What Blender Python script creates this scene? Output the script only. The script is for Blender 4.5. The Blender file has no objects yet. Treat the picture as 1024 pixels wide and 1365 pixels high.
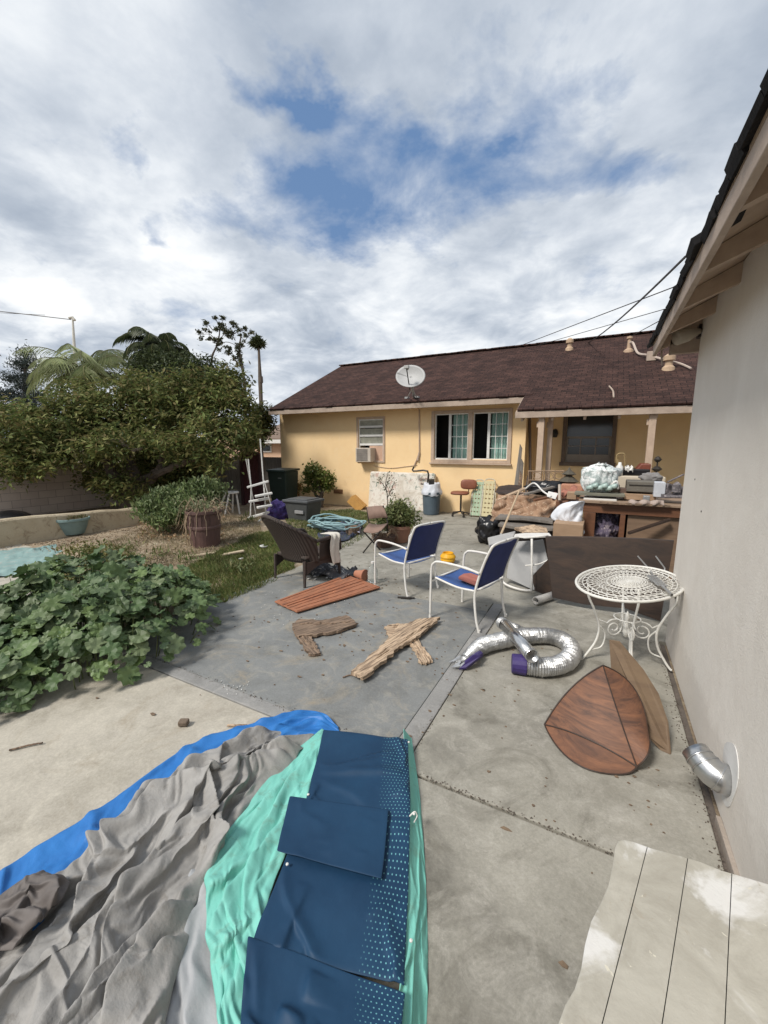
import bpy, math, random
import numpy as np
from mathutils import Vector, noise
random.seed(7); rng = np.random.default_rng(7)
sc = bpy.context.scene; col = sc.collection
R = math.radians
# ---------------------------------------------------------------- camera maths (survey of the yard)
F, CX, CY, H = 546.0, 512.0, 682.5, 1.8
YAW, PIT = R(27.9), R(9.1)
_fw = np.array([-math.sin(YAW)*math.cos(PIT), math.cos(YAW)*math.cos(PIT), -math.sin(PIT)])
_rt = np.array([math.cos(YAW), math.sin(YAW), 0.0])
_up = np.cross(_rt, _fw)
CAM = np.array([0, 0, H])
def ray(px, py): return _fw + _rt*((px-CX)/F) - _up*((py-CY)/F)
def G(px, py, z=0.0):
    r = ray(px, py); return CAM + r*((z-H)/r[2])
def AY(px, py, Y):
    r = ray(px, py); return CAM + r*(Y/r[1])
def AX(px, py, X):
    r = ray(px, py); return CAM + r*(X/r[0])
def PD(px, py, d): return CAM + ray(px, py)*d
# ---------------------------------------------------------------- materials
def nt(name):
    m = bpy.data.materials.new(name); m.use_nodes = True
    t = m.node_tree; t.nodes.clear()
    out = t.nodes.new('ShaderNodeOutputMaterial'); b = t.nodes.new('ShaderNodeBsdfPrincipled')
    t.links.new(b.outputs[0], out.inputs[0]); return m, t, b
def N(t, typ, **k):
    n = t.nodes.new(typ)
    for a, v in k.items():
        if a.startswith('i_'): n.inputs[a[2:]].default_value = v
        else: setattr(n, a, v)
    return n
def noise_n(t, vec, scale, detail=6, rough=.6, dist=0):
    n = N(t, 'ShaderNodeTexNoise'); n.inputs['Scale'].default_value = scale
    n.inputs['Detail'].default_value = detail; n.inputs['Roughness'].default_value = rough
    n.inputs['Distortion'].default_value = dist; t.links.new(vec, n.inputs['Vector']); return n.outputs['Fac']
def ramp(t, fac, stops):
    r = N(t, 'ShaderNodeValToRGB'); e = r.color_ramp.elements
    while len(e) < len(stops): e.new(.5)
    for el, (p, c) in zip(e, stops):
        el.position = p; el.color = (*c, 1) if len(c) == 3 else c
    t.links.new(fac, r.inputs[0]); return r.outputs[0]
def mix(t, fac, a, b, mode='MIX'):
    m = N(t, 'ShaderNodeMix', data_type='RGBA', blend_type=mode)
    for k, s in ((0, fac), (6, a), (7, b)):
        if hasattr(s, 'is_output'): t.links.new(s, m.inputs[k])
        elif k == 0: m.inputs[0].default_value = s
        else: m.inputs[k].default_value = (*s, 1)
    return m.outputs[2]
def math_n(t, op, a, b=0.0, clamp=False):
    m = N(t, 'ShaderNodeMath', operation=op, use_clamp=clamp)
    for k, s in ((0, a), (1, b)):
        if hasattr(s, 'is_output'): t.links.new(s, m.inputs[k])
        else: m.inputs[k].default_value = s
    return m.outputs[0]
def vec_of(t, kind='Object', scale=(1, 1, 1), rot=(0, 0, 0)):
    tc = N(t, 'ShaderNodeTexCoord'); mp = N(t, 'ShaderNodeMapping')
    mp.inputs['Scale'].default_value = scale; mp.inputs['Rotation'].default_value = rot
    t.links.new(tc.outputs[kind], mp.inputs[0]); return mp.outputs[0]
def bump(t, b, h, strength=.3, dist=.01):
    n = N(t, 'ShaderNodeBump'); n.inputs['Strength'].default_value = strength; n.inputs['Distance'].default_value = dist
    t.links.new(h, n.inputs['Height']); t.links.new(n.outputs[0], b.inputs['Normal'])
def mat(name, c, c2=None, rough=.75, scale=6, bm=.25, bscale=60, metal=0, stretch=(1, 1, 1), c3=None, sharp=.25, bdist=.006, spec=.4):
    """two or three tone surface broken up by noise, with fine relief"""
    m, t, b = nt(name)
    v = vec_of(t, 'Object', stretch)
    c2 = c2 or tuple(x*.72 for x in c)
    f = noise_n(t, v, scale, 8, .65, .3)
    cc = ramp(t, f, [(.5-sharp, c2), (.5+sharp, c)])
    if c3:
        f3 = noise_n(t, v, scale*2.7, 8, .7, .8)
        cc = mix(t, ramp(t, f3, [(.54, (0, 0, 0)), (.64, (1, 1, 1))]), cc, c3)
    t.links.new(cc, b.inputs['Base Color'])
    b.inputs['Roughness'].default_value = rough; b.inputs['Metallic'].default_value = metal
    b.inputs['Specular IOR Level'].default_value = spec
    if bm: bump(t, b, noise_n(t, v, bscale, 4, .6), bm, bdist)
    return m
def leaf_mat(name, cols, rough=.55, trans=.25, spec=.4):
    m, t, b = nt(name)
    g = N(t, 'ShaderNodeNewGeometry'); n = len(cols)
    cc = ramp(t, g.outputs['Random Per Island'], [(i/(n-1), c) for i, c in enumerate(cols)])
    v = vec_of(t, 'Object')
    f = noise_n(t, v, 1.3, 3)
    hs = N(t, 'ShaderNodeHueSaturation'); t.links.new(cc, hs.inputs['Color'])
    mr = N(t, 'ShaderNodeMapRange'); mr.inputs[1].default_value = .3; mr.inputs[2].default_value = .7
    mr.inputs[3].default_value = .7; mr.inputs[4].default_value = 1.35
    t.links.new(f, mr.inputs[0]); t.links.new(mr.outputs[0], hs.inputs['Value'])
    t.links.new(hs.outputs[0], b.inputs['Base Color']); b.inputs['Roughness'].default_value = rough
    b.inputs['Specular IOR Level'].default_value = spec
    tr = N(t, 'ShaderNodeBsdfTranslucent'); t.links.new(hs.outputs[0], tr.inputs[0])
    ms = N(t, 'ShaderNodeMixShader'); ms.inputs[0].default_value = trans
    out = [x for x in t.nodes if x.type == 'OUTPUT_MATERIAL'][0]
    t.links.new(b.outputs[0], ms.inputs[1]); t.links.new(tr.outputs[0], ms.inputs[2]); t.links.new(ms.outputs[0], out.inputs[0])
    return m
def wood(name, light, dark, rough=.7, grain=(3, 40, 40), bm=.4, c3=None, lo=.3, hi=.7, ang=0):
    m, t, b = nt(name); v = vec_of(t, 'Object', (1, 1, 1), (0, 0, -ang)); sv = N(t, 'ShaderNodeVectorMath', operation='MULTIPLY'); sv.inputs[1].default_value = grain; t.links.new(v, sv.inputs[0]); v = sv.outputs[0]
    f = noise_n(t, v, 1.0, 8, .7, .6); v2 = vec_of(t, 'Object')
    g = noise_n(t, v2, 3.0, 4)
    cc = ramp(t, f, [(lo, dark), (hi, light)])
    cc = mix(t, math_n(t, 'MULTIPLY', g, .6), cc, c3 or tuple(x*.6 for x in light))
    t.links.new(cc, b.inputs['Base Color']); b.inputs['Roughness'].default_value = rough
    bump(t, b, f, bm, .004); return m
def concrete(name, a, bcol, stain, dark, big=.55, seed=0.0, spots=.6):
    m, t, b = nt(name); v = vec_of(t, 'Object'); 
    ad = N(t, 'ShaderNodeVectorMath', operation='ADD'); ad.inputs[1].default_value = (seed, seed*.7, 0)
    t.links.new(v, ad.inputs[0]); v = ad.outputs[0]
    f1 = noise_n(t, v, big*1.6, 10, .68, .5); f2 = noise_n(t, v, 4.5, 12, .75, 1.4); f3 = noise_n(t, v, 70, 6, .8)
    f4 = noise_n(t, v, 1.3, 8, .7, 2.2)
    cc = ramp(t, f1, [(.3, bcol), (.48, a), (.7, tuple(min(1, x*1.12) for x in a))])
    cc = mix(t, ramp(t, f2, [(.5, (0, 0, 0)), (.68, (.75,)*3)]), cc, stain)
    cc = mix(t, ramp(t, f4, [(.54, (0, 0, 0)), (.70, (spots,)*3)]), cc, dark)
    cc = mix(t, .55, cc, ramp(t, f3, [(.3, (.62,)*3), (.7, (1.18,)*3)]), 'MULTIPLY')
    # sparse grit and specks
    vo = N(t, 'ShaderNodeTexVoronoi'); vo.inputs['Scale'].default_value = 16; t.links.new(v, vo.inputs['Vector'])
    sp = math_n(t, 'LESS_THAN', vo.outputs['Distance'], .035)
    cc = mix(t, math_n(t, 'MULTIPLY', sp, .6), cc, dark)
    f5 = noise_n(t, v, 2.4, 9, .8, .2); cc = mix(t, .55, cc, ramp(t, f5, [(.36, (.66, .65, .62)), (.50, (1,)*3), (.66, (1.22,)*3)]), 'MULTIPLY')
    t.links.new(cc, b.inputs['Base Color'])
    t.links.new(ramp(t, f2, [(.3, (.62,)*3), (.7, (.9,)*3)]), b.inputs['Roughness'])
    bump(t, b, math_n(t, 'ADD', f3, f2), .35, .004); return m
M = {}
M['conc_light'] = concrete('concrete_beige', (.425, .39, .325), (.325, .29, .235), (.52, .48, .40), (.30, .25, .18), seed=3, spots=.7)
M['conc_mid'] = concrete('concrete_weathered', (.285, .27, .23), (.145, .136, .115), (.40, .38, .335), (.125, .115, .09), seed=8, spots=.75)
M['conc_blue'] = concrete('concrete_damp_grey', (.195, .20, .195), (.105, .11, .112), (.32, .305, .265), (.33, .28, .205), seed=1, spots=.8)
M['conc_strip'] = concrete('concrete_border', (.25, .245, .235), (.17, .165, .16), (.36, .35, .33), (.15, .14, .13), seed=5)
M['dirt'] = mat('dry_soil', (.34, .265, .18), (.19, .145, .10), .95, 2.2, .7, 35, c3=(.40, .34, .24), bdist=.03)
M['stucco_y'] = mat('yellow_stucco', (.86, .64, .365), (.77, .545, .295), .9, 1.3, .6, 70, bdist=.008, c3=(.80, .59, .34))
M['trim'] = mat('pinkish_trim_paint', (.52, .40, .30), (.38, .28, .21), .7, 8, .2)
M['fascia'] = mat('weathered_fascia_paint', (.45, .36, .29), (.28, .215, .17), .7, 5, .3)
M['shadow_in'] = mat('unlit_room_dark', (.035, .033, .03), (.02, .018, .017), .8, 2, 0)  # near-black: the darkness of the unlit rooms is put into the colour
M['curtain'] = mat('teal_curtain', (.42, .60, .54), (.26, .42, .38), .8, 3, .2, stretch=(5, 5, .5))
M['white_paint'] = mat('white_paint', (.72, .71, .68), (.58, .57, .54), .5, 9, .15)
M['white_rust'] = mat('white_enamel_with_rust', (.74, .73, .69), (.60, .58, .53), .45, 12, .2, c3=None)
M['brown_frame'] = mat('brown_window_paint', (.17, .125, .095), (.11, .08, .06), .7, 8, .2)
M['glass'] = mat('dusky_pane', (.03, .035, .04), (.02, .022, .025), .12, 3, 0, spec=.6)
M['black_plastic'] = mat('black_plastic_sheet', (.014, .014, .016), (.008, .008, .009), .28, 9, .3, 20, bdist=.01)
M['metal_grey'] = mat('galvanised_grey', (.42, .42, .41), (.30, .30, .30), .45, 7, .1, metal=.6)
M['foil'] = mat('aluminium_foil', (.60, .60, .59), (.38, .38, .38), .45, 16, .6, 40, metal=.9, bdist=.006)
M['dark_metal'] = mat('dark_metal', (.05, .045, .04), (.03, .025, .022), .5, 9, .2, metal=.3)
M['purple'] = mat('purple_cap', (.05, .03, .15), (.03, .02, .09), .5, 9, .2)
M['cardboard'] = mat('cardboard', (.40, .275, .18), (.26, .17, .105), .85, 4, .3, stretch=(1, 1, 3))
M['card_brown'] = mat('creased_brown_paper', (.36, .225, .14), (.20, .115, .07), .8, 7, .6, 14, c3=(.50, .38, .27), bdist=.02)
M['red_wood'] = wood('red_stained_board', (.46, .15, .065), (.13, .045, .028), .8, (34, 5, 30), .9, (.36, .20, .12))
M['scrap_wood'] = wood('splintered_wood', (.58, .43, .29), (.09, .055, .035), .9, (14, 46, 30), 1.0, (.34, .24, .16), .41, .56)
M['scrap_dark'] = wood('rotten_wood', (.32, .22, .15), (.045, .03, .022), .95, (14, 46, 30), 1.0, None, .41, .58)
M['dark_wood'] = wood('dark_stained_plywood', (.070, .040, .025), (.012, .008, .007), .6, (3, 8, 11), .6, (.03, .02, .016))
M['brown_wood'] = wood('brown_desk_wood', (.20, .085, .04), (.09, .038, .02), .55, (3, 30, 30), .2)
M['veneer'] = wood('orange_brown_veneer', (.27, .115, .055), (.055, .026, .018), .65, (3, 5, 26), .6, (.13, .066, .042), .36, .66)
M['ply_back'] = wood('pale_plywood', (.22, .15, .09), (.13, .085, .055), .75, (4, 14, 14), .2)
M['grey_wood'] = wood('grey_weathered_boards', (.24, .215, .19), (.11, .095, .08), .85, (25, 25, 2), .5)
M['gar_wall'] = None
# ---------------------------------------------------------------- mesh helpers
class MB:
    def __init__(s): s.v = []; s.f = []; s.mi = []; s.uv = None; s.cur = 0
    def add(s, vs, fs):
        o = len(s.v); s.v += [tuple(map(float, p)) for p in vs]
        s.f += [tuple(i+o for i in f) for f in fs]; s.mi += [s.cur]*len(fs); return s
    def box(s, c, size, rz=0, rx=0, ry=0):
        from mathutils import Euler
        E = Euler((rx, ry, rz)).to_matrix(); x, y, z = [a/2 for a in size]
        vs = [Vector(c)+E@Vector((a*x, b*y, d*z)) for a in (-1, 1) for b in (-1, 1) for d in (-1, 1)]
        return s.add(vs, [(0, 1, 3, 2), (4, 6, 7, 5), (0, 4, 5, 1), (2, 3, 7, 6), (0, 2, 6, 4), (1, 5, 7, 3)])
    def bb(s, a, b):
        return s.box([(a[i]+b[i])/2 for i in range(3)], [abs(b[i]-a[i]) for i in range(3)])
    def tube(s, pts, r, n=8, closed=False, cap=True):
        P = [Vector(p) for p in pts]; L = len(P); rr = r if hasattr(r, '__len__') else [r]*L
        up = Vector((0, 0, 1)); rings = []; u = None
        for i, p in enumerate(P):
            a = P[(i-1) % L] if (i or closed) else P[0]; b = P[(i+1) % L] if (i < L-1 or closed) else P[-1]
            d = (b-a); d = d.normalized() if d.length > 1e-9 else up
            if u is None: u = d.orthogonal().normalized()
            u = (u-d*u.dot(d)); u = u.normalized() if u.length > 1e-6 else d.orthogonal().normalized(); w = d.cross(u)
            rings.append([p+(u*math.cos(2*math.pi*k/n)+w*math.sin(2*math.pi*k/n))*rr[i] for k in range(n)])
        vs = [q for g in rings for q in g]; fs = []
        for i in range(L if closed else L-1):
            j = (i+1) % L
            for k in range(n): fs.append((i*n+k, i*n+(k+1) % n, j*n+(k+1) % n, j*n+k))
        if cap and not closed: fs += [tuple(range(n))[::-1], tuple((L-1)*n+k for k in range(n))]
        return s.add(vs, fs)
    def lathe(s, prof, c=(0, 0, 0), n=24, sx=1, sy=1, jit=0):
        vs = []; fs = []; m = len(prof)
        for k in range(n):
            a = 2*math.pi*k/n; j = 1+jit*math.sin(3*a+1)+jit*.6*math.sin(5*a)
            for r, z in prof: vs.append((c[0]+r*j*sx*math.cos(a), c[1]+r*j*sy*math.sin(a), c[2]+z))
        for k in range(n):
            for i in range(m-1):
                a, b = k*m+i, ((k+1) % n)*m+i; fs.append((a, b, b+1, a+1))
        if prof[0][0] > 1e-4: fs.append(tuple(k*m for k in range(n))[::-1])
        if prof[-1][0] > 1e-4: fs.append(tuple(k*m+m-1 for k in range(n)))
        return s.add(vs, fs)
    def prism(s, pts, nrm, th):
        nrm = Vector(nrm).normalized()*th; n = len(pts); P = [Vector(p) for p in pts]
        return s.add(P+[p+nrm for p in P], [tuple(range(n))[::-1], tuple(range(n, 2*n))]+[(i, (i+1) % n, n+(i+1) % n, n+i) for i in range(n)])
    def grid(s, A):
        A = np.asarray(A); n, m = A.shape[:2]
        return s.add(A.reshape(-1, 3), [(i*m+j, i*m+j+1, (i+1)*m+j+1, (i+1)*m+j) for i in range(n-1) for j in range(m-1)])
def org(p):
    o = Vector((0, 0, 0))
    while p is not None: o += p.location; p = p.parent
    return o
def obj(name, mb, m, parent=None, at=None, smooth=False, bevel=0, solid=0, sub=0, soff=-1):
    me = bpy.data.meshes.new(name); o0 = org(parent) + (Vector(at) if at is not None else Vector((0, 0, 0)))
    V = np.array(mb.v) - np.array(o0) if len(mb.v) else np.zeros((0, 3))
    me.from_pydata(V.tolist(), [], mb.f)
    for x in (m if isinstance(m, (list, tuple)) else [m]): me.materials.append(x)
    if any(mb.mi): me.polygons.foreach_set('material_index', mb.mi)
    me.validate(); 
    import bmesh
    if len(mb.f) < 60000 and not getattr(mb, 'raw', False):
        b = bmesh.new(); b.from_mesh(me); bmesh.ops.recalc_face_normals(b, faces=b.faces); b.to_mesh(me); b.free()
    if smooth:
        me.polygons.foreach_set('use_smooth', [True]*len(me.polygons))
    o = bpy.data.objects.new(name, me); col.objects.link(o)
    if parent: o.parent = parent
    if at is not None: o.location = at
    if solid:
        d = o.modifiers.new('thick', 'SOLIDIFY'); d.thickness = solid; d.offset = soff
    if sub:
        d = o.modifiers.new('smooth', 'SUBSURF'); d.levels = d.render_levels = sub
    if bevel:
        d = o.modifiers.new('edge', 'BEVEL'); d.width = bevel; d.segments = 2; d.limit_method = 'ANGLE'; d.angle_limit = R(40)
    return o
def thing(name, label, cat, loc, group=None):
    o = bpy.data.objects.new(name, None); col.objects.link(o); o.location = tuple(map(float, loc)); o.empty_display_size = .1
    o['label'] = label; o['category'] = cat
    if group: o['group'] = group
    return o
def tag(o, label, cat, group=None, kind=None):
    o['label'] = label; o['category'] = cat
    if group: o['group'] = group
    if kind: o['kind'] = kind
    return o
def struct(name, mb, m, **k):
    o = obj(name, mb, m, **k); o['kind'] = 'structure'; return o
def copy_tree(o, parent=None):
    c = o.copy(); col.objects.link(c); c.parent = parent
    for ch in list(o.children): copy_tree(ch, c)
    return c
def sm(pts, k=6):
    """Catmull-Rom through pts"""
    P = [np.array(p, float) for p in pts]; P = [2*P[0]-P[1]]+P+[2*P[-1]-P[-2]]; out = []
    for i in range(1, len(P)-2):
        for t in np.linspace(0, 1, k, endpoint=False):
            a, b, c, d = P[i-1:i+3]
            out.append(.5*((2*b)+(-a+c)*t+(2*a-5*b+4*c-d)*t*t+(-a+3*b-3*c+d)*t**3))
    out.append(P[-2]); return out
def resample(pl, n):
    P = np.array(pl, float); d = np.r_[0, np.cumsum(np.linalg.norm(np.diff(P, axis=0), axis=1))]; s = np.linspace(0, d[-1], n)
    return np.stack([np.interp(s, d, P[:, k]) for k in range(P.shape[1])], 1)
def loft(ra, rb, n, m, z=0.0):
    A = resample(sm(ra), n); B = resample(sm(rb), n); out = np.zeros((n, m, 3))
    for i in range(n):
        for j in range(m):
            q = A[i]+(B[i]-A[i])*(j/(m-1)); out[i, j] = G(q[0], q[1], z)
    return out
def fbm(x, y, z, o=4): return noise.fractal((x, y, z), 1.0, 2.1, o)
def cloth(P0, seed=0, floor=0.0, freq=6, maxh=.1, along=.3, warp=.12, fine=1.0, folds=26, fw=.035, spread=.45, billow=.35, **kw):
    """lay a sheet on its spot: long leaning folds that cross and merge, shallow billows and fine wrinkles between them"""
    n, m = P0.shape[:2]; X = P0.copy(); sw = np.zeros((n, m)); tw = np.zeros((n, m)); rg = np.random.default_rng(seed*13+1)
    sw[:, 1:] = np.cumsum(np.linalg.norm(P0[:, 1:]-P0[:, :-1], axis=2), axis=1); sw -= sw[:, m//2:m//2+1]
    tw[1:] = np.cumsum(np.linalg.norm(P0[1:]-P0[:-1], axis=2).mean(axis=1))[:, None]
    ac = np.gradient(P0, axis=1); ac /= np.linalg.norm(ac, axis=2)[..., None]+1e-9
    al = np.gradient(P0, axis=0); al /= np.linalg.norm(al, axis=2)[..., None]+1e-9
    nn = lambda a, b, c: noise.noise((a, b, c))
    NA = np.zeros((n, m)); NB = NA.copy(); ND = NA.copy(); W1 = NA.copy(); W2 = NA.copy()
    for i in range(n):
        for j in range(m):
            s_, t_ = sw[i, j], tw[i, j]; W1[i, j] = nn(s_*4, t_*4, seed)+.5*nn(s_*10, t_*10, seed+3); W2[i, j] = nn(s_*4, t_*4, seed+9)
            s1 = s_+warp*W1[i, j]; t1 = t_+warp*W2[i, j]; NA[i, j] = nn(s1*freq*.8, t1*freq*along, seed+1.3)
            NB[i, j] = abs(nn(s1*freq*3.4, t1*freq*along*3.2, seed+5.1)); ND[i, j] = abs(nn(s1*freq*7.5+4, t1*freq*1.6, seed+2.2))
    S = sw+warp*.35*W1; T = tw+warp*.35*W2; H3 = np.zeros((n, m)); SH = np.zeros((n, m)); ws = max(abs(sw).max(), .05); wt = tw.max()
    for k in range(folds):
        s0 = rg.uniform(-ws, ws); t0 = rg.uniform(-.05, 1.0)*wt; an = rg.normal(0, spread); L_ = rg.uniform(.25, .9)*min(wt, 1.6); cv = rg.normal(0, 1.4)
        hh = rg.uniform(.35, 1.0)**1.3; w0 = fw*rg.uniform(.6, 1.7); side = rg.choice([-1, 1])
        dx, dt = math.sin(an), math.cos(an); u = (T-t0)*dt+(S-s0)*dx; d = (S-s0)*dt-(T-t0)*dx-cv*.25*(u/L_)**2*L_
        x_ = u/L_; tap = np.where((x_ > 0) & (x_ < 1), np.sin(np.pi*np.clip(x_, 0, 1))**.55, 0); ww_ = np.where(d*side > 0, w0*.55, w0*1.5); p_ = np.exp(-np.abs(d/ww_)**1.7)*tap*hh
        H3 += p_**3; SH += side*p_**2*.8
    Hh = H3**(1/3); I_, J_ = np.meshgrid(np.arange(n), np.arange(m), indexing='ij')
    e = np.minimum(1, np.minimum((np.minimum(I_, n-1-I_)+.6)/(n*.05), (np.minimum(J_, m-1-J_)+.6)/(m*.06))); e = e*(2-e)
    f0 = 0 if callable(floor) else max(floor, 0); q = (Hh+billow*np.maximum(0, NA+.25)+.42*fine*NB*(.35+Hh)+.16*fine*ND)*maxh*(.10+.90*e)
    X += ac*((SH*maxh*.75+NA*maxh*.5)*e)[..., None]+al*((W2*maxh*.5)*e)[..., None]
    X[..., 2] = (np.maximum(P0[..., 2]+q, .004) if callable(floor) else f0+q)
    return X
def uvs(o, n, m):
    uv = o.data.uv_layers.new(name='UVMap')
    for p in o.data.polygons:
        for li in p.loop_indices:
            vi = o.data.loops[li].vertex_index; uv.data[li].uv = ((vi % m)/(m-1), (vi//m)/(n-1))
def leaves(C, size, droop=.3, wide=.4, seed=0, up=.5, fold=.25, jit=.35):
    """C: (n,3) leaf bases; returns MB with one folded four-corner blade per leaf"""
    r = np.random.default_rng(seed); n = len(C); th = r.uniform(0, 2*np.pi, n); el = r.normal(up-droop, .5, n)
    D = np.stack([np.cos(th)*np.cos(el), np.sin(th)*np.cos(el), np.sin(el)], 1)
    rv = r.normal(size=(n, 3))*.5+np.array([0, 0, 1]); S = np.cross(D, rv); S /= np.linalg.norm(S, axis=1)[:, None]+1e-9
    Nn = np.cross(S, D); L = (size*r.uniform(1-jit, 1+jit, n))[:, None]; W = L*wide
    b = C; l = C+D*L*.45+S*W*.5+Nn*L*fold*.3; rr = C+D*L*.45-S*W*.5+Nn*L*fold*.3; t = C+D*L
    V = np.stack([b, l, t, rr], 1).reshape(-1, 3); i = np.arange(n)*4
    mb = MB(); mb.raw = True; mb.v = V.tolist()
    mb.f = [(k, k+1, k+2) for k in i.tolist()]+[(k, k+2, k+3) for k in i.tolist()]; mb.mi = [0]*len(mb.f); return mb
def crown_pts(lobes, n, seed, clump=.16, shell=.55, cl=None):
    """lobes: (centre, (rx,ry,rz)); leaves gathered in clumps through each lobe's outer part"""
    r = np.random.default_rng(seed); vol = np.array([l[1][0]*l[1][2] for l in lobes]); vol = vol/vol.sum(); out = []
    for (c, rad), w in zip(lobes, vol):
        k = int(n*w); nc = max(6, int(k/(cl or 28))); d = r.normal(size=(nc, 3)); d /= np.linalg.norm(d, axis=1)[:, None]
        rr = r.uniform(shell, 1.0, nc)**.8*r.uniform(.85, 1.12, nc); cc = np.array(c)+d*rr[:, None]*np.array(rad)
        idx = r.integers(0, nc, k); s = clump*r.uniform(.6, 1.4, nc)
        out.append(cc[idx]+r.normal(size=(k, 3))*s[idx][:, None]*np.array([1, 1, .7]))
    return np.concatenate(out)
def pl(px, py, rx, ry, d, depth=1.0):
    c = PD(px, py, d); return (c, (rx*d/F, rx*d/F*depth, ry*d/F))
def limb(mb, pts, r0, r1, n=7, wob=.03, seed=0):
    P = sm(pts, 6); k = len(P); rd = random.Random(seed)
    P = [p+np.array([rd.uniform(-wob, wob) for _ in range(3)]) for p in P]
    mb.tube(P, [r0+(r1-r0)*i/(k-1) for i in range(k)], n)
def rag(pts, amp, seed=0, per=6):
    """ragged outline: subdivide polygon edges and jitter"""
    rd = random.Random(seed); out = []; n = len(pts)
    for i in range(n):
        a = np.array(pts[i], float); b = np.array(pts[(i+1) % n], float)
        for k in range(per):
            t = k/per; p = a+(b-a)*t
            out.append(p+np.array([rd.uniform(-amp, amp), rd.uniform(-amp, amp), 0]) if k else a)
    return out
# ---------------------------------------------------------------- camera, sun, sky
cam = bpy.data.cameras.new('camera'); co = bpy.data.objects.new('camera', cam); col.objects.link(co); sc.camera = co
cam.sensor_fit = 'VERTICAL'; cam.sensor_height = 36; cam.lens = F/1365*36; cam.clip_end = 3000; cam.clip_start = .02
co.location = (0, 0, H); co.rotation_euler = (R(90)-PIT, 0, YAW)
SUN_EL, SUN_AZ = R(48), R(205)         # direction the light comes from, azimuth clockwise from +Y
sd = Vector((math.sin(SUN_AZ)*math.cos(SUN_EL), math.cos(SUN_AZ)*math.cos(SUN_EL), math.sin(SUN_EL)))
sl = bpy.data.lights.new('sun', 'SUN'); sl.energy = 2.7; sl.angle = R(13); sl.color = (1, .95, .88)
so = bpy.data.objects.new('sun', sl); col.objects.link(so); so.rotation_euler = sd.to_track_quat('Z', 'Y').to_euler()
sc.view_settings.view_transform = 'Standard'; sc.view_settings.look = 'None'; sc.view_settings.exposure = 0.48
w = bpy.data.worlds.new('World'); sc.world = w; w.use_nodes = True; t = w.node_tree; t.nodes.clear()
wo = N(t, 'ShaderNodeOutputWorld'); bg = N(t, 'ShaderNodeBackground'); t.links.new(bg.outputs[0], wo.inputs[0])
sky = N(t, 'ShaderNodeTexSky'); sky.sky_type = 'NISHITA'; sky.sun_disc = False; sky.sun_elevation = SUN_EL; sky.sun_rotation = SUN_AZ
tc = N(t, 'ShaderNodeTexCoord'); sx = N(t, 'ShaderNodeSeparateXYZ'); t.links.new(tc.outputs['Generated'], sx.inputs[0])
zz = math_n(t, 'ADD', math_n(t, 'MAXIMUM', sx.outputs[2], 0.0), .26)
cx = math_n(t, 'DIVIDE', sx.outputs[0], zz); cy = math_n(t, 'DIVIDE', sx.outputs[1], zz)
cb = N(t, 'ShaderNodeCombineXYZ'); t.links.new(cx, cb.inputs[0]); t.links.new(cy, cb.inputs[1]); P = cb.outputs[0]
wn = N(t, 'ShaderNodeTexNoise'); wn.inputs['Scale'].default_value = 2.2; wn.inputs['Detail'].default_value = 6; wn.inputs['Roughness'].default_value = .62
t.links.new(P, wn.inputs['Vector'])
wv = N(t, 'ShaderNodeVectorMath', operation='SUBTRACT'); t.links.new(wn.outputs['Color'], wv.inputs[0]); wv.inputs[1].default_value = (.5, .5, .5)
ws = N(t, 'ShaderNodeVectorMath', operation='SCALE'); t.links.new(wv.outputs[0], ws.inputs[0]); ws.inputs[3].default_value = .6
wa = N(t, 'ShaderNodeVectorMath', operation='ADD'); t.links.new(P, wa.inputs[0]); t.links.new(ws.outputs[0], wa.inputs[1]); PW = wa.outputs[0]
def cp(px, py):
    d = ray(px, py); d = d/np.linalg.norm(d); return np.array([d[0]/(max(d[2], 0)+.26), d[1]/(max(d[2], 0)+.26), 0])
holes = None
# breaks in the cloud: centre, half-axis ends, strength
for (px, py, ax, ay, bx, by, st) in [(378, 130, 462, 156, 362, 88, .95), (150, 158, 190, 168, 146, 125, .42), (455, 258, 590, 240, 440, 200, .95), (560, 262, 680, 242, 552, 318, .85), (550, 195, 630, 190, 545, 170, .5),
                               (680, 225, 790, 240, 660, 180, .85), (820, 215, 900, 240, 815, 160, .5), (450, 322, 500, 330, 446, 296, .7), (205, 303, 230, 308, 203, 284, .5), (720, 120, 830, 110, 712, 70, .38), (255, 425, 300, 428, 252, 405, .42), (620, 60, 760, 70, 610, 10, .22)]:
    c = cp(px, py); a = cp(ax, ay)-c; b = cp(bx, by)-c
    Mi = np.linalg.inv(np.array([[a[0], b[0]], [a[1], b[1]]]))
    sb = N(t, 'ShaderNodeVectorMath', operation='SUBTRACT'); t.links.new(PW, sb.inputs[0]); sb.inputs[1].default_value = tuple(c)
    q = []
    for k in (0, 1):
        dt = N(t, 'ShaderNodeVectorMath', operation='DOT_PRODUCT'); t.links.new(sb.outputs[0], dt.inputs[0]); dt.inputs[1].default_value = (Mi[k, 0], Mi[k, 1], 0); q.append(dt.outputs['Value'])
    r2 = math_n(t, 'ADD', math_n(t, 'MULTIPLY', q[0], q[0]), math_n(t, 'MULTIPLY', q[1], q[1]))
    gv = math_n(t, 'MULTIPLY', math_n(t, 'EXPONENT', math_n(t, 'MULTIPLY', r2, -.75)), st)
    holes = gv if holes is None else math_n(t, 'ADD', holes, math_n(t, 'MULTIPLY', gv, math_n(t, 'SUBTRACT', 1.0, holes, True)))
nf = noise_n(t, P, 3.4, 9, .60, .25); nb = noise_n(t, P, .9, 3, .5, .2); nl = noise_n(t, P, 1.9, 7, .56, .2); nh = noise_n(t, P, 7.5, 8, .60, .1)
hf = math_n(t, 'ADD', holes, math_n(t, 'MULTIPLY', math_n(t, 'SUBTRACT', .5, nf), 1.9))
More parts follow.
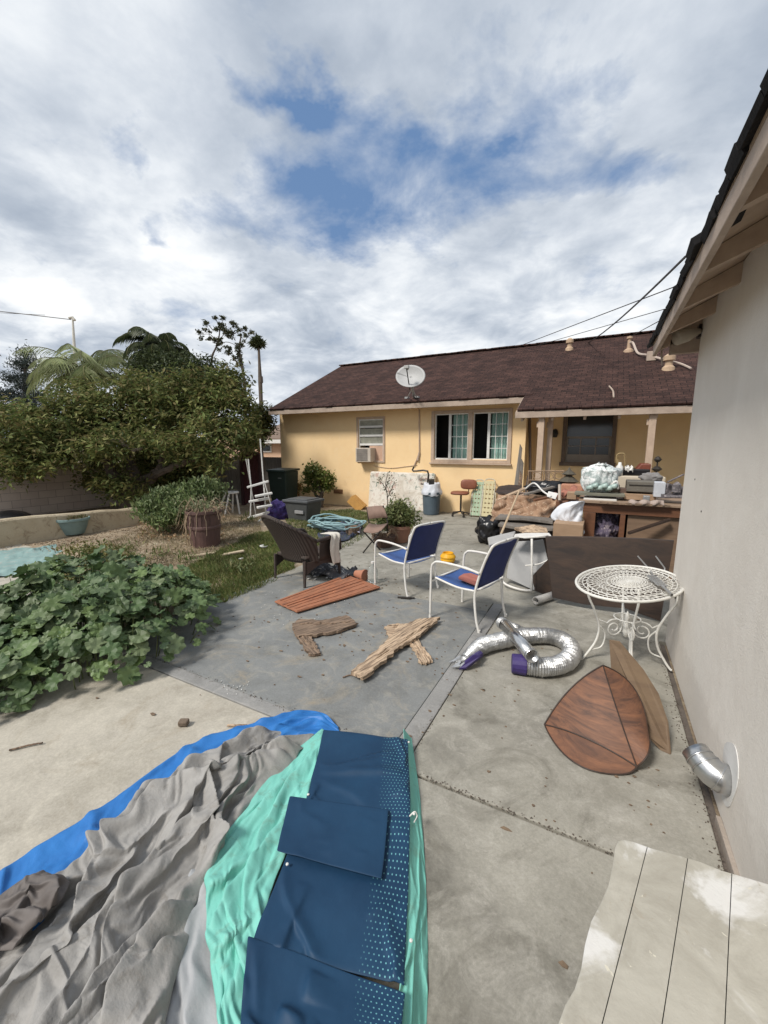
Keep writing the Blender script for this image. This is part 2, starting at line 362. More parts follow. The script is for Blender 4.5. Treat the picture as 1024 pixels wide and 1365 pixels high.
hole = ramp(t, hf, [(.22, (0, 0, 0)), (.50, (.42,)*3), (.92, (1, 1, 1))])
cs = math_n(t, 'ADD', math_n(t, 'MULTIPLY', nl, .58), math_n(t, 'MULTIPLY', nf, .27)); cs = math_n(t, 'ADD', cs, math_n(t, 'MULTIPLY', nh, .10))
cs = math_n(t, 'ADD', cs, math_n(t, 'MULTIPLY', math_n(t, 'SUBTRACT', nb, .5), .30))
# heaped cumulus rolls in the lower sky
pv = N(t, 'ShaderNodeMapping'); pv.inputs['Scale'].default_value = (1, 1, 2.3); t.links.new(tc.outputs['Generated'], pv.inputs[0])
pf = noise_n(t, pv.outputs[0], 6.5, 9, .58, .6); pw_ = ramp(t, sx.outputs[2], [(.16, (1,)*3), (.55, (0,)*3)])
cs = math_n(t, 'ADD', cs, math_n(t, 'MULTIPLY', math_n(t, 'MULTIPLY', math_n(t, 'SUBTRACT', pf, .5), pw_), .75))
# thicker grey layer overhead, brighter broken rolls lower down; the edges of the breaks are lit
low = ramp(t, sx.outputs[2], [(.02, (.045,)*3), (.22, (.085,)*3), (.5, (.0,)*3), (.8, (-.0,)*3)])
cs = math_n(t, 'ADD', math_n(t, 'ADD', cs, low), math_n(t, 'MULTIPLY', math_n(t, 'MINIMUM', holes, .6), .07))
cloud = ramp(t, cs, [(.30, (.25, .295, .365)), (.42, (.345, .39, .455)), (.51, (.46, .50, .555)), (.59, (.60, .63, .665)), (.68, (.73, .745, .755))])
skb = mix(t, 1.0, sky.outputs[0], (.06, .06, .06), 'MULTIPLY')
skb = mix(t, .75, skb, (.125, .22, .40))
bl = mix(t, hole, cloud, skb)
below = math_n(t, 'LESS_THAN', sx.outputs[2], -.01)
t.links.new(mix(t, below, bl, (.20, .19, .17)), bg.inputs[0]); bg.inputs[1].default_value = 1.0

# ---------------------------------------------------------------- ground, slabs
g = MB(); g.bb((-400, -60, -.5), (400, 700, -.035)); struct('ground', g, M['dirt'])
def slab(name, pts, m, top=0.0, seed=0):
    b = MB(); b.prism([(x, y, -.10) for x, y in pts], (0, 0, 1), .10+top); o = struct(name, b, m, bevel=.006); return o
slab('patio_apron', [(-7.5, -3), (-.885, -3), (-.885, 1.865), (-3.9, 1.865), (-5.2, 2.6), (-7.5, 2.9)], M['conc_light'], -.004)
slab('path', [(-14, -3), (-7.52, -3), (-7.52, 2.6), (-7.4, 3.3), (-8.9, 3.5), (-14, 3.2)], M['conc_light'], -.03)
slab('patio_slab', [(-3.95, 1.979), (-.999, 1.979), (-.999, 4.34), (-3.95, 4.34)], M['conc_blue'], -.002)
slab('concrete_border', [(-3.95, 1.870), (-.885, 1.870), (-.885, 1.975), (-3.95, 1.975)], M['conc_strip'], .002)
slab('concrete_border', [(-.995, 1.979), (-.873, 1.979), (-.873, 4.6), (-.995, 4.6)], M['conc_strip'], .002)
slab('side_slab', [(-.868, 1.872), (.595, 1.872), (.595, 4.39), (.7, 4.395), (.7, 4.7), (-.868, 4.7)], M['conc_mid'], 0)
slab('side_slab', [(-.875, -3), (.585, -3), (.585, 1.852), (-.875, 1.852)], M['conc_mid'], .002)
slab('driveway', [(-3.95, 4.345), (-1.01, 4.345), (-1.01, 4.615), (-.868, 4.615), (-.868, 4.712), (8, 4.712), (8, 11.6), (-5.0, 11.6), (-4.55, 7.2), (-4.0, 5.2)], M['conc_mid'], -.006)
s = MB(); s.bb((.5, -3, -.2), (.638, 4.38, -.03)); struct('wall_gutter', s, mat('gutter_grit', (.17, .14, .12), (.08, .07, .06), .95, 9, .8, 60))
# ---------------------------------------------------------------- yellow house
def wall_holes(mb, x0, x1, z0, z1, Y, th, hs):
    xs = sorted({x0, x1, *[h[0] for h in hs], *[h[1] for h in hs]}); zs = sorted({z0, z1, *[h[2] for h in hs], *[h[3] for h in hs]})
    ish = lambda i, k: not (0 <= i < len(xs)-1 and 0 <= k < len(zs)-1) or any(h[0] <= (xs[i]+xs[i+1])/2 <= h[1] and h[2] <= (zs[k]+zs[k+1])/2 <= h[3] for h in hs)
    for i in range(len(xs)-1):
        for k in range(len(zs)-1):
            if ish(i, k): continue
            a, b, c, d = xs[i], xs[i+1], zs[k], zs[k+1]
            for y in (Y, Y+th): mb.add([(a, y, c), (b, y, c), (b, y, d), (a, y, d)], [(0, 1, 2, 3)])
            for cond, q in ((ish(i-1, k), [(a, Y, c), (a, Y, d)]), (ish(i+1, k), [(b, Y, c), (b, Y, d)]), (ish(i, k-1), [(a, Y, c), (b, Y, c)]), (ish(i, k+1), [(a, Y, d), (b, Y, d)])):
                if cond: mb.add([q[0], q[1], (q[1][0], Y+th, q[1][2]), (q[0][0], Y+th, q[0][2])], [(0, 1, 2, 3)])
YW = 10.73; PW_Y = 11.6
house = thing('house', 'long yellow stucco house with dark brown shingle roof across the back of the yard', 'house', (-5, 12, 0))
def hr(x0, y0, x1, y1, Y):
    a = AY(x0, y0, Y); b = AY(x1, y1, Y); return (a[0], b[0], b[2], a[2])
hL = hr(478, 559, 511, 614, YW); h1 = hr(580, 552, 623, 613, YW); h2 = hr(631, 550, 676, 613, YW)
hP = hr(757, 553, 813, 617, PW_Y)
b = MB(); wall_holes(b, -9.62, -1.72, -.05, 3.13, YW, .16, [hL, h1, h2])
b.bb((-9.62, YW+.16, -.05), (-9.46, 18.9, 2.95)); b.add([(-9.62, YW+.01, 2.95), (-9.62, 18.9, 2.95), (-9.62, 14.8, 4.85)], [(0, 1, 2)])
b.bb((-9.62, 18.9, -.05), (8, 19.05, 2.95)); obj('wall', b, M['stucco_y'], house)
b = MB(); b.prism([(-1.88, YW+.162, -.05), (-1.88, PW_Y, -.05), (-1.88, PW_Y, 3.5), (-1.88, YW+.162, 3.12)], (1, 0, 0), .158); wall_holes(b, -1.88, 8, -.05, 3.5, PW_Y+.002, .16, [hP]); obj('porch_wall', b, M['stucco_y'], house)
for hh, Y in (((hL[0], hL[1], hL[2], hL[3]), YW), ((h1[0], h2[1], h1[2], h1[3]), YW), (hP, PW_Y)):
    b = MB(); b.bb((hh[0]-.3, Y+.9, hh[2]-.3), (hh[1]+.3, Y+1.0, hh[3]+.3)); obj('unlit_room_board', b, M['shadow_in'], house)  # dark board behind each opening, stands in for the shade indoors
# roof
def rz(y): return 2.935+.455*(y-10.25)
m, t, bs = nt('shingles'); v = vec_of(t, 'Object'); br = N(t, 'ShaderNodeTexBrick')
br.inputs['Scale'].default_value = 1; br.inputs['Brick Width'].default_value = .22; br.inputs['Row Height'].default_value = .125; br.inputs['Mortar Size'].default_value = .006
br.inputs['Color1'].default_value = (.062, .036, .031, 1); br.inputs['Color2'].default_value = (.036, .022, .020, 1); br.inputs['Mortar'].default_value = (.012, .009, .009, 1); br.offset_frequency = 2
t.links.new(v, br.inputs['Vector']); nz = noise_n(t, v, 2.2, 6); cc = mix(t, .7, br.outputs[0], ramp(t, nz, [(.3, (.6,)*3), (.7, (1.5, 1.4, 1.35))]), 'MULTIPLY')
nz2 = noise_n(t, v, 26, 5, .8); cc = mix(t, .8, cc, ramp(t, nz2, [(.35, (.5,)*3), (.65, (1.7, 1.6, 1.5))]), 'MULTIPLY')
t.links.new(cc, bs.inputs['Base Color']); bs.inputs['Roughness'].default_value = .95; bs.inputs['Specular IOR Level'].default_value = .15
bump(t, bs, math_n(t, 'ADD', br.outputs['Fac'], nz2), .6, .02); M['shingle'] = m
b = MB()
fr = [(-9.58, 10.23), (-1.70, 10.23), (-1.70, 9.36), (8.4, 9.36), (8.4, 14.8), (-9.86, 14.8)]
b.prism([(x, y, rz(y)) for x, y in fr], (0, 0, 1), .07)
b.prism([(-9.86, 14.8, rz(14.8)), (8.4, 14.8, rz(14.8)), (8.4, 19.5, rz(14.8)-.455*4.7), (-9.86, 19.5, rz(14.8)-.455*4.7)], (0, 0, 1), .07)
rd = random.Random(4)
x = -9.86
while x < 8.2:                      # ridge caps, slightly uneven
    b.box((x+.14, 14.8, rz(14.8)+.085+rd.uniform(0, .012)), (.30, .26, .035)); x += .24
x = -9.58
while x < -1.75:                    # ragged lower course
    wd = rd.uniform(.2, .34); b.box((x+wd/2, 10.25-rd.uniform(0, .03), rz(10.24)+.065), (wd-.01, .16, .03), rx=.43); x += wd
x = -1.70
while x < 8.3:
    wd = rd.uniform(.2, .34); b.box((x+wd/2, 9.38-rd.uniform(0, .03), rz(9.37)+.065), (wd-.01, .16, .03), rx=.43); x += wd
roof = obj('roof', b, m, house)
b = MB(); b.bb((-9.60, 10.19, 2.80), (-1.70, 10.226, 2.93)); b.bb((-1.735, 9.36, 2.40), (8.3, 9.32, 2.535))
b.add([(-1.74, 9.37, 2.40), (-1.74, 10.19, 2.78), (-1.74, 10.19, 2.93), (-1.74, 9.37, 2.53), (-1.705, 9.37, 2.40), (-1.705, 10.19, 2.78), (-1.705, 10.19, 2.93), (-1.705, 9.37, 2.53)], [(0, 1, 2, 3), (4, 7, 6, 5), (0, 3, 7, 4), (1, 5, 6, 2), (3, 2, 6, 7), (0, 4, 5, 1)])
obj('fascia', b, M['fascia'], house, bevel=.006)
b = MB(); b.add([(-9.58, 10.22, 2.83), (-1.75, 10.22, 2.83), (-1.75, 10.72, 3.02), (-9.58, 10.72, 3.02)], [(0, 1, 2, 3)])
b.add([(-1.70, 9.37, 2.43), (8.3, 9.37, 2.43), (8.3, 11.59, 3.42), (-1.70, 11.59, 3.42)], [(0, 1, 2, 3)]); obj('soffit', b, M['trim'], house)
b = MB(); x = -1.6
while x < 8: b.box((x, 10.4, 2.83), (.05, 2.2, .09), rx=math.atan(.455)); x += .61
obj('rafter', b, M['trim'], house)
# porch posts: a pair at the left end, one at the right
for (px, wd, y0, py) in ((723, .12, 9.46, 551), (735, .10, 9.72, 553), (871, .12, 9.46, 551)):
    c = AY(px, py, y0); b = MB(); b.bb((c[0]-wd/2, y0-wd/2, 0), (c[0]+wd/2, y0+wd/2, 2.62)); b.bb((c[0]-wd*.8, y0-wd*.3, 2.2), (c[0]+wd*.55, y0+wd*.3, 2.32)); obj('porch_post', b, M['trim'], house, bevel=.008)
# windows
def frame(mb, hh, Y, wd, dp, out=.03, sill=0):
    x0, x1, z0, z1 = hh
    mb.bb((x0-wd, Y-out, z0), (x0, Y+dp, z1)); mb.bb((x1, Y-out, z0), (x1+wd, Y+dp, z1))
    mb.bb((x0-wd, Y-out, z1), (x1+wd, Y+dp, z1+wd)); mb.bb((x0-wd-sill, Y-out-sill, z0-wd), (x1+wd+sill, Y+dp, z0))
wl = obj('window', (lambda q: (frame(q, hL, YW, .06, .0, .03), q)[1])(MB()), M['trim'], house, bevel=.004)
b = MB(); x0, x1, z0, z1 = hL; zz0 = z0+(z1-z0)*.36
b.bb((x0, YW+.02, z0), (x0+.03, YW+.06, z1)); b.bb((x1-.03, YW+.02, z0), (x1, YW+.06, z1)); b.bb((x0+.03, YW+.02, z1-.04), (x1-.03, YW+.06, z1))
for k in range(3):
    zc = zz0+(z1-zz0)*(k+.02)/3; b.bb((x0+.03, YW+.02, zc), (x1-.03, YW+.06, zc+.06))
obj('sash', b, M['white_paint'], wl)
b = MB()
for k in range(3):
    zc = zz0+(z1-zz0)*(k+.6)/3; b.box(((x0+x1)/2, YW+.05, zc), (x1-x0-.07, .01, (z1-zz0)/3-.08), rx=.25)
obj('louvre', b, mat('dusty_louvre_glass', (.40, .40, .33), (.20, .20, .17), .3, 7, 0), wl)
b = MB(); b.bb((x0+.36, YW+.03, z0), (x1-.03, YW+.05, zz0)); obj('infill_board', b, mat('faded_infill_board', (.60, .40, .28), (.42, .27, .2), .85, 12, .2, stretch=(6, 1, 1)), wl)
hb = (h1[0], h2[1], min(h1[2], h2[2]), h1[3])
wb = MB(); 
wb.bb((hb[0]-.09, YW-.035, hb[2]-.08), (hb[0], YW, hb[3]+.08)); wb.bb((hb[1], YW-.035, hb[2]-.08), (hb[1]+.09, YW, hb[3]+.08))
wb.bb((hb[0], YW-.035, hb[3]), (hb[1], YW, hb[3]+.08)); wb.bb((hb[0]-.12, YW-.08, hb[2]-.12), (hb[1]+.12, YW, hb[2]-.082)); wb.bb((hb[0], YW-.035, hb[2]-.08), (hb[1], YW, hb[2]))
wb.bb((h1[1], YW-.034, hb[2]), (h2[0], YW, hb[3])); wbo = obj('window', wb, M['trim'], house, bevel=.005)
for hh in (h1, h2):
    x0, x1, z0, z1 = hh[0], hh[1], hb[2], hb[3]; xm = x0+(x1-x0)*.47; q = MB()
    q.bb((x0, YW+.03, z0), (x0+.03, YW+.08, z1)); q.bb((x1-.03, YW+.03, z0), (x1, YW+.08, z1)); q.bb((x0+.03, YW+.03, z1-.03), (x1-.03, YW+.08, z1)); q.bb((x0+.03, YW+.03, z0), (x1-.03, YW+.08, z0+.04)); q.bb((xm-.045, YW+.02, z0+.04), (xm+.02, YW+.07, z1-.03))
    for k in (1, 2, 3): zc = z0+(z1-z0)*k/4; q.bb((xm+.02, YW+.045, zc-.008), (x1-.03, YW+.06, zc+.008))
    for k in (1, 2): xc = xm+(x1-xm)*k/3; q.bb((xc-.007, YW+.043, z0+.04), (xc+.007, YW+.062, z1-.03))
    sa = obj('sash', q, M['white_paint'], wbo)
    A = np.array([[(xm+.02+(x1-xm-.05)*j/40, YW+.20+.03*math.sin(j*1.1)+.012*math.sin(j*2.7), z0+.02+(z1-z0-.04)*i/3) for j in range(41)] for i in range(4)])
    q = MB(); q.grid(A); obj('curtain', q, M['curtain'], wbo, smooth=True)
x0, x1, z0, z1 = hP; q = MB(); Y = PW_Y
frame(q, hP, Y, .09, 0, .04, .03); pw = obj('window', q, M['brown_frame'], house, bevel=.004)
q = MB(); zm = z0+(z1-z0)*.52
q.bb((x0, Y+.02, zm-.02), (x1, Y+.07, zm+.03)); q.bb((x0, Y+.02, z0), (x1, Y+.07, z0+.20)); q.bb((x0, Y+.02, z0+.202), (x0+.05, Y+.07, zm-.022)); q.bb((x1-.05, Y+.02, z0+.202), (x1, Y+.07, zm-.022))
for k in (1, 2): xc = x0+(x1-x0)*k/3; q.bb((xc-.012, Y+.03, z0+.2), (xc+.012, Y+.06, zm-.02))
zc = (z0+.2+zm)/2; q.bb((x0+.05, Y+.032, zc-.01), (x1-.05, Y+.058, zc+.01)); obj('sash', q, mat('grey_brown_sash', (.30, .26, .22), (.2, .17, .14), .7), pw)
q = MB(); q.bb((x0, Y+.075, z0), (x1, Y+.085, z1)); obj('pane', q, M['glass'], pw)
# vents, cable, awning handle
for px, py in ((451, 655), (505, 673)):
    c = AY(px, py, YW); q = MB(); q.bb((c[0]-.17, YW-.012, c[2]-.07), (c[0]+.17, YW, c[2]+.07))
    for k in range(4): q.box((c[0], YW-.018, c[2]-.05+k*.033), (.3, .02, .006), rx=.5)
    obj('foundation_vent', q, mat('brown_vent', (.30, .17, .08), (.2, .1, .05)), house)
q = MB(); q.tube([AY(559, 545, YW-.03), AY(559, 580, YW-.02), AY(559, 603, YW-.03), AY(556, 612, YW-.03), AY(552, 621, YW-.03)], .018, 6)
q.tube([AY(559, 603, YW-.03), AY(557, 614, YW-.04)], .03, 6); obj('cable', q, M['trim'], house)
q = MB(); q.tube(sm([AY(x, y, YW-.015) for x, y in ((498, 621), (520, 624), (540, 622), (556, 620))]), .008, 5); obj('cable', q, M['trim'], house)
q = MB(); q.tube([AY(706, 552, 11.0), AY(707, 640, 11.0)], .035, 8); obj('corner_gap_line', q, M['brown_frame'], house)  # dark tube added to stand in for the dark gap at the porch corner
# roof furniture
def on_roof(px, py):
    r = ray(px, py); k = (rz(0)+.07-H)/(r[2]-.455*r[1]); return CAM+r*k
for px, py, s_ in ((759, 466, .55), (891, 492, .62)):
    c = on_roof(px, py); q = MB(); q.lathe([(.22*s_, -.08), (.20*s_, .03), (.12*s_, .08), (.12*s_, .17), (.19*s_, .18), (.19*s_, .27), (.08*s_, .32), (.001, .33)], c, 16); obj('roof_vent', q, mat('tan_vent_paint', (.52, .38, .25), (.36, .25, .17)), house, smooth=False)
c = on_roof(838, 468); q = MB(); q.lathe([(.13, -.08), (.12, .02), (.05, .07), (.04, .30), (.07, .31), (.07, .36), (.001, .38)], c, 12)
pts = [c+np.array([0, -.05, .2]), on_roof(843, 468)+np.array([0, 0, .2]), on_roof(850, 475)+np.array([0, 0, .08]), on_roof(863, 478)+np.array([0, 0, .08]), on_roof(884, 484)+np.array([0, 0, .08])]
obj('roof_vent', q, mat('tan_mast_paint', (.50, .36, .25), (.36, .25, .17)), house)
q = MB(); q.tube(sm(pts), .028, 6); q.tube(sm([on_roof(895, 488)+np.array([0, 0, .1]), on_roof(908, 489)+np.array([0, 0, .06]), on_roof(921, 495)+np.array([0, 0, .06])]), .022, 6); obj('roof_conduit', q, mat('pale_conduit', (.50, .42, .36), (.4, .32, .27)), house)
c = on_roof(868, 480); q = MB(); q.box(c+np.array([0, 0, .08]), (.2, .2, .22)); obj('junction_box', q, M['fascia'], house, bevel=.01)
c = on_roof(814, 527); q = MB(); q.tube(sm([on_roof(812, 518)+np.array([0, 0, .05]), on_roof(817, 523)+np.array([0, 0, .03]), on_roof(818, 531)+np.array([0, 0, .02])]), .018, 5); obj('loose_bracket', q, M['fascia'], house)
# AC unit in the window
a = AY(474, 597, YW-.28); bq = AY(494, 616, YW-.28)
ac = thing('air_conditioner', 'small beige window air conditioner sticking out of the small louvred window', 'air conditioner', ((a[0]+bq[0])/2, YW-.1, bq[2]))
q = MB(); q.bb((a[0], YW-.28, bq[2]), (bq[0], YW+.1, a[2])); obj('housing', q, mat('beige_enamel', (.55, .49, .41), (.42, .36, .3), .5), ac, bevel=.012)
q = MB()
for k in range(7): z = bq[2]+.05+(a[2]-bq[2]-.1)*k/6; q.box(((a[0]+bq[0])/2-.03, YW-.285, z), (abs(bq[0]-a[0])*.72, .012, .012))
q.bb((a[0]+.04, YW-.283, bq[2]+.03), (bq[0]-.10, YW-.2802, a[2]-.03)); obj('grille', q, mat('grille_grey', (.28, .25, .22), (.16, .14, .12)), ac)

# satellite dish
dc = PD(548, 503, 9.9); base = on_roof(549, 531)
ds = thing('satellite_dish', 'pale grey oval satellite dish on a short mast at the roof edge', 'satellite dish', base)
nrm = Vector((.10, -.93, .36)).normalized(); ux = nrm.cross(Vector((0, 0, 1))).normalized(); uy = ux.cross(nrm); ux = (ux*math.cos(.25)+uy*math.sin(.25)).normalized(); uy = nrm.cross(ux)
rx_, ry_ = 21*9.9/F, 15*9.9/F*1.05; A = []
for i in range(9):
    r = i/8; A.append([Vector(dc)+ux*(rx_*r*math.cos(a_))+uy*(ry_*r*math.sin(a_))+nrm*(.07*r*r) for a_ in np.linspace(0, 2*math.pi, 33)])
q = MB(); q.grid(np.array([[tuple(p) for p in r_] for r_ in A])); obj('reflector', q, mat('dish_grey', (.40, .40, .40), (.33, .33, .32), .5, 5, .05), ds, smooth=True, solid=.012)
q = MB(); tip = Vector(dc)+nrm*.42+Vector((.02, 0, .02)); low = Vector(dc)-Vector((.03, 0, ry_*1.0)); q.tube([low, tip-Vector((0, 0, .04))], .014, 6); obj('feed_arm', q, M['dark_metal'], ds)
q = MB(); q.box(tip, (.12, .07, .07)); q.tube([tip-nrm*.0, tip-nrm*.08], .04, 8); obj('receiver', q, mat('receiver_grey', (.45, .45, .43)), ds, bevel=.01)
q = MB(); q.tube([base+np.array([0, .15, -.02]), Vector(dc)-nrm*.06+Vector((0, .02, -.1)), Vector(dc)-nrm*.03], .028, 8); q.tube([base+np.array([-.14, .02, 0]), Vector(dc)-Vector((0, -.07, .26))], .012, 6); q.tube([base+np.array([.16, .0, 0]), Vector(dc)-Vector((0, -.07, .26))], .012, 6)
q.box(base+np.array([-.14, .02, .02]), (.1, .14, .05)); q.box(base+np.array([.16, 0, .02]), (.1, .14, .05)); obj('mast', q, mat('mast_grey', (.36, .36, .35)), ds)

# ---------------------------------------------------------------- garage on the right
m, t, bs = nt('garage_stucco'); v = vec_of(t, 'Object', (1, 1, .7)); v1 = vec_of(t, 'Object')
f = noise_n(t, v, 2.2, 8, .65, .5); cc = ramp(t, f, [(.3, (.66, .615, .555)), (.7, (.73, .69, .63))])
g3 = noise_n(t, v1, 5, 8, .7, 1.2); cc = mix(t, ramp(t, g3, [(.56, (0,)*3), (.66, (.3,)*3)]), cc, (.76, .73, .68))
sx_ = N(t, 'ShaderNodeSeparateXYZ'); t.links.new(v1, sx_.inputs[0])
gr = math_n(t, 'ADD', sx_.outputs[2], math_n(t, 'MULTIPLY', g3, -.5)); dd = ramp(t, gr, [(-.0, (.7,)*3), (.12, (0,)*3)])
cc = mix(t, math_n(t, 'MULTIPLY', dd, .5), cc, (.46, .41, .36))
t.links.new(cc, bs.inputs['Base Color']); bs.inputs['Roughness'].default_value = .9; bs.inputs['Specular IOR Level'].default_value = .2
bump(t, bs, math_n(t, 'ADD', noise_n(t, v1, 85, 5, .7), math_n(t, 'MULTIPLY', noise_n(t, v1, 9, 4, .5), 1.2)), .5, .006)
gar = thing('garage', 'grey stucco garage with open rafter eave and black shingles on the right side', 'garage', (2.5, 1.5, 0))
q = MB(); q.bb((.64, -3, .0), (.80, 4.38, 2.87)); q.bb((.80, 4.22, 0), (6, 4.38, 3.2)); q.bb((5.9, -3, 0), (6.06, 4.22, 3.0)); obj('wall', q, m, gar, bevel=.01)
q = MB(); rd = random.Random(9)
def gz(x): return 2.715+.52*(x-.34)
q.prism([(.335, -3, gz(.335)), (3.35, -3, gz(3.35)), (3.35, 4.66, gz(3.35)), (.335, 4.66, gz(.335))], (0, 0, 1), .03)
q.prism([(3.352, -3, gz(3.35)), (6.4, -3, gz(.3)), (6.4, 4.66, gz(.3)), (3.352, 4.66, gz(3.35))], (0, 0, 1), .03)
obj('roof_deck', q, M['trim'], gar)
q = MB()
for row in range(20):
    y = -3.0
    while y < 4.6:
        wd = rd.uniform(.13, .30); xx = .345+row*.15; q.box((xx+.10, y+wd/2, gz(xx+.10)+.038+rd.uniform(0, .018)), (.24+rd.uniform(0, .05), wd-.008, .022+rd.uniform(0, .012)), ry=-math.atan(.52)+.07, rz=rd.uniform(-.03, .03)); y += wd
y = -3.0
while y < 4.62:
    wd = rd.uniform(.12, .28); q.box((.385-rd.uniform(0, .03), y+wd/2, gz(.36)+.03+rd.uniform(-.006, .012)), (.14, wd-.006, .025+rd.uniform(0, .014)), ry=-math.atan(.52)+rd.uniform(-.05, .05), rz=rd.uniform(-.06, .06)); y += wd
obj('shingles', q, mat('black_shingle', (.011, .010, .011), (.006, .006, .007), .95, 7, .6, 50), gar)
q = MB(); q.bb((.335, -3, 2.615), (.365, 4.64, 2.712)); obj('fascia', q, M['fascia'], gar, bevel=.005)
y = 4.50
while y > -2.6:
    q = MB(); q.prism([(.366, y, 2.64), (.366, y, gz(.366)-.004), (.90, y, gz(.90)-.006), (.90, y, gz(.90)-.10), (.70, y, gz(.70)-.125)], (0, 1, 0), .05); obj('rafter', q, M['trim'], gar); y -= .62
q = MB(); q.bb((.45, 4.50, 2.60), (1.5, 4.56, 2.72)); obj('end_beam', q, M['fascia'], gar)
# flood light under the eave end, brackets and lead
c = AY(909, 448, 4.28); q = MB(); d = Vector((-.9, -.35, -.25)).normalized(); C0 = Vector(c)
q.tube([C0+d*.05, C0+d*.04, C0-d*.05, C0-d*.11, C0-d*.14], [.055, .062, .055, .03, .02], 14); fl = obj('flood_lamp', q, mat('cream_lamp', (.45, .40, .33), (.32, .28, .22), .5), gar, smooth=True)
q = MB(); q.box(C0-d*.22+Vector((0, .03, -.01)), (.16, .08, .10)); q.tube([C0-d*.12, C0-d*.2], .018, 6); q.tube([C0-d*.24+Vector((0, 0, .02)), C0-d*.3+Vector((0, .0, .14))], .04, 8); obj('lamp_box', q, M['dark_metal'], gar)
q = MB(); q.tube(sm([AY(885, 447, 4.6), AY(884, 460, 4.6), AY(882, 472, 4.6), AY(883, 487, 4.6)]), .008, 6); q.tube(sm([AY(883, 445, 4.62), AY(892, 452, 4.62), AY(904, 462, 4.6), AY(925, 462, 4.5)]), .007, 6); obj('service_lead', q, M['fascia'], gar)
# tin dryer elbow on the wall with a bare white plaster patch round it
e0 = AX(972, 1040, .64); q = MB(); rx0 = np.array([.64, e0[1], e0[2]])
ring = [(rx0[0]-.001, rx0[1]+.11*math.cos(a_)*(1+.16*math.sin(3*a_)), rx0[2]+.03+.17*math.sin(a_)*(1+.12*math.cos(2*a_+1))) for a_ in np.linspace(0, 2*math.pi, 26)[:-1]]
q.prism(ring, (-1, 0, 0), .004); obj('plaster_patch', q, mat('white_plaster', (.66, .65, .63), (.56, .55, .53), .9, 9, .4), gar)
q = MB(); pth = [rx0+np.array([.0, 0, 0]), rx0+np.array([-.035, .0, 0]), rx0+np.array([-.060, .010, .008]), rx0+np.array([-.085, .03, .022]), rx0+np.array([-.105, .055, .036]), rx0+np.array([-.125, .085, .052])]
q.tube(pth, [.070, .070, .068, .066, .062, .060], 22, cap=False)
for k, f_ in ((0, .078), (1, .072), (3, .069), (4, .065)): q.tube([pth[k]*1.0-(pth[k+1]-pth[k])*.06, pth[k]+(pth[k+1]-pth[k])*.14], f_, 22, cap=False)
q.lathe([(.0, 0)], n=3) if False else None
ve = obj('vent_elbow', q, mat('galvanised_tin', (.62, .62, .61), (.42, .42, .42), .28, 12, .15, metal=.95), gar, smooth=True, solid=.002)
q = MB(); q.box((.632, 1.6, -.005), (.02, 1.4, .05), rz=.006); obj('sill_board', q, mat('pinkish_sill_wood', (.42, .36, .31), (.26, .22, .18), .9, 6, .5), gar)
for (yy, zz_) in ((3.9, 1.55), (3.55, 1.35)):
    q = MB(); q.lathe([(.001, 0), (.007, 0), (.007, .003), (.001, .004)], (0, 0, 0), 8); q.v = [(.64-p[2], yy+p[0], zz_+p[1]) for p in q.v]; obj('nail_hole', q, M['dark_metal'], gar)
# overhead wires
def wire(pts, r, lab, sag=.0):
    q = MB(); a, b_ = np.array(pts[0]), np.array(pts[-1]); P_ = [a+(b_-a)*t_-np.array([0, 0, sag*4*t_*(1-t_)]) for t_ in np.linspace(0, 1, 20)]
    q.tube(P_, r, 5); tag(obj('overhead_wire', q, M['dark_metal']), lab, 'wire')
e1 = PD(914, 342, 4.4); wire([PD(780, 459, 13.2), e1], .014, 'thick black service cable from the roof ridge up to the garage eave', .1)
wire([PD(680, 466, 14.5), PD(905, 380, 7)], .010, 'thin overhead wire starting left of the thick cable, upper of the two thin ones')
wire([PD(690, 468, 14.6), PD(900, 408, 8)], .008, 'thin overhead wire passing low over the ridge, lower of the two thin ones')
wire([PD(838, 450, 12.5), PD(884, 425, 6)], .008, 'short thin wire from the roof mast to the garage eave')
# ---------------------------------------------------------------- boundary walls, fence, neighbour
def pb(x0, y0, x1, y1, Y, dp):
    """box whose front face covers the given spot at depth Y"""
    a = AY(x0, y0, Y); b = AY(x1, y1, Y); return (a[0], Y, min(a[2], b[2])), (b[0], Y+dp, max(a[2], b[2]))
m, t, bs = nt('block_wall'); v = vec_of(t, 'Object'); br = N(t, 'ShaderNodeTexBrick'); cmb = N(t, 'ShaderNodeCombineXYZ'); s3 = N(t, 'ShaderNodeSeparateXYZ')
t.links.new(v, s3.inputs[0]); t.links.new(s3.outputs[1], cmb.inputs[0]); t.links.new(s3.outputs[2], cmb.inputs[1]); t.links.new(cmb.outputs[0], br.inputs['Vector'])
br.inputs['Scale'].default_value = 1; br.inputs['Brick Width'].default_value = .40; br.inputs['Row Height'].default_value = .20; br.inputs['Mortar Size'].default_value = .006
br.inputs['Color1'].default_value = (.56, .48, .42, 1); br.inputs['Color2'].default_value = (.50, .42, .37, 1); br.inputs['Mortar'].default_value = (.30, .25, .22, 1)
cc = mix(t, .6, br.outputs[0], ramp(t, noise_n(t, v, 1.2, 8), [(.3, (.7,)*3), (.7, (1.3,)*3)]), 'MULTIPLY'); t.links.new(cc, bs.inputs['Base Color']); bs.inputs['Roughness'].default_value = .95; bump(t, bs, br.outputs['Fac'], .4, .01)
q = MB(); q.bb((-13.7, -8, -.1), (-13.5, 9.3, 1.24)); q.bb((-13.74, -8, 1.243), (-13.46, 9.3, 1.30)); bw = tag(obj('block_wall', q, m), 'grey brown concrete block boundary wall behind the big tree', 'wall')
q = MB(); pts = []
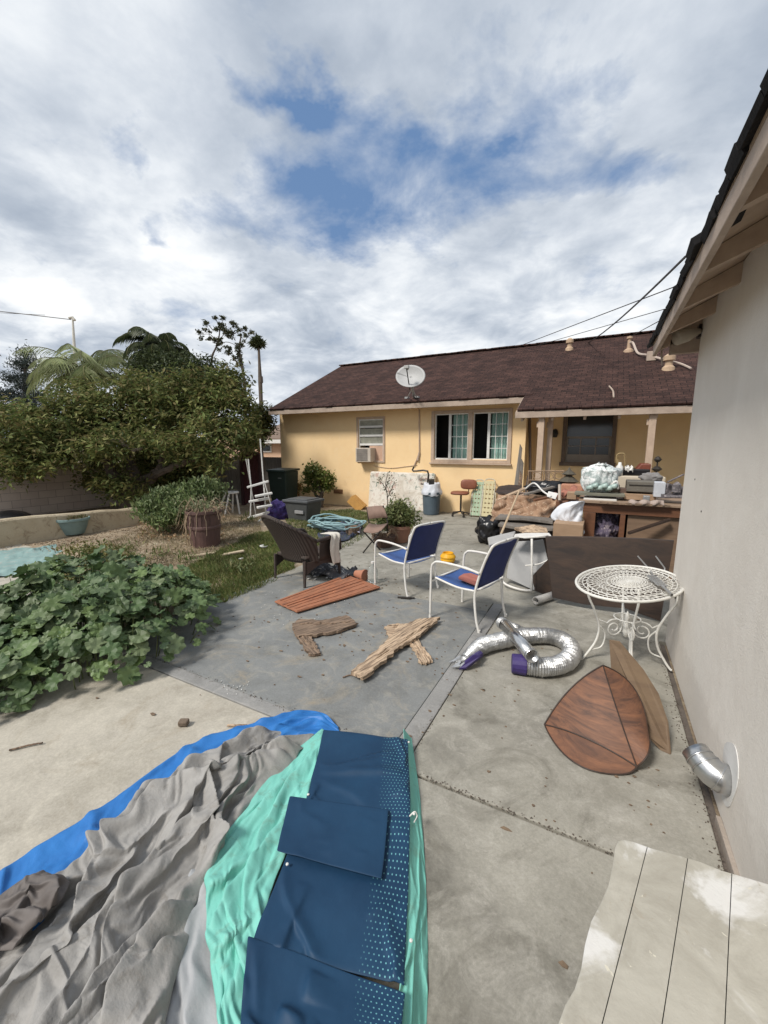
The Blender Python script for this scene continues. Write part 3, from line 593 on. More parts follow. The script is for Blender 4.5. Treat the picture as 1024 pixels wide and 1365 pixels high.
for i in range(26):
    y = -3+i*.40; z = .47-.0*y-max(0, (y-3.3))*.045; pts.append((y, z+random.uniform(-.012, .012)))
A = []
for y, z in pts: A.append([(-9.62+random.uniform(-.01, .01), y, -.08), (-9.64, y, z-.03), (-9.67, y, z), (-9.83, y, z), (-9.86, y, z-.03), (-9.86, y, -.08)])
q.grid(np.array(A)); q.add([A[0][k] for k in range(6)], [tuple(range(6))]); q.add([A[-1][k] for k in range(6)], [tuple(range(6))])
tag(obj('planter_wall', q, mat('cream_stained_render', (.50, .43, .31), (.36, .29, .19), .92, 1.8, .7, 30, c3=(.27, .21, .14), bdist=.015), bevel=.0), 'low cream stained concrete planter wall on the left below the block wall', 'wall')
# grey wooden fence
ft = thing('fence', 'weathered grey board fence between the big tree and the yellow house', 'fence', (-11.5, 9.35, 0))
xx = -13.4; k = 0
q = MB(); rd = random.Random(3)
while xx < -9.98: q.box((xx+.07, 9.35+rd.uniform(-.008, .008), .72+rd.uniform(-.03, .03)), (.132, .02, 1.5), ry=rd.uniform(-.01, .01)); xx += .142
obj('boards', q, M['grey_wood'], ft); q = MB(); q.bb((-13.4, 9.37, .3), (-9.99, 9.42, .39)); q.bb((-13.4, 9.37, 1.15), (-9.99, 9.42, 1.24)); obj('rail', q, M['grey_wood'], ft)
gt = thing('gate', 'dark maroon wooden gate leaf at the end of the grey fence', 'gate', (-9.9, 9.3, 0))
q = MB()
for k in range(6): q.box((-9.86+k*.125, 9.30, .80), (.118, .022, 1.55))
obj('boards', q, mat('maroon_paint', (.10, .028, .03), (.05, .018, .018), .7, 5, .4, stretch=(6, 6, 1)), gt)
q = MB(); q.bb((-9.99, 9.24, -.05), (-9.90, 9.34, 1.64)); q.bb((-9.2, 9.24, -.05), (-9.13, 9.34, 1.6)); q.bb((-9.9, 9.24, 1.575), (-9.2, 9.288, 1.64)); obj('frame', q, mat('dark_gate_post', (.07, .03, .03), (.04, .02, .02)), gt)
q = MB(); xx = -11
while xx < -9.7: q.box((xx+.06, 10.9, .72), (.11, .02, 1.42)); xx += .12
tag(obj('short_fence', q, M['grey_wood']), 'short run of grey boards behind the maroon gate beside the house corner', 'fence')
# neighbour house
nb_ = thing('neighbour_house', 'peach house with a low grey brown roof seen beyond the fence', 'house', (-17, 19, 0))
a = AY(296, 640, 17); b_ = AY(385, 590, 17); q = MB(); q.bb((a[0]-1.2, 17, 0), (b_[0]+1.5, 22, AY(350, 587, 17)[2])); 
gx0, gx1 = AY(282, 600, 16.9)[0], AY(345, 600, 16.9)[0]; q.prism([(gx0, 16.8, 0), (gx1, 16.8, 0), (gx1, 16.8, 2.1), ((gx0+gx1)/2+.2, 16.8, 3.0), (gx0, 16.8, 2.2)], (0, 1, 0), .19); obj('wall', q, mat('peach_stucco', (.62, .42, .29), (.52, .35, .24), .9, 1.5, .3), nb_)
q = MB(); zt = AY(350, 587, 16.7)[2]; q.prism([(gx1-.5, 16.6, zt), (b_[0]+3, 16.6, zt), (b_[0]+3, 19.5, zt+1.0), (gx1-.5, 19.5, zt+1.0)], (0, 0, 1), .09); obj('roof', q, mat('faded_brown_roof', (.22, .16, .12), (.14, .10, .08), .95, 5, .6), nb_)
q = MB(); q.bb((gx1-.5, 16.54, zt-.16), (b_[0]+3, 16.598, zt+.03)); obj('fascia', q, M['white_paint'], nb_)
q = MB(); wa_, wb_ = pb(348, 592, 362, 603, 16.95, .04); q.bb(wa_, wb_); wn_ = obj('window', q, M['white_paint'], nb_); q = MB(); q.bb((wa_[0]+.08, 16.93, wa_[2]+.08), (wb_[0]-.08, 16.948, wb_[2]-.08)); obj('pane', q, M['glass'], wn_)
# white pole with wires beyond the tree
q = MB(); q.tube([PD(97, 425, 24), PD(99, 460, 24), PD(103, 512, 24)], [.05, .08, .12], 8); q.tube([PD(103, 508, 24), PD(110, 522, 24), PD(118, 534, 24), PD(120, 600, 24)], .14, 8); q.tube([PD(92, 424, 24), PD(97, 423, 24), PD(100, 427, 24)], .07, 6)
pole = tag(obj('utility_pole', q, mat('bleached_pole', (.60, .58, .52), (.42, .4, .35))), 'pale bent pole rising above the big tree on the left, carrying one wire', 'pole')
wire([PD(-60, 408, 26), PD(95, 426, 24)], .022, 'thin wire running left from the top of the pale pole')
wire([PD(-60, 414, 26), PD(60, 420, 24.5)], .012, 'faint second wire just under the wire of the pale pole')
# ---------------------------------------------------------------- trees
M['bark'] = mat('grey_brown_bark', (.12, .095, .075), (.06, .047, .038), .95, 7, .9, 18, stretch=(1, 1, .3), bdist=.02)
avo = leaf_mat('avocado_leaf', [(.06, .085, .028), (.11, .14, .045), (.16, .19, .06), (.23, .235, .085), (.20, .16, .07), (.08, .11, .038)], .65, .3, .18)
tr = thing('broad_leaved_tree', 'wide dense olive green tree spreading over the block wall on the left', 'tree', (-11.3, 6.4, 0))
L = [(-25, 575, 70, 50, 11.2), (25, 583, 55, 44, 10.2), (75, 572, 52, 42, 10.3), (120, 556, 50, 36, 10.8), (165, 545, 50, 36, 11.2), (215, 548, 50, 42, 11), (258, 535, 46, 46, 11.2), (292, 545, 40, 42, 11), (308, 580, 36, 28, 10.6), (270, 580, 42, 24, 10),
     (50, 612, 48, 18, 9.8), (0, 610, 40, 26, 9.8), (110, 596, 44, 22, 9.9), (160, 586, 44, 18, 10), (225, 590, 42, 14, 10.2), (150, 604, 26, 9, 10.1), (240, 606, 24, 9, 10.3), (30, 632, 26, 8, 9.8), (285, 612, 30, 16, 10), (165, 650, 40, 15, 10.6), (130, 640, 26, 14, 11), (150, 600, 110, 50, 13.4), (230, 615, 60, 46, 13.2), (305, 515, 24, 26, 11.2), (190, 520, 34, 26, 11.4), (100, 530, 34, 22, 11.3), (325, 560, 18, 34, 11)]  # the two farthest lobes are added to block light behind the hollow
P_ = crown_pts([pl(*x, depth=.8) for x in L], 62000, 11, .14, .55, 30)
obj('crown', leaves(P_, .15, droop=.75, wide=.36, seed=1), avo, tr)
q = MB(); B0 = np.array([-11.3, 6.4, -.05])
limb(q, [B0, B0+np.array([.1, .1, .5]), PD(180, 635, 11), PD(165, 600, 11.2), PD(160, 560, 11.2)], .22, .06, seed=1)
limb(q, [B0+np.array([0, 0, .3]), PD(150, 630, 10.8), PD(140, 606, 10.5), PD(120, 590, 10.4), PD(70, 585, 10.4), PD(20, 600, 10.2)], .15, .04, seed=2)
limb(q, [B0+np.array([0, 0, .4]), PD(200, 640, 11), PD(215, 622, 10.8), PD(218, 600, 10.8), PD(250, 560, 10.9)], .16, .05, seed=3)
limb(q, [PD(190, 640, 11), PD(225, 625, 10.6), PD(262, 610, 10.4), PD(300, 590, 10.5)], .11, .03, seed=4)
limb(q, [PD(135, 590, 10.3), PD(160, 588, 10.0), PD(175, 600, 9.9), PD(190, 598, 9.9)], .07, .03, seed=5)
obj('trunk', q, M['bark'], tr)
dk = leaf_mat('dark_green_leaf', [(.03, .043, .02), (.05, .068, .028), (.072, .09, .036), (.09, .105, .045)], .6)
def palm(name, lab, loc_d, base, r, nf, ftype, L_, leafL, cols, trunk_r, seed=0, arch=1.0):
    """pinnate palm: curved ribs with hanging leaflets, on a ringed trunk"""
    rd = np.random.default_rng(seed); c = np.array(loc_d); th = thing(name, lab, 'palm tree', (c[0], c[1], 0))
    q = MB(); limb(q, [(c[0], c[1], -.1), (c[0]+.05, c[1], c[2]*.5), tuple(c)], trunk_r*1.25, trunk_r, 10, .01); obj('trunk', q, M['bark'], th)
    q = MB(); q.raw = True; rb = MB()
    for k in range(nf):
        az = 2*math.pi*k/nf+rd.uniform(-.2, .2); e0 = rd.uniform(.35, 1.35); Lf = L_*rd.uniform(.8, 1.1); p = c.copy(); pts = [p.copy()]
        for i in range(14):
            e = e0-arch*(i/13)**1.4*2.1; p = p+np.array([math.cos(az)*math.cos(e), math.sin(az)*math.cos(e), math.sin(e)])*Lf/14; pts.append(p.copy())
        rb.tube(pts, [.035*(1-i/16) for i in range(15)], 4)
        for i in range(2, 15):
            for u in range(3):
                b0 = pts[i-1]+(pts[i]-pts[i-1])*u/3; d = (pts[i]-pts[i-1]); d /= np.linalg.norm(d)
                s_ = np.cross(d, [0, 0, 1]); s_ /= np.linalg.norm(s_)+1e-6
                for sg in (-1, 1):
                    l = leafL*(math.sin(math.pi*min(1, (i/14)*.9+.08)))*rd.uniform(.8, 1.15)+.05; dirn = s_*sg*.75+d*.55+np.array([0, 0, -.55-.3*rd.random()]); dirn /= np.linalg.norm(dirn)
                    wv_ = np.cross(dirn, d); wv_ = wv_/(np.linalg.norm(wv_)+1e-6)*.022*(l/leafL+.3)*ftype
                    m_ = b0+dirn*l*.5+np.array([0, 0, .03*l]); q.add([b0-wv_*.5, b0+wv_*.5, m_+wv_, b0+dirn*l+np.array([0, 0, -.15*l]), m_-wv_], [(0, 1, 2, 4), (4, 2, 3)])
    obj('frond_ribs', rb, leaf_mat(name+'_rib', [(.16, .15, .06), (.12, .12, .05)]), th); obj('crown', q, leaf_mat(name+'_leaf', cols), th); return th
palm('palm_tree', 'light green feathery palm crown behind the big tree beside the pale pole', PD(116, 505, 17), 0, 0, 30, .75, 2.7, .85, [(.18, .23, .10), (.25, .29, .13), (.33, .35, .19), (.20, .24, .11)], .2, 4, .88)
palm('palm_tree', 'dark arching palm crown above the middle of the big tree', PD(212, 474, 14.5), 0, 0, 26, 1.2, 1.7, .42, [(.04, .055, .025), (.065, .085, .035), (.09, .11, .045)], .16, 8, 1.1)
t2 = thing('dark_tree', 'dark fine leaved tree rising just right of the dark palm behind the big tree', 'tree', (*PD(235, 520, 13.5)[:2], 0))
P_ = crown_pts([pl(*x) for x in [(228, 492, 18, 22, 13.5), (246, 500, 28, 22, 13.5), (262, 515, 34, 26, 13.3), (208, 500, 26, 30, 13.8), (285, 522, 28, 24, 13), (230, 530, 50, 34, 13.6), (268, 496, 26, 20, 13.5), (300, 520, 22, 22, 12.6), (195, 500, 26, 24, 13.8)]], 30000, 5, .15, .5, 26)
obj('crown', leaves(P_, .12, droop=.4, wide=.4, seed=2), dk, t2); q = MB(); c = PD(235, 520, 13.5); limb(q, [(c[0], c[1], -.1), tuple(c)], .18, .06); obj('trunk', q, M['bark'], t2)
t3 = thing('pine_tree', 'dark blue green pine with gappy layered crown at the far left skyline', 'tree', (*PD(32, 540, 24)[:2], 0))
Lp = [(33, 474, 7, 8, 24), (26, 486, 10, 6, 24), (42, 488, 9, 6, 24), (20, 505, 13, 7, 24), (46, 506, 12, 7, 24), (34, 516, 12, 7, 24), (14, 528, 16, 8, 24), (52, 530, 14, 8, 24), (34, 540, 16, 8, 24), (5, 548, 18, 9, 24), (60, 552, 16, 8, 24), (30, 562, 28, 12, 24), (-20, 555, 26, 16, 24)]
P_ = crown_pts([pl(*x) for x in Lp], 15000, 6, .22, .2, 40); obj('crown', leaves(P_, .22, droop=.1, wide=.22, seed=3), leaf_mat('pine_needles', [(.035, .05, .05), (.05, .068, .062), (.07, .085, .075)]), t3)
q = MB(); limb(q, [(*PD(34, 540, 24)[:2], -.1), PD(33, 560, 24), PD(34, 510, 24), PD(33, 470, 24)], .2, .05, wob=.02); 
for a_, b_ in (((33, 490), (20, 483)), ((33, 508), (50, 500)), ((33, 530), (12, 522)), ((33, 545), (56, 538)), ((33, 520), (18, 512))): limb(q, [PD(*a_, 24), PD(*b_, 24)], .05, .02, wob=.01)
obj('trunk', q, M['bark'], t3)
# gaunt tree with clumped leaves
t4 = thing('sparse_tree', 'gaunt tree with dark separate leaf tufts on thin stems against the sky', 'tree', (*PD(325, 520, 26)[:2], 0))
tufts = [(287, 424, 4), (298, 423, 4), (276, 431, 4), (266, 444, 4), (269, 452, 3), (273, 440, 3), (280, 444, 3), (281, 451, 4), (289, 439, 4), (295, 433, 5), (299, 441, 6), (302, 446, 5), (308, 430, 4), (313, 434, 4), (309, 444, 5), (308, 450, 3), (318, 440, 4), (327, 439, 4), (329, 448, 4), (335, 444, 4), (321, 447, 3), (326, 455, 2), (287, 455, 4), (294, 455, 5), (291, 460, 3), (301, 464, 3), (293, 467, 3), (307, 466, 4), (304, 470, 3), (315, 462, 4), (321, 460, 4), (318, 468, 4), (320, 474, 4), (313, 477, 4), (321, 482, 4), (322, 488, 3), (299, 486, 3), (305, 472, 3)]
P_ = crown_pts([pl(x, y, s*.75, s*.8, 26) for x, y, s in tufts], 2600, 8, .05, .2, 10); obj('crown', leaves(P_, .17, droop=.2, wide=.5, seed=4), leaf_mat('tuft_leaf', [(.05, .065, .035), (.075, .09, .05), (.11, .10, .06)]), t4)
q = MB(); F26 = lambda *p: [PD(x, y, 26) for x, y in p]
limb(q, F26((327, 560), (326, 515), (322, 485), (319, 465), (322, 445)), .12, .04, wob=.01); limb(q, F26((281, 520), (282, 480), (289, 460), (293, 440), (288, 425)), .08, .02, wob=.01)
for s_ in ([(322, 488), (312, 478), (304, 468)], [(289, 458), (300, 444), (312, 434)], [(320, 466), (328, 452), (334, 445)], [(290, 456), (280, 446), (268, 446)], [(293, 440), (298, 425)], [(284, 440), (276, 431)], [(305, 448), (318, 442), (326, 440)], [(289, 460), (303, 456), (318, 462)]): limb(q, F26(*s_), .03, .012, 5, .01)
q.tube([(*PD(327, 560, 26)[:2], -.1), PD(327, 558, 26)], .12, 7); obj('trunk', q, M['bark'], t4)
t5 = thing('tall_palm', 'tall skinny palm with a small tufted head to the right of the gaunt tree', 'palm tree', (*PD(348, 530, 32)[:2], 0))
q = MB(); q.tube([(*PD(348, 560, 32)[:2], -.1), PD(348, 535, 32), PD(347, 508, 32), PD(346, 485, 32), PD(345, 464, 32)], [.15, .15, .16, .11, .09], 8); q.tube([PD(348, 510, 32), PD(347.5, 502, 32)], .17, 8); obj('trunk', q, M['bark'], t5)
P_ = crown_pts([pl(345, 458, 7, 5, 32), pl(339, 459, 4, 3, 32), pl(344, 454, 3, 3, 32)], 900, 9, .08, .2, 20); obj('crown', leaves(P_, .4, droop=.4, wide=.25, seed=5), dk, t5)
t6 = thing('olive_shrub', 'olive green rounded shrub poking up beside the left end of the house roof', 'shrub', (*PD(350, 560, 13.5)[:2], 0))
P_ = crown_pts([pl(*x) for x in [(349, 552, 13, 14, 13.5), (342, 570, 12, 16, 13.4), (356, 566, 8, 16, 13.6), (335, 590, 16, 12, 12.5)]], 5200, 10, .1, .4); obj('crown', leaves(P_, .11, seed=6), leaf_mat('olive_leaf', [(.06, .075, .02), (.10, .105, .03), (.14, .12, .04)]), t6)
q = MB(); limb(q, [(*PD(348, 600, 13.5)[:2], -.1), PD(348, 565, 13.5)], .07, .03); obj('trunk', q, M['bark'], t6)
# jade tree by the wall, small rust tinged plant
tj = thing('jade_tree', 'small clipped tree with rounded green head in front of the yellow wall', 'tree', (*AY(427, 672, 10.0)[:2], 0))
def cy(px, py, rx, rz_, Y):
    c = AY(px, py, Y); s_ = np.linalg.norm(ray(px, py)*(Y/ray(px, py)[1]))/ (F*1.1); return (c, (rx*s_, rx*s_*.9, rz_*s_))
P_ = crown_pts([cy(*x, 10.0) for x in [(417, 630, 12, 11), (414, 641, 8, 8), (430, 636, 10, 8), (438, 640, 8, 8), (437, 650, 7, 6), (410, 655, 5, 5), (424, 648, 8, 8)]], 3800, 12, .06, .5, 22); jl = leaf_mat('jade_leaf', [(.06, .10, .02), (.11, .15, .03), (.17, .19, .05), (.20, .17, .06)], .35)
obj('crown', leaves(P_, .075, droop=.0, wide=.7, seed=7), jl, tj)
q = MB(); b0 = AY(428, 672, 10.0); b0[2] = -.05; limb(q, [b0, AY(428, 660, 10.0), AY(426, 650, 10.0), AY(420, 638, 10.0)], .07, .04); limb(q, [AY(427, 665, 10.0), AY(419, 658, 10.0), AY(416, 645, 10.0)], .05, .03); limb(q, [AY(428, 660, 10.0), AY(436, 648, 10.0)], .04, .02); obj('trunk', q, M['bark'], tj)
tp = thing('small_plant', 'low plant with green and rust red leaves left of the clipped tree', 'plant', (*AY(391, 672, 10.2)[:2], 0))
P_ = crown_pts([cy(*x, 10.2) for x in [(388, 647, 8, 7), (396, 650, 6, 6), (392, 657, 7, 5), (383, 655, 4, 5)]], 900, 13, .05, .4, 14); obj('leaves', leaves(P_, .10, seed=8, wide=.45), leaf_mat('rusty_leaf', [(.10, .12, .03), (.20, .18, .05), (.28, .12, .03), (.12, .10, .03)]), tp)
q = MB(); c = AY(391, 672, 10.2)
for k in range(5): limb(q, [(c[0]+random.uniform(-.05, .05), 10.2, -.03), (c[0]+random.uniform(-.15, .15), 10.2, .5)], .012, .006, 5)
obj('stems', q, M['bark'], tp)
# green bush at the planter end
gb = thing('green_bush', 'bright green spreading bush growing beside the planter wall behind the brown pot', 'bush', G(230, 712))
P_ = crown_pts([pl(*x) for x in [(205, 680, 24, 16, 8.0), (232, 664, 24, 16, 8.3), (262, 656, 26, 16, 8.5), (280, 655, 18, 14, 8.5), (240, 680, 28, 14, 8.0), (215, 692, 22, 10, 7.8)]], 9000, 14, .07, .35, 20)
obj('leaves', leaves(P_, .085, droop=.0, wide=.42, seed=9, up=.8), leaf_mat('bush_leaf', [(.075, .11, .04), (.11, .16, .055), (.16, .21, .075), (.21, .24, .11), (.07, .10, .045)]), gb)
q = MB(); rd = random.Random(5)
for k in range(26):
    c = G(rd.uniform(212, 272), rd.uniform(702, 712)); limb(q, [c, c+np.array([rd.uniform(-.2, .2), rd.uniform(-.1, .2), .35]), PD(rd.uniform(195, 285), rd.uniform(655, 690), 8.2)], .010, .004, 4, .015)
obj('stems', q, mat('tan_stems', (.33, .24, .14), (.2, .14, .08)), gb)
# big mallow bush, lower left: lobed round leaves
ml = leaf_mat('mallow_leaf', [(.05, .09, .035), (.09, .145, .055), (.135, .195, .08), (.12, .175, .055), (.07, .115, .048), (.16, .20, .10), (.10, .15, .075)], .5, .25)
def mallow_leaf_mb(items, seed):
    rd = np.random.default_rng(seed); mb = MB(); mb.raw = True; K = 28
    ang = np.linspace(0, 2*np.pi, K, endpoint=False); V = []; Fc = []
    for (p, nrm, s_) in items:
        n_ = nrm/np.linalg.norm(nrm); a_ = np.cross(n_, rd.normal(size=3)); a_ /= np.linalg.norm(a_); b_ = np.cross(n_, a_)
        lob = 1-.13*np.abs(np.sin(ang*3.5))**3; gap = np.abs(((ang+np.pi) % (2*np.pi))-np.pi) > 2.88
        rr = s_*np.where(gap, .42, lob+.06*rd.normal(size=K)*.5); wave = s_*(.10*np.cos(ang*7)+.12*rd.random()); o = len(V)
        V.append(p-n_*s_*.10); mid = p
        for k in range(K): V.append(mid+a_*rr[k]*.55*np.cos(ang[k])+b_*rr[k]*.55*np.sin(ang[k])+n_*(.02*s_+.25*wave[k]*.6))
        for k in range(K): V.append(mid+a_*rr[k]*np.cos(ang[k])+b_*rr[k]*np.sin(ang[k])+n_*(wave[k]*.9-.06*s_))
        for k in range(K):
            j = (k+1) % K; Fc.append((o, o+1+k, o+1+j)); Fc.append((o+1+k, o+1+K+k, o+1+K+j, o+1+j))
    mb.v = np.array(V).tolist(); mb.f = Fc; mb.mi = [0]*len(Fc); return mb
mb_ = thing('mallow_bush', 'large low bush of round scalloped green leaves at the left edge of the patio', 'bush', G(110, 860))
# mound described by blobs on the ground: (px, py at ground, radius m, height m)
mounds = [(150, 862, .85, .62), (60, 878, .80, .50), (208, 835, .62, .55), (-30, 880, .9, .5), (110, 840, .9, .72), (225, 804, .44, .40), (243, 818, .28, .30), (165, 885, .40, .28), (20, 905, .45, .30), (-70, 930, .7, .4)]
MC = [(G(px, py), r_, h_) for px, py, r_, h_ in mounds]; rd = np.random.default_rng(21); items = []; stems = []
def mh(x, y):
    z = 0
    for c, r_, h_ in MC:
        d2 = ((x-c[0])**2+(y-c[1])**2)/r_**2
        if d2 < 1: z = max(z, h_*math.sqrt(1-d2))
    return z
for c, r_, h_ in MC:
    for k in range(int(430*r_*r_)):
        a_ = rd.uniform(0, 2*np.pi); q_ = math.sqrt(rd.uniform(0, 1)); x = c[0]+q_*r_*math.cos(a_); y = c[1]+q_*r_*math.sin(a_); z = mh(x, y)
        if z < .03: continue
        lay = rd.uniform(0, 1)**.6; zz_ = z*(.25+.75*lay)+rd.normal()*.035+.02; out = np.array([x-c[0], y-c[1], .55*r_+.15])/r_
        nn = out*.8+rd.normal(size=3)*.38+np.array([.1, -.25, .55]); items.append((np.array([x, y, max(.03, zz_)]), nn, (.028+.062*rd.uniform(0, 1)**1.3)))
obj('leaves', mallow_leaf_mb(items, 3), ml, mb_)
q = MB()
for k in range(420):
    p, nn, s_ = items[rd.integers(len(items))]; g0 = np.array([p[0]*.9+MC[4][0][0]*.1, p[1]*.9+MC[4][0][1]*.1, -.02]); q.tube([g0, (g0+p)/2+np.array([0, 0, .1*p[2]]), p-nn/np.linalg.norm(nn)*.01], [.005, .004, .002], 4)
obj('stems', q, mat('green_stems', (.13, .17, .06), (.09, .10, .04)), mb_)
# yellow-green weedy shrub behind it
yb_ = thing('weedy_shrub', 'small yellow green weedy shrub directly behind the big round leaved bush', 'shrub', G(125, 770))
P_ = crown_pts([(G(x, y)+np.array([0, 0, h_]), (r_, r_, h_)) for x, y, r_, h_ in [(110, 775, .30, .28), (140, 768, .32, .26), (165, 775, .25, .22), (95, 785, .25, .2)]], 2600, 15, .05, .3, 18); obj('leaves', leaves(P_, .06, seed=10, up=.7), leaf_mat('weedy_leaf', [(.10, .13, .03), (.16, .17, .05), (.22, .17, .06), (.08, .11, .03)]), yb_)
# ---------------------------------------------------------------- ground cover (uncountable)
def in_poly(x, y, P):
    c = False; j = len(P)-1
    for i in range(len(P)):
        if (P[i][1] > y) != (P[j][1] > y) and x < (P[j][0]-P[i][0])*(y-P[i][1])/(P[j][1]-P[i][1])+P[i][0]: c = not c
        j = i
    return c
def scatter(poly_px, n, seed, clump=0):
    P = [tuple(G(x, y)[:2]) for x, y in poly_px]; xs = [p[0] for p in P]; ys = [p[1] for p in P]; rd = random.Random(seed); out = []
    while len(out) < n:
        x, y = rd.uniform(min(xs), max(xs)), rd.uniform(min(ys), max(ys))
        if in_poly(x, y, P) and noise.noise((x*1.7, y*1.7, seed))+.5 > rd.random()*clump: out.append((x, y))
    return out
def soil_h(x, y):
    u = (x+9.6)/5.6*49; v_ = (y-2.65)/7.4*39
    if not (0 < u < 49 and 0 < v_ < 39): return -.035
    e = max(0, min(1, min(v_, 39-v_)/5, min(u, 49-u)/6)); h_ = .16*max(0, 1-((x+7.3)/2.2)**2)*max(0, 1-((y-5.2)/2.9)**2)+.045*(noise.noise((x*2.2, y*2.2, 3))+.4)+.02*noise.noise((x*8, y*8, 1))
    return max(-.035, -.05+max(0, h_)*e-.004)
def blades(pts, h, w, seed):
    r = np.random.default_rng(seed); n = len(pts); A = np.array([(x, y, soil_h(x, y)) for x, y in pts]); th = r.uniform(0, 2*np.pi, n); hh = h*r.uniform(.4, 1.3, n)
    s_ = np.stack([np.cos(th), np.sin(th), 0*th], 1)*w; lean = np.stack([np.cos(th+1.3), np.sin(th+1.3), 0*th], 1)*(hh*r.uniform(.1, .9, n))[:, None]; z = np.array([0, 0, 1.])
    V = np.stack([A-s_, A+s_, A+lean*.4+z*(hh*.6)[:, None]+s_*.6, A+lean+z*hh[:, None]], 1).reshape(-1, 3); mb = MB(); mb.raw = True; mb.v = V.tolist(); mb.f = [(4*k, 4*k+1, 4*k+2) for k in range(n)]+[(4*k, 4*k+2, 4*k+3) for k in range(n)]; mb.mi = [0]*(2*n); return mb
gm = leaf_mat('grass_blades', [(.06, .10, .025), (.10, .145, .035), (.15, .17, .05), (.24, .21, .09), (.07, .12, .03)], .6)
g1 = scatter([(235, 812), (300, 803), (395, 763), (388, 735), (360, 712), (330, 722), (285, 742), (240, 762)], 24000, 1, .5)
o = obj('grass', blades(g1, .075, .0045, 1), gm); tag(o, 'green grass along the left edge of the patio slab under the wicker chair', 'grass', kind='stuff')
g2 = scatter([(380, 690), (395, 682), (470, 678), (520, 690), (480, 720), (455, 735), (430, 735), (385, 715)], 16000, 2, .4)
o = obj('grass', blades(g2, .06, .007, 2), gm); tag(o, 'strip of lawn below the yellow wall round the blue hose', 'grass', kind='stuff')
g3 = scatter([(150, 770), (120, 745), (180, 715), (290, 690), (345, 690), (350, 715), (330, 735), (250, 790), (180, 785)], 16000, 3, .8)
o = obj('dry_grass', blades(g3, .05, .005, 3), leaf_mat('straw', [(.36, .29, .18), (.25, .20, .125), (.44, .37, .25), (.19, .15, .09), (.14, .16, .06)], .8)); tag(o, 'dry straw and trampled weeds over the bare slope on the left', 'dry grass', kind='stuff')
r = np.random.default_rng(3); lit = scatter([(0, 740), (0, 728), (190, 705), (300, 690), (350, 715), (300, 750), (250, 770), (180, 760), (110, 740)], 5500, 4, .9)
o = obj('leaf_litter', leaves(np.array([(x, y, soil_h(x, y)+.012) for x, y in lit]), .042, droop=.45, wide=.5, seed=33, up=.4), leaf_mat('dead_leaf', [(.24, .16, .10), (.34, .26, .17), (.16, .11, .07), (.42, .35, .25), (.20, .15, .10)], .9, .1)); tag(o, 'brown dead leaves scattered over the bare soil by the planter wall', 'leaf litter', kind='stuff')
# undulating bare soil on the slope
q = MB(); A = []
for i in range(40):
    row = []
    for j in range(50):
        x = -9.6+5.6*j/49; y = 2.65+7.4*i/39; e = min(1, min(i, 39-i)/5, min(j, 49-j)/6); xr = -4.1-(.6 if y > 6 else 0)
        h_ = .16*max(0, 1-((x+7.3)/2.2)**2)*max(0, 1-((y-5.2)/2.9)**2)+.045*(noise.noise((x*2.2, y*2.2, 3))+.4)+.02*noise.noise((x*8, y*8, 1)); row.append((x+(0 if x < -4.4 else -.0), y, -.05+max(0, h_)*e))
    A.append(row)
q.grid(np.array(A)); o = struct('bare_soil', q, M['dirt'], smooth=True)
# twig, pebbles on the concrete
q = MB(); a = G(12, 1000, .006); b_ = G(57, 990, .008); limb(q, [a, (a+b_)/2+np.array([.01, .02, 0]), b_], .006, .005, 6, .001); tag(obj('stick', q, M['scrap_dark']), 'thin dark stick lying on the pale concrete at the far left', 'stick')
q = MB(); a = G(303, 967, .008); b_ = G(345, 967, .008); q.box((a+b_)/2, (np.linalg.norm(b_-a), .014, .010), rz=math.atan2(*(b_-a)[[1, 0]])); tag(obj('stick', q, M['scrap_wood'], bevel=.002), 'thin brown lath on the pale concrete just above the blue tarp', 'stick')
q = MB(); c = G(245, 963, .02); q.box(c, (.062, .045, .036), rz=.5, rx=.08); tag(obj('stone', q, mat('brown_stone', (.20, .15, .11), (.10, .075, .055), .9, 18, .6, 60), bevel=.009), 'small brown block of rubble on the pale concrete', 'stone')
r = random.Random(12); q = MB()
for k in range(520):
    x, y = r.uniform(-6, .5), r.uniform(.6, 9.5)
    if r.random() < .55: x, y = r.choice([(-1.9, 4.6), (-2.6, 3.2), (-1.9, 3.1), (-3.0, 4.7), (-.9, 3.0), (.4, 2.3)]); x += r.gauss(0, .35); y += r.gauss(0, .35)
    if x > .5 or x < -3.8 and y > 1.9: continue
    s_ = .0022*math.exp(r.uniform(0, 1.7)); a_ = r.uniform(0, 6.28); z = .0035; L_ = s_*r.uniform(1, 2.4)
    q.prism([(x+L_*math.cos(a_+u)*r.uniform(.5, 1.2), y+s_*math.sin(a_+u)*r.uniform(.5, 1.2), z-.002) for u in (0, 1.2, 2.5, 3.7, 5.1)], (0, 0, 1), .004)
tag(obj('debris', q, mat('grit_and_chips', (.24, .17, .11), (.10, .07, .05), .9, 30, 0)), 'tiny wood chips and grit strewn over the patio', 'debris', kind='stuff')
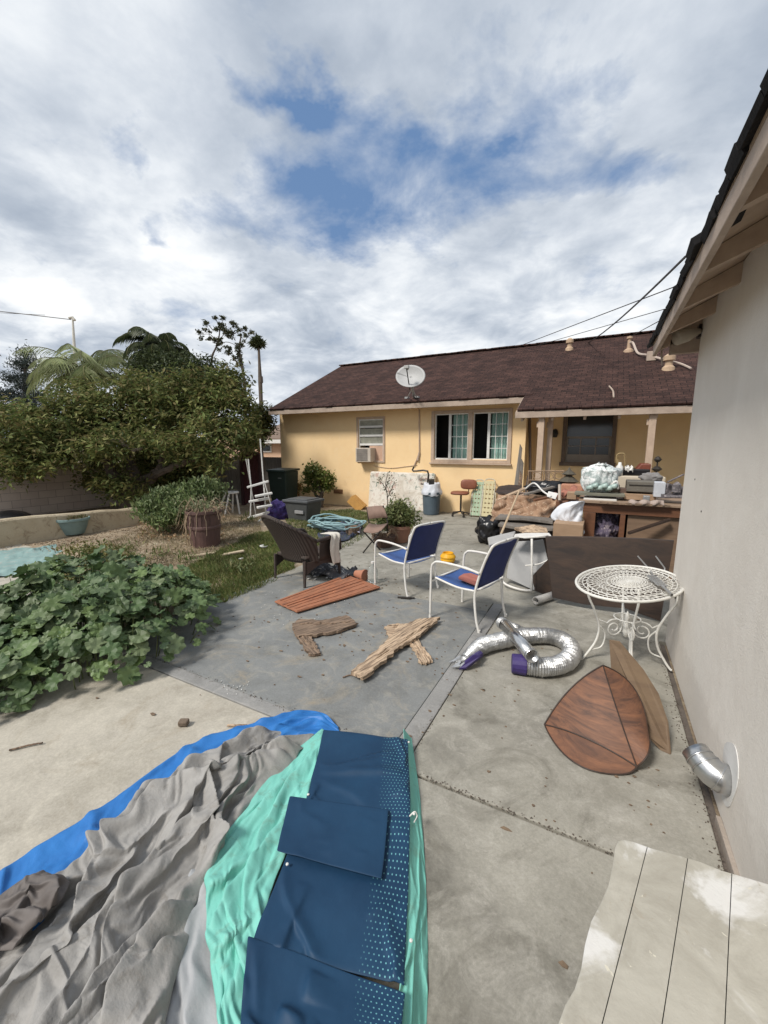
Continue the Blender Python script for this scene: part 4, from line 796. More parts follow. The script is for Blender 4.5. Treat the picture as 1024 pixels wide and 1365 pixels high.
# ---------------------------------------------------------------- blue sling chairs
M['sling_back'] = mat('navy_sling', (.022, .035, .15), (.014, .024, .10), .6, 9, .35, 260, bdist=.002)
M['sling_seat'] = mat('navy_sling_sky_tint', (.05, .11, .30), (.03, .07, .21), .5, 9, .35, 260, bdist=.002)  # same cloth as the back, with the sky's reflection put into its colour
M['chair_paint'] = mat('chipped_white_paint', (.74, .73, .70), (.60, .57, .52), .42, 14, .1)
def sling_chair(lab, origin, face, w=.27):
    t_ = thing('patio_chair', lab, 'chair', (0, 0, 0), 'blue sling patio chairs with white tube frames')
    bx = lambda x, y, z: (x, y, z)
    for s_ in (-1, 1):
        x = w*s_; q = MB()
        q.tube(sm([(x, -.27, 0), (x, -.235, .12), (x, -.21, .30), (x, -.215, .42), (x, -.255, .58), (x, -.31, .74), (x*.985, -.36, .855), (x*.90, -.372, .885), (x*.6, -.375, .895), (x*.02, -.376, .90)], 5), .0125, 9); obj('back_post', q, M['chair_paint'], t_, smooth=True)
        xx = x+.035*s_; q = MB()
        q.tube(sm([(xx, .30, 0), (xx, .30, .30), (xx, .295, .54), (xx, .265, .605), (xx, .20, .63), (xx, .0, .635), (xx, -.16, .625), (x+.012*s_, -.262, .60)], 5), .0125, 9); obj('arm_frame', q, M['chair_paint'], t_, smooth=True)
    q = MB()
    for s_ in (-1, 1): q.tube(sm([(w*s_, -.215, .41), (w*s_, 0, .40), (w*s_, .24, .435), (w*s_*.93, .275, .432)], 4), .011, 8)
    q.tube([(-w*.93, .275, .432), (w*.93, .275, .432)], .011, 8); q.tube([(-w, -.213, .41), (w, -.213, .41)], .011, 8); q.tube([(-w-.03, .298, .40), (w+.03, .298, .40)], .008, 6) ; obj('seat_frame', q, M['chair_paint'], t_, smooth=True)
    A = [[(w*.94*u, y, z-.022*(1-u*u)) for u in np.linspace(-1, 1, 9)] for y, z in sm([(.275, 0, 0), (.24, 0, 0), (.1, 0, 0), (-.05, 0, 0), (-.19, 0, 0)], 4) and [(yy, .40+.035*max(0, yy)/.24+.006) for yy in np.linspace(.285, -.20, 14)]]
    q = MB(); q.grid(np.array(A)); obj('seat', q, M['sling_seat'], t_, smooth=True, solid=.004)
    bk = sm([(0, -.225, .45), (0, -.257, .58), (0, -.312, .74), (0, -.365, .862), (0, -.376, .885)], 4)
    A = [[(w*.97*u*(1-.12*max(0, (p[2]-.84)/.05)), p[1]-.025*(1-u*u), p[2]) for u in np.linspace(-1, 1, 9)] for p in bk]
    q = MB(); q.grid(np.array(A)); obj('backrest', q, M['sling_back'], t_, smooth=True, solid=.004)
    for s_ in (-1, 1):
        for y in (-.27, .30):
            q = MB(); q.tube([(w*s_+(.035*s_ if y > 0 else 0), y, -.001), (w*s_+(.035*s_ if y > 0 else 0), y, .03)], .0155, 9); obj('foot_cap', q, M['chair_paint'], t_)
    t_.location = (origin[0], origin[1], 0); t_.rotation_euler[2] = face-math.pi/2; return t_
def chair_at(lab, nr, fl, s=1):      # near rear foot and near front foot on the ground
    a = np.array(nr[:2]); b_ = np.array(fl[:2]); d = b_-a; fa = math.atan2(d[1], d[0]); c = (a+b_)/2; d /= np.linalg.norm(d)
    sd_ = np.array([d[1], -d[0]])*s                     # toward the far side
    c = c+sd_*.285; return sling_chair(lab, c-d*.015, fa)
ch2 = chair_at('nearer blue sling chair with a red cushion scrap on its seat', G(634, 843), G(578, 823), 1)
ch1 = chair_at('farther blue sling chair with an empty seat, left of the yellow tub', G(541, 797), G(503, 782), 1)
q = MB(); q.tube([G(530, 796, .012), G(553, 797, .012)], .012, 6); q.box(G(541, 797, .012), (.12, .03, .02), rz=.3); tag(obj('bent_strap', q, M['dark_metal'], bevel=.004), 'short black strap lying under the rear foot of the farther blue chair', 'strap')
# cushion scrap on nearer chair seat
Mw = Vector((ch2.location[0], ch2.location[1], 0)); fa = ch2.rotation_euler[2]
def loc2w(x, y, z): return (Mw[0]+x*math.cos(fa)-y*math.sin(fa), Mw[1]+x*math.sin(fa)+y*math.cos(fa), z)
q = MB(); q.prism([loc2w(*p) for p in [(-.16, -.16, .415), (.06, -.17, .415), (.08, .06, .425), (.0, .10, .427), (-.13, .08, .427)]], (0, 0, 1), .035); tag(obj('cushion_scrap', q, mat('faded_red_cloth', (.42, .16, .12), (.30, .10, .08), .9, 9, .5), bevel=.012), 'faded red cushion scrap on the seat of the nearer blue chair', 'cushion')

# ---------------------------------------------------------------- wicker chair
m, t, bs = nt('brown_wicker'); v = vec_of(t, 'Object'); wv1 = N(t, 'ShaderNodeTexWave'); wv1.inputs['Scale'].default_value = 22; wv1.inputs['Distortion'].default_value = 1.5; wv1.bands_direction = 'Z'; t.links.new(v, wv1.inputs[0])
wv2 = N(t, 'ShaderNodeTexWave'); wv2.inputs['Scale'].default_value = 12; wv2.bands_direction = 'X'; wv2.inputs['Distortion'].default_value = .6; t.links.new(v, wv2.inputs[0])
hh = math_n(t, 'MULTIPLY', wv1.outputs['Fac'], wv2.outputs['Fac']); t.links.new(ramp(t, hh, [(.05, (.028, .020, .016)), (.7, (.10, .07, .055))]), bs.inputs['Base Color']); bs.inputs['Roughness'].default_value = .6; bump(t, bs, hh, .8, .008); M['wicker'] = m
wc = thing('wicker_chair', 'dark brown wicker armchair at the edge of the grass', 'chair', (0, 0, 0))
def bk_pt(u, v_):       # u: -1..1 across (left..right), v: 0 bottom..1 rim ; chair faces +y
    a_ = u*1.25; w_ = .33*(1+.10*v_); x = w_*math.sin(a_)*1.08; y = -.25+.30*(1-math.cos(a_))-(.34*v_**1.25)*max(0, math.cos(a_*1.1)); top = .38+.56*max(0, 1-abs(u)**1.7*.62); z = .30+(top-.30)*v_
    return (x, y, z)
A = [[bk_pt(u, v_) for u in np.linspace(-1, 1, 33)] for v_ in np.linspace(0, 1, 14)]; q = MB(); q.grid(np.array(A)); obj('backrest', q, M['wicker'], wc, smooth=True, solid=.02)
q = MB(); q.tube([bk_pt(u, 1.0) for u in np.linspace(-1, 1, 33)], .026, 8)
for s_ in (-1, 1): q.tube(sm([bk_pt(s_, 1), (s_*.36, .18, .60), (s_*.36, .30, .56), (s_*.34, .34, .40)], 5), .026, 8)
obj('rim', q, M['wicker'], wc, smooth=True)
q = MB(); q.grid(np.array([[(x, y, .38+.02*math.sin(3*x)) for x in np.linspace(-.30, .30, 8)] for y in np.linspace(-.24, .32, 8)])); obj('seat', q, M['wicker'], wc, smooth=True, solid=.04)
for s_ in (-1, 1):
    q = MB(); q.grid(np.array([[(s_*(.33+.02*k/4), y, .30+(zt-.30)*k/4) for k in range(5)] for y, zt in [(-.02, .60), (.08, .61), (.2, .60), (.29, .55), (.33, .44)]])); obj('side_panel', q, M['wicker'], wc, smooth=True, solid=.015)
q = MB(); arc = [(x, .33, .36) for x in np.linspace(-.32, .32, 12)]; low = [(x, .33, .16+.12*(1-(x/.32)**2)) for x in np.linspace(-.32, .32, 12)]; q.grid(np.array([arc, low])); q.grid(np.array([[(s_*.33, y, z) for y, z in zip(np.linspace(-.24, .32, 9), zz_)] for s_ in (1,) for zz_ in ([.32]*9, [.16, .20, .23, .25, .26, .25, .23, .20, .16])])); q.grid(np.array([[(-.33, y, z) for y, z in zip(np.linspace(-.24, .32, 9), zz_)] for zz_ in ([.32]*9, [.16, .20, .23, .25, .26, .25, .23, .20, .16])])); obj('apron', q, M['wicker'], wc, solid=.015)
for x, y in ((-.31, -.26), (.31, -.26), (-.33, .32), (.33, .32)): q = MB(); q.tube([(x*1.02, y*1.05, 0), (x, y, .34)], [.018, .024], 8); obj('leg', q, M['wicker'], wc)
a_ = G(407, 783); b_ = G(375, 776); wc.rotation_euler[2] = R(-12); wc.scale = (1.0,)*3
ca, sa_ = math.cos(R(-12)), math.sin(R(-12)); wc.location = (a_[0]-(.31*ca+.26*sa_), a_[1]-(.31*sa_-.26*ca), 0)
WCx, WCy = wc.location[0], wc.location[1]
def ww(x, y, z): return np.array([WCx+x*ca-y*sa_, WCy+x*sa_+y*ca, z])
A = []
for i in range(16):
    row = []
    for j in range(9):
        yy = .12+.17*j/8; s_ = (i-5)/10*.42
        if s_ < -.03: p = (.36+s_*.9, yy, .645-.1*max(0, -s_-.05))
        elif s_ < .03: p = (.37+s_, yy, .652)
        else: p = (.412+.018*math.sin(j*1.6+i*.4), yy+.02*math.sin(i*.5), .645-(s_-.03)*1.05)
        row.append(ww(p[0]+.008*math.sin(j*2.1), p[1], p[2]))
    A.append(row)
q = MB(); q.grid(np.array(A)); tag(obj('cloth', q, mat('off_white_cloth', (.66, .63, .56), (.54, .50, .43), .9, 9, .4), smooth=True, solid=.006, sub=1), 'off white cloth hanging over the right arm of the wicker chair', 'cloth')
# dark rag heap under the wicker chair
c = ww(.12, .30, 0); P0 = np.array([[(c[0]-.30+.66*j/30, c[1]-.16+.4*i/20, .0) for j in range(31)] for i in range(21)]); X = cloth(P0, seed=5, floor=.004, maxh=.12, freq=9); q = MB(); q.grid(X); tag(obj('rag_heap', q, mat('dark_and_pale_rags', (.10, .10, .11), (.05, .05, .055), .9, 6, .4, c3=(.5, .48, .45)), smooth=True, solid=.004), 'heap of dark and pale rags on the ground under the wicker chair', 'rags')

# ---------------------------------------------------------------- boards on the slab
a, b_, c, d = G(366, 803, .015), G(396, 817, .015), G(507, 784, .015), G(462, 767, .015)
q = MB(); q.prism(rag([a, b_, c, d], .006, 3, 8), (0, 0, 1), .016); rb = tag(obj('red_board', q, M['red_wood'], bevel=.003), 'flat red stained wooden board with vertical boards pattern lying beside the wicker chair', 'board')
rb['label'] = 'red stained ridged wooden board lying flat in front of the wicker chair'
q = MB()
rd = random.Random(6)
for k in range(7):
    u = (k+.5+rd.uniform(-.1, .1))/7; p0 = a+(b_-a)*u; p1 = d+(c-d)*u; p0 = p0+(p1-p0)*rd.uniform(0, .05); p1 = p1-(p1-p0)*rd.uniform(0, .12); sd_ = (b_-a)/np.linalg.norm(b_-a)*rd.uniform(.013, .02)
    zz_ = np.array([0, 0, .016]); n_ = 12; L_ = [p0+(p1-p0)*(i/n_)-sd_*rd.uniform(.8, 1.1)+zz_ for i in range(n_+1)]; R_ = [p0+(p1-p0)*(i/n_)+sd_*rd.uniform(.8, 1.1)+zz_ for i in range(n_+1)]; q.prism(L_+R_[::-1], (0, 0, 1), rd.uniform(.003, .010))
obj('batten', q, M['red_wood'], rb)
def scrap(pts, m_, lab, z=.01, th=.022, seed=1, name='wood_scrap', grp='broken wood scraps on the damp slab'):
    P_ = [G(x, y, z) for x, y in pts]; q = MB(); q.prism(rag(P_, .013, seed, 9), (0, 0, 1), th)
    o_ = obj(name, q, m_, bevel=.004); 
    # splinters and raised grain
    s_ = MB(); rd = random.Random(seed); n_ = len(P_); L0, L1 = P_[0], P_[n_//2]
    ax = np.array(L1)-np.array(L0); ln = np.linalg.norm(ax); ax /= ln
    for k in range(16):
        u = rd.uniform(.08, .8); c_ = L0+(L1-L0)*u; off = np.array([-ax[1], ax[0], 0])*rd.uniform(-.025, .025); l_ = rd.uniform(.06, .2)*ln
        s_.tube([c_+off+np.array([0, 0, th]), c_+off+ax*l_*.5+np.array([0, 0, th+.006]), c_+off+ax*l_+np.array([0, 0, th-.002])], [.003, .008, .001], 5)
    obj('splinter', s_, m_, o_); return tag(o_, lab, 'wood scrap', grp)
def dirw(base, x0, y0, x1, y1):
    d_ = G(x1, y1)-G(x0, y0); a_ = math.atan2(d_[1], d_[0])
    if base == 'pale': return wood('splintered_wood', (.60, .45, .31), (.07, .045, .03), .9, (5, 60, 40), 1.0, (.34, .24, .16), .40, .55, a_)
    return wood('rotten_wood', (.30, .21, .145), (.035, .025, .02), .95, (5, 55, 40), 1.0, None, .40, .58, a_)
MA, MB2, MC_, MD, ME = dirw('d', 396, 850, 476, 828), dirw('d', 400, 848, 424, 876), dirw('pale', 468, 900, 587, 828), dirw('pale', 548, 852, 572, 886), dirw('pale', 515, 838, 548, 836)
scrap([(390, 836), (398, 828), (430, 830), (462, 823), (476, 834), (455, 843), (418, 850), (396, 852)], MA, 'dark rotten upper arm of the L shaped pair of wood scraps on the left', .01, .03, 2)
scrap([(396, 846), (414, 850), (421, 862), (428, 874), (414, 875), (404, 864)], MB2, 'short dark rotten scrap forming the foot of the L shaped pair', .004, .022, 3)
scrap([(468, 900), (500, 872), (520, 852), (530, 838), (560, 828), (587, 826), (560, 850), (530, 868), (512, 885), (484, 907)], MC_, 'long splintered pale brown timber scrap, the largest on the slab', .03, .03, 4)
scrap([(545, 858), (556, 852), (566, 868), (577, 884), (562, 887), (554, 872)], MD, 'short grey brown scrap poking out to the lower right of the long timber scrap', .004, .022, 5)
scrap([(512, 838), (530, 833), (548, 836), (536, 850), (522, 856)], ME, 'small pale scrap tucked under the upper left side of the long timber scrap', .004, .022, 6)
q = MB(); limb(q, [G(457, 903, .006), G(466, 900, .007), G(474, 901, .006)], .006, .004, 5, .001); tag(obj('twig', q, M['scrap_dark']), 'dark twig at the lower tip of the long timber scrap', 'twig')

# ---------------------------------------------------------------- ducts
def corrug(mb, pts, r, n=22, step=.016, amp=.0035, seed=0, taper=None):
    P_ = resample(sm(pts, 10), 400); d = np.r_[0, np.cumsum(np.linalg.norm(np.diff(P_, axis=0), axis=1))]; k = int(d[-1]/step)*2
    s_ = np.linspace(0, d[-1], k); Q = np.stack([np.interp(s_, d, P_[:, i]) for i in range(3)], 1); rd = np.random.default_rng(seed)
    rr = [r*(1+.06*noise.noise((i*.05, seed, 0)))*(taper(i/k) if taper else 1)+(amp if i % 2 else -amp)*rd.uniform(.5, 1.5) for i in range(k)]
    o0 = len(mb.v); mb.tube(Q, rr, n, cap=False)
    for i in range(o0, len(mb.v)):
        p = mb.v[i]; j = .004; mb.v[i] = (p[0]+j*noise.noise((p[0]*30, p[1]*30, p[2]*30)), p[1]+j*noise.noise((p[1]*30, p[2]*30, 5)), max(.002, p[2]+j*noise.noise((p[2]*30, 7, p[0]*30))))
fd = thing('flexible_duct', 'crumpled silver foil duct looped on the concrete with purple ends', 'duct', G(700, 870))
q = MB(); rD = .072
pth = [G(x, y, z) for x, y, z in [(620, 878, .05), (640, 862, .07), (662, 855, .08), (700, 848, .08), (735, 848, .08), (757, 858, .08), (762, 873, .08), (748, 885, .08), (722, 889, .08), (698, 886, .08)]]
corrug(q, pth, rD, seed=2, taper=lambda u: .55+.45*min(1, u*7)); obj('hose', q, M['foil'], fd, smooth=False, solid=.002)
q = MB(); e = pth[-1]; dr = (pth[-1]-pth[-2]); dr /= np.linalg.norm(dr); q.tube([e-dr*.02, e+dr*.09], [.082, .075], 16); q.v = [(x, y, max(z, .003)) for x, y, z in q.v]; obj('purple_end', q, M['purple'], fd, bevel=.004)
q = MB(); P_ = [G(x, y, z) for x, y, z in [(612, 893, .01), (622, 886, .04), (632, 878, .075), (640, 872, .06)]]
q.prism([P_[0]+np.array([0, 0, 0]), P_[0]+np.array([.05, .02, .01]), P_[2]+np.array([.05, .0, .02]), P_[2]+np.array([.0, -.03, .03])], (.2, -.2, 1), .02); q.tube(P_[1:], .03, 8); obj('purple_end', q, M['purple'], fd)
q = MB(); rd = random.Random(2)
for k in range(5):
    p = G(605+rd.uniform(-4, 10), 884+rd.uniform(-6, 6), .015); q.prism(rag([p+np.array([rd.uniform(-.05, 0), rd.uniform(-.05, 0), 0]), p+np.array([.05, -.01, .02]), p+np.array([.03, .05, .04])], .008, k, 3), (rd.uniform(-.5, .5), rd.uniform(-.5, .5), 1), .002)
corrug(q, [G(630, 872, .05), G(618, 880, .04), G(608, 884, .03)], .045, 14, .012, .005, 3, taper=lambda u: 1-.6*u); obj('torn_foil', q, M['foil'], fd)
pd_ = thing('duct_pipe', 'smooth tin duct pipe lying on top of the foil hose with a tin collar', 'duct', G(690, 855))
q = MB(); a = G(672, 832, .19); b_ = G(710, 875, .215); q.tube([a, b_], .052, 24, cap=False); obj('pipe', q, mat('tin', (.70, .70, .69), (.5, .5, .5), .25, 6, .1, metal=.95, stretch=(1, 1, 6)), pd_, smooth=True, solid=.002)
q = MB(); d_ = (b_-a)/np.linalg.norm(b_-a); corrug(q, [a+d_*.02, a-d_*.06+np.array([0, 0, -.01]), a-d_*.10+np.array([.05, .03, -.05]), G(690, 838, .09), G(706, 846, .06)], .05, 18, .014, .004, 5, taper=lambda u: 1-.35*u); obj('collar', q, M['foil'], pd_, solid=.002)
q = MB()
for u in (.03, .97): q.tube([a+(b_-a)*u-d_*.006, a+(b_-a)*u+d_*.006], .0545, 24, cap=False)
obj('seam_ring', q, M['foil'], pd_)
# short grey plastic pipe near dark board
a = G(714, 801, .05); b_ = G(738, 793, .05); q = MB(); q.tube([a, b_], .045, 18, cap=False); tag(obj('pipe_offcut', q, mat('grey_white_plastic', (.50, .48, .45), (.40, .38, .35), .5, 9, .1), smooth=True, solid=.008), 'short pale plastic pipe offcut beside the dark wooden board', 'pipe')

# ---------------------------------------------------------------- bistro table
zT = .68; TL, TR, TT, TB = G(768, 775, zT), G(913, 781, zT), G(840, 752.5, zT), G(838, 798.5, zT); tcx = (TL+TR+TT+TB)/4; ex = (TR-TL)/2; ey = (TT-TB)/2
ex[2] = ey[2] = 0
tt_ = thing('bistro_table', 'round white ironwork bistro table with lattice top and scroll legs by the garage wall', 'table', (tcx[0], tcx[1], 0))
tp_ = lambda r_, a_, z=zT: tcx*np.array([1, 1, 0])+ex*r_*math.cos(a_)+ey*r_*math.sin(a_)+np.array([0, 0, z])
q = MB(); q.tube([tp_(1, a_) for a_ in np.linspace(0, 2*math.pi, 61)[:-1]], .0115, 8, closed=True); q.tube([tp_(.955, a_, zT-.012) for a_ in np.linspace(0, 2*math.pi, 61)[:-1]], .006, 6, closed=True); obj('rim', q, M['white_rust'], tt_, smooth=True)
q = MB(); q.raw = True
for r_ in (.34, .42, .80, .88): q.tube([tp_(r_, a_, zT) for a_ in np.linspace(0, 2*math.pi, 61)[:-1]], .0035, 5, closed=True)
for k in range(36):
    for s_ in (-1, 1):
        a0 = 2*math.pi*k/36; q.tube([tp_(.42+.38*i/8, a0+s_*(.30*i/8+.10*math.sin(i*.785*2)), zT+.001*s_) for i in range(9)], .0028, 4)
for k in range(66):
    a0 = 2*math.pi*k/66; q.tube([tp_(.88, a0), tp_(.93, a0+.045), tp_(.975, a0+.03)], .0026, 4)
for k in range(30):
    a0 = 2*math.pi*k/30; q.tube([tp_(.80, a0), tp_(.84, a0+.06), tp_(.88, a0+.1)], .0045, 4); q.tube([tp_(.34, a0), tp_(.42, a0+.05)], .004, 4)
for k in range(22):
    a0 = 2*math.pi*k/22; q.tube([tp_(.0+.34*i/6, a0+.3*math.sin(i), zT) for i in range(7)], .004, 4)
for r_ in (.05, .10, .15, .20, .25, .30): q.tube([tp_(r_, a_, zT) for a_ in np.linspace(0, 2*math.pi, 37)[:-1]], .005, 4, closed=True)
obj('lattice_top', q, M['white_rust'], tt_)
feet = [G(776, 879), G(893, 893), G(843, 891), G(824, 842)]; fc = sum(feet)/4; fc = tcx*np.array([1, 1, 0])*.5+np.array([fc[0], fc[1], 0])*.5
for k, f_ in enumerate(feet):
    f_ = np.array(f_); dv = f_-fc; top = fc+dv*(1.0 if k != 2 else .8)+np.array([0, 0, zT-.01]); q = MB()
    q.tube(sm([top+dv*.0, fc+dv*.97+np.array([0, 0, .57]), fc+dv*.80+np.array([0, 0, .44]), fc+dv*.66+np.array([0, 0, .30]), fc+dv*.70+np.array([0, 0, .17]), fc+dv*.88+np.array([0, 0, .06]), f_+np.array([0, 0, .006]), f_+dv*.04], 5), .0095, 8)
    q.tube(sm([fc+dv*.64+np.array([0, 0, .30]), fc+dv*.50+np.array([0, 0, .22]), fc+dv*.56+np.array([0, 0, .11]), fc+dv*.80+np.array([0, 0, .085])], 5), .0065, 6); obj('leg', q, M['white_rust'], tt_, smooth=True)
    sp = []                                    # scroll in the plane of the leg
    for i in range(34):
        th = i/33*3.6*math.pi; rr = .085*(1-i/33*.78); sp.append(fc+dv/np.linalg.norm(dv)*(.115+rr*math.cos(th+.6))+np.array([0, 0, .27+rr*math.sin(th+.6)]))
    q = MB(); q.tube([fc+dv*.70+np.array([0, 0, .36])]+sp, .0065, 6); obj('scroll', q, M['white_rust'], tt_, smooth=True)
q = MB(); q.lathe([(.001, .18), (.018, .19), (.03, .24), (.018, .28), (.012, .34), (.022, .37), (.001, .42)], (fc[0], fc[1], 0), 12); q.tube([tp_(1, a_, .36)*0+np.array([fc[0]+.10*math.cos(a_), fc[1]+.10*math.sin(a_), .355]) for a_ in np.linspace(0, 2*math.pi, 25)[:-1]], .006, 6, closed=True); obj('finial', q, M['white_rust'], tt_, smooth=True)
# garden fork head lying on the table: two prongs up, plate, handle stub with black cap
gf = thing('bracket', 'grey forked metal bracket with slotted plate and black knob lying on the bistro table', 'bracket', tcx)
a = G(868, 768, zT+.035); b_ = G(895, 792, zT+.035); q = MB(); q.raw = False
dv = (b_-a); sd_ = np.array([-dv[1], dv[0], 0]); sd_ /= np.linalg.norm(sd_)
q.tube([PD(850, 741, 4.0), PD(864, 757, 3.95), a+sd_*.02, a+dv*.5+sd_*.02], .007, 6); q.tube([PD(874, 741, 4.0), PD(886, 757, 3.95), PD(886, 763, 3.93), a+dv*.35-sd_*.03], .007, 6); obj('prong', q, M['metal_grey'], gf)
q = MB(); q.prism([a+sd_*.035, a+dv*.6+sd_*.035, a+dv*.6-sd_*.035, a-sd_*.035], (0, 0, 1), .008)
for k in range(5): u = .08+k*.11; q.box(a+dv*u+np.array([0, 0, .012]), (.05, .012, .006), rz=math.atan2(sd_[1], sd_[0]))
obj('plate', q, M['metal_grey'], gf); q = MB(); q.tube([a+dv*.6, b_], .010, 8); obj('stem', q, M['metal_grey'], gf); q = MB(); kn = PD(903, 799, 3.78); q.tube([b_, kn], .009, 6); q.lathe([(.001, -.018), (.017, -.014), (.02, 0), (.017, .014), (.001, .018)], kn, 12); obj('knob', q, M['dark_metal'], gf, smooth=True)

# ---------------------------------------------------------------- veneered shell and plywood sheet
kl, kb, ka = G(726, 966, .01), G(849, 1022, .035), AY(804, 887, 2.86)
def btri(p0, p1, p2, e01, e12, e20, n=12):
    """curved triangle; eXY is the point each edge passes at its middle"""
    p0, p1, p2, e01, e12, e20 = [np.array(x, float) for x in (p0, p1, p2, e01, e12, e20)]; c01 = 2*e01-(p0+p1)/2; c12 = 2*e12-(p1+p2)/2; c20 = 2*e20-(p2+p0)/2
    V = []; ix = {}; f_ = []
    for i in range(n+1):
        for j in range(n+1-i):
            u, v_ = i/n, j/n; w_ = 1-u-v_; ix[i, j] = len(V); V.append(w_*w_*p0+u*u*p1+v_*v_*p2+2*w_*u*c01+2*u*v_*c12+2*v_*w_*c20)
    for i in range(n):
        for j in range(n-i):
            f_.append((ix[i, j], ix[i+1, j], ix[i, j+1]))
            if i+j < n-1: f_.append((ix[i+1, j], ix[i+1, j+1], ix[i, j+1]))
    return V, f_
kt = thing('veneer_shell', 'pointed orange brown veneered wood shell with dark seams standing on the concrete', 'wooden shell', (kl+kb)/2)
nrm_ = np.cross(kb-kl, ka-kl); nrm_ /= np.linalg.norm(nrm_); nrm_ *= -1 if nrm_[1] > 0 else 1
mid = lambda a_, b2, o_=0.0: (a_+b2)/2+nrm_*o_
e_la = AY(761, 918, 2.74)+np.array([0, 0, 0]); e_lb = mid(kl, kb, .03)+np.array([0, 0, .03]); e_ab = mid(ka, kb, .035)
V, f_ = btri(kl, kb, ka, e_lb, e_ab, e_la); q = MB(); q.add(V, f_)
rt1 = AY(864, 978, 2.66); rt2 = AY(850, 925, 2.80)
V, f_ = btri(kb, ka, rt1, e_ab, AY(846, 918, 2.85), AY(865, 1003, 2.50)); q.add(V, f_)
bt1 = G(800, 1030, .004); V, f_ = btri(kl, kb, bt1, e_lb, G(833, 1032, .008), G(755, 1008, .003)); q.add(V, f_)
V, f_ = btri(kl, ka, AY(764, 916, 2.90), e_la, AY(787, 897, 2.92), AY(743, 938, 2.80)); q.add(V, f_)
obj('panel', q, M['veneer'], kt, smooth=False, solid=.006)
q = MB(); cv = lambda a_, m_, b2: [tuple((1-s_)**2*np.array(a_)+2*s_*(1-s_)*(2*np.array(m_)-(np.array(a_)+np.array(b2))/2)+s_*s_*np.array(b2)) for s_ in np.linspace(0, 1, 14)]
for (a_, m_, b2) in ((kl, e_la, ka), (ka, e_ab, kb), (kl, e_lb, kb), (kl, G(755, 1008, .003), bt1), (bt1, G(833, 1032, .008), kb), (kb, AY(865, 1003, 2.50), rt1), (rt1, AY(846, 918, 2.85), ka)): q.tube([np.array(p)+nrm_*.004 for p in cv(a_, m_, b2)], .0042, 6)
obj('seam', q, M['dark_wood'], kt)
q = MB(); tp0 = AY(812, 853, 2.98); q.prism([tp0, AY(824, 855, 2.97), AY(856, 893, 2.93), AY(876, 925, 2.88), AY(889, 963, 2.80), G(893, 1006, .0), G(880, 1000, .0), AY(866, 985, 2.72), AY(852, 945, 2.83), AY(815, 900, 2.93)], (.7, .6, .15), .012)
tag(obj('plywood_sheet', q, M['ply_back'], bevel=.002), 'tapering pale plywood sheet leaning behind the veneered shell', 'plywood sheet')

# ---------------------------------------------------------------- bench with planked top, bottom right
m, t, bs = nt('distressed_cream_paint'); v = vec_of(t, 'Object'); f = noise_n(t, v, 5, 9, .7, .8); f2 = noise_n(t, v, 11, 8, .75, 1.5); f3 = noise_n(t, v, 3.2, 6, .6, .5)
cc = ramp(t, f, [(.3, (.30, .28, .235)), (.55, (.415, .395, .34)), (.75, (.49, .47, .41))])
cc = mix(t, ramp(t, f3, [(.53, (0,)*3), (.62, (.85,)*3)]), cc, (.66, .655, .64)); cc = mix(t, ramp(t, f2, [(.60, (0,)*3), (.66, (.6,)*3)]), cc, (.33, .29, .23)); cc = mix(t, ramp(t, noise_n(t, v, 24, 4, .6, 1), [(.68, (0,)*3), (.71, (.8,)*3)]), cc, (.62, .59, .49))
t.links.new(cc, bs.inputs['Base Color']); bs.inputs['Roughness'].default_value = .7; bump(t, bs, math_n(t, 'ADD', f2, noise_n(t, v, 60, 4, .6)), .35, .004)
zB = .46; bt = thing('bench', 'cream painted plank bench with chipped white patches in the bottom right corner', 'bench', G(900, 1300, zB)*np.array([1, 1, 0]))
left = [(820, 1130), (817, 1152), (811, 1180), (801, 1203), (788, 1228), (780, 1258), (775, 1290), (766, 1318), (754, 1338), (744, 1365), (730, 1420), (716, 1480)]
edge = [(824, 1121), (832, 1119), (845, 1122), (870, 1131), (905, 1140), (935, 1149), (962, 1160), (1000, 1171), (1030, 1180)]
lw = [G(x, y, zB) for x, y in left]; ew = [G(x, y, zB) for x, y in edge]; xe = .60
gro = [[G(863, 1129, zB), G(795, 1395, zB)], [G(917, 1143, zB), G(878, 1395, zB)]]
out = [p for p in reversed(lw)]+ew; out = [p for p in out if p[0] < xe]
tail = out[-1]; sl = (ew[-1]-ew[-3]); 
pe = np.array([xe, tail[1]+(xe-tail[0])*sl[1]/sl[0], zB]); bk0 = lw[-1]; out += [pe, np.array([xe, bk0[1]-.05, zB])]
def split_by(poly, a_, b2):
    L_, R_ = [], []; n_ = len(poly)
    sdv = lambda p: (b2[0]-a_[0])*(p[1]-a_[1])-(b2[1]-a_[1])*(p[0]-a_[0])
    for i in range(n_):
        p, p2 = poly[i], poly[(i+1) % n_]; s1, s2 = sdv(p), sdv(p2); (L_ if s1 >= 0 else R_).append(p)
        if s1*s2 < 0: x_ = p+(p2-p)*(s1/(s1-s2)); L_.append(x_); R_.append(x_)
    return L_, R_
def off_line(g_, e): d_ = g_[1]-g_[0]; n_ = np.array([d_[1], -d_[0], 0])/np.linalg.norm(d_)*e; return g_[0]+n_, g_[1]+n_
rest = out; pieces = []
for g_ in gro+[[G(976, 1158, zB), G(965, 1395, zB)]]:
    A_, B_ = split_by(rest, *off_line(g_, -.0035)); C_, D_ = split_by(rest, *off_line(g_, .0035))
    ca_ = lambda P_: sum(p[0] for p in P_)/max(1, len(P_))
    pieces.append(A_ if ca_(A_) < ca_(B_) else B_); rest = D_ if ca_(D_) > ca_(C_) else C_
pieces.append(rest)
for P_ in pieces:
    if len(P_) > 2: q = MB(); q.prism(P_, (0, 0, -1), .028); obj('plank', q, m, bt, bevel=.0025)
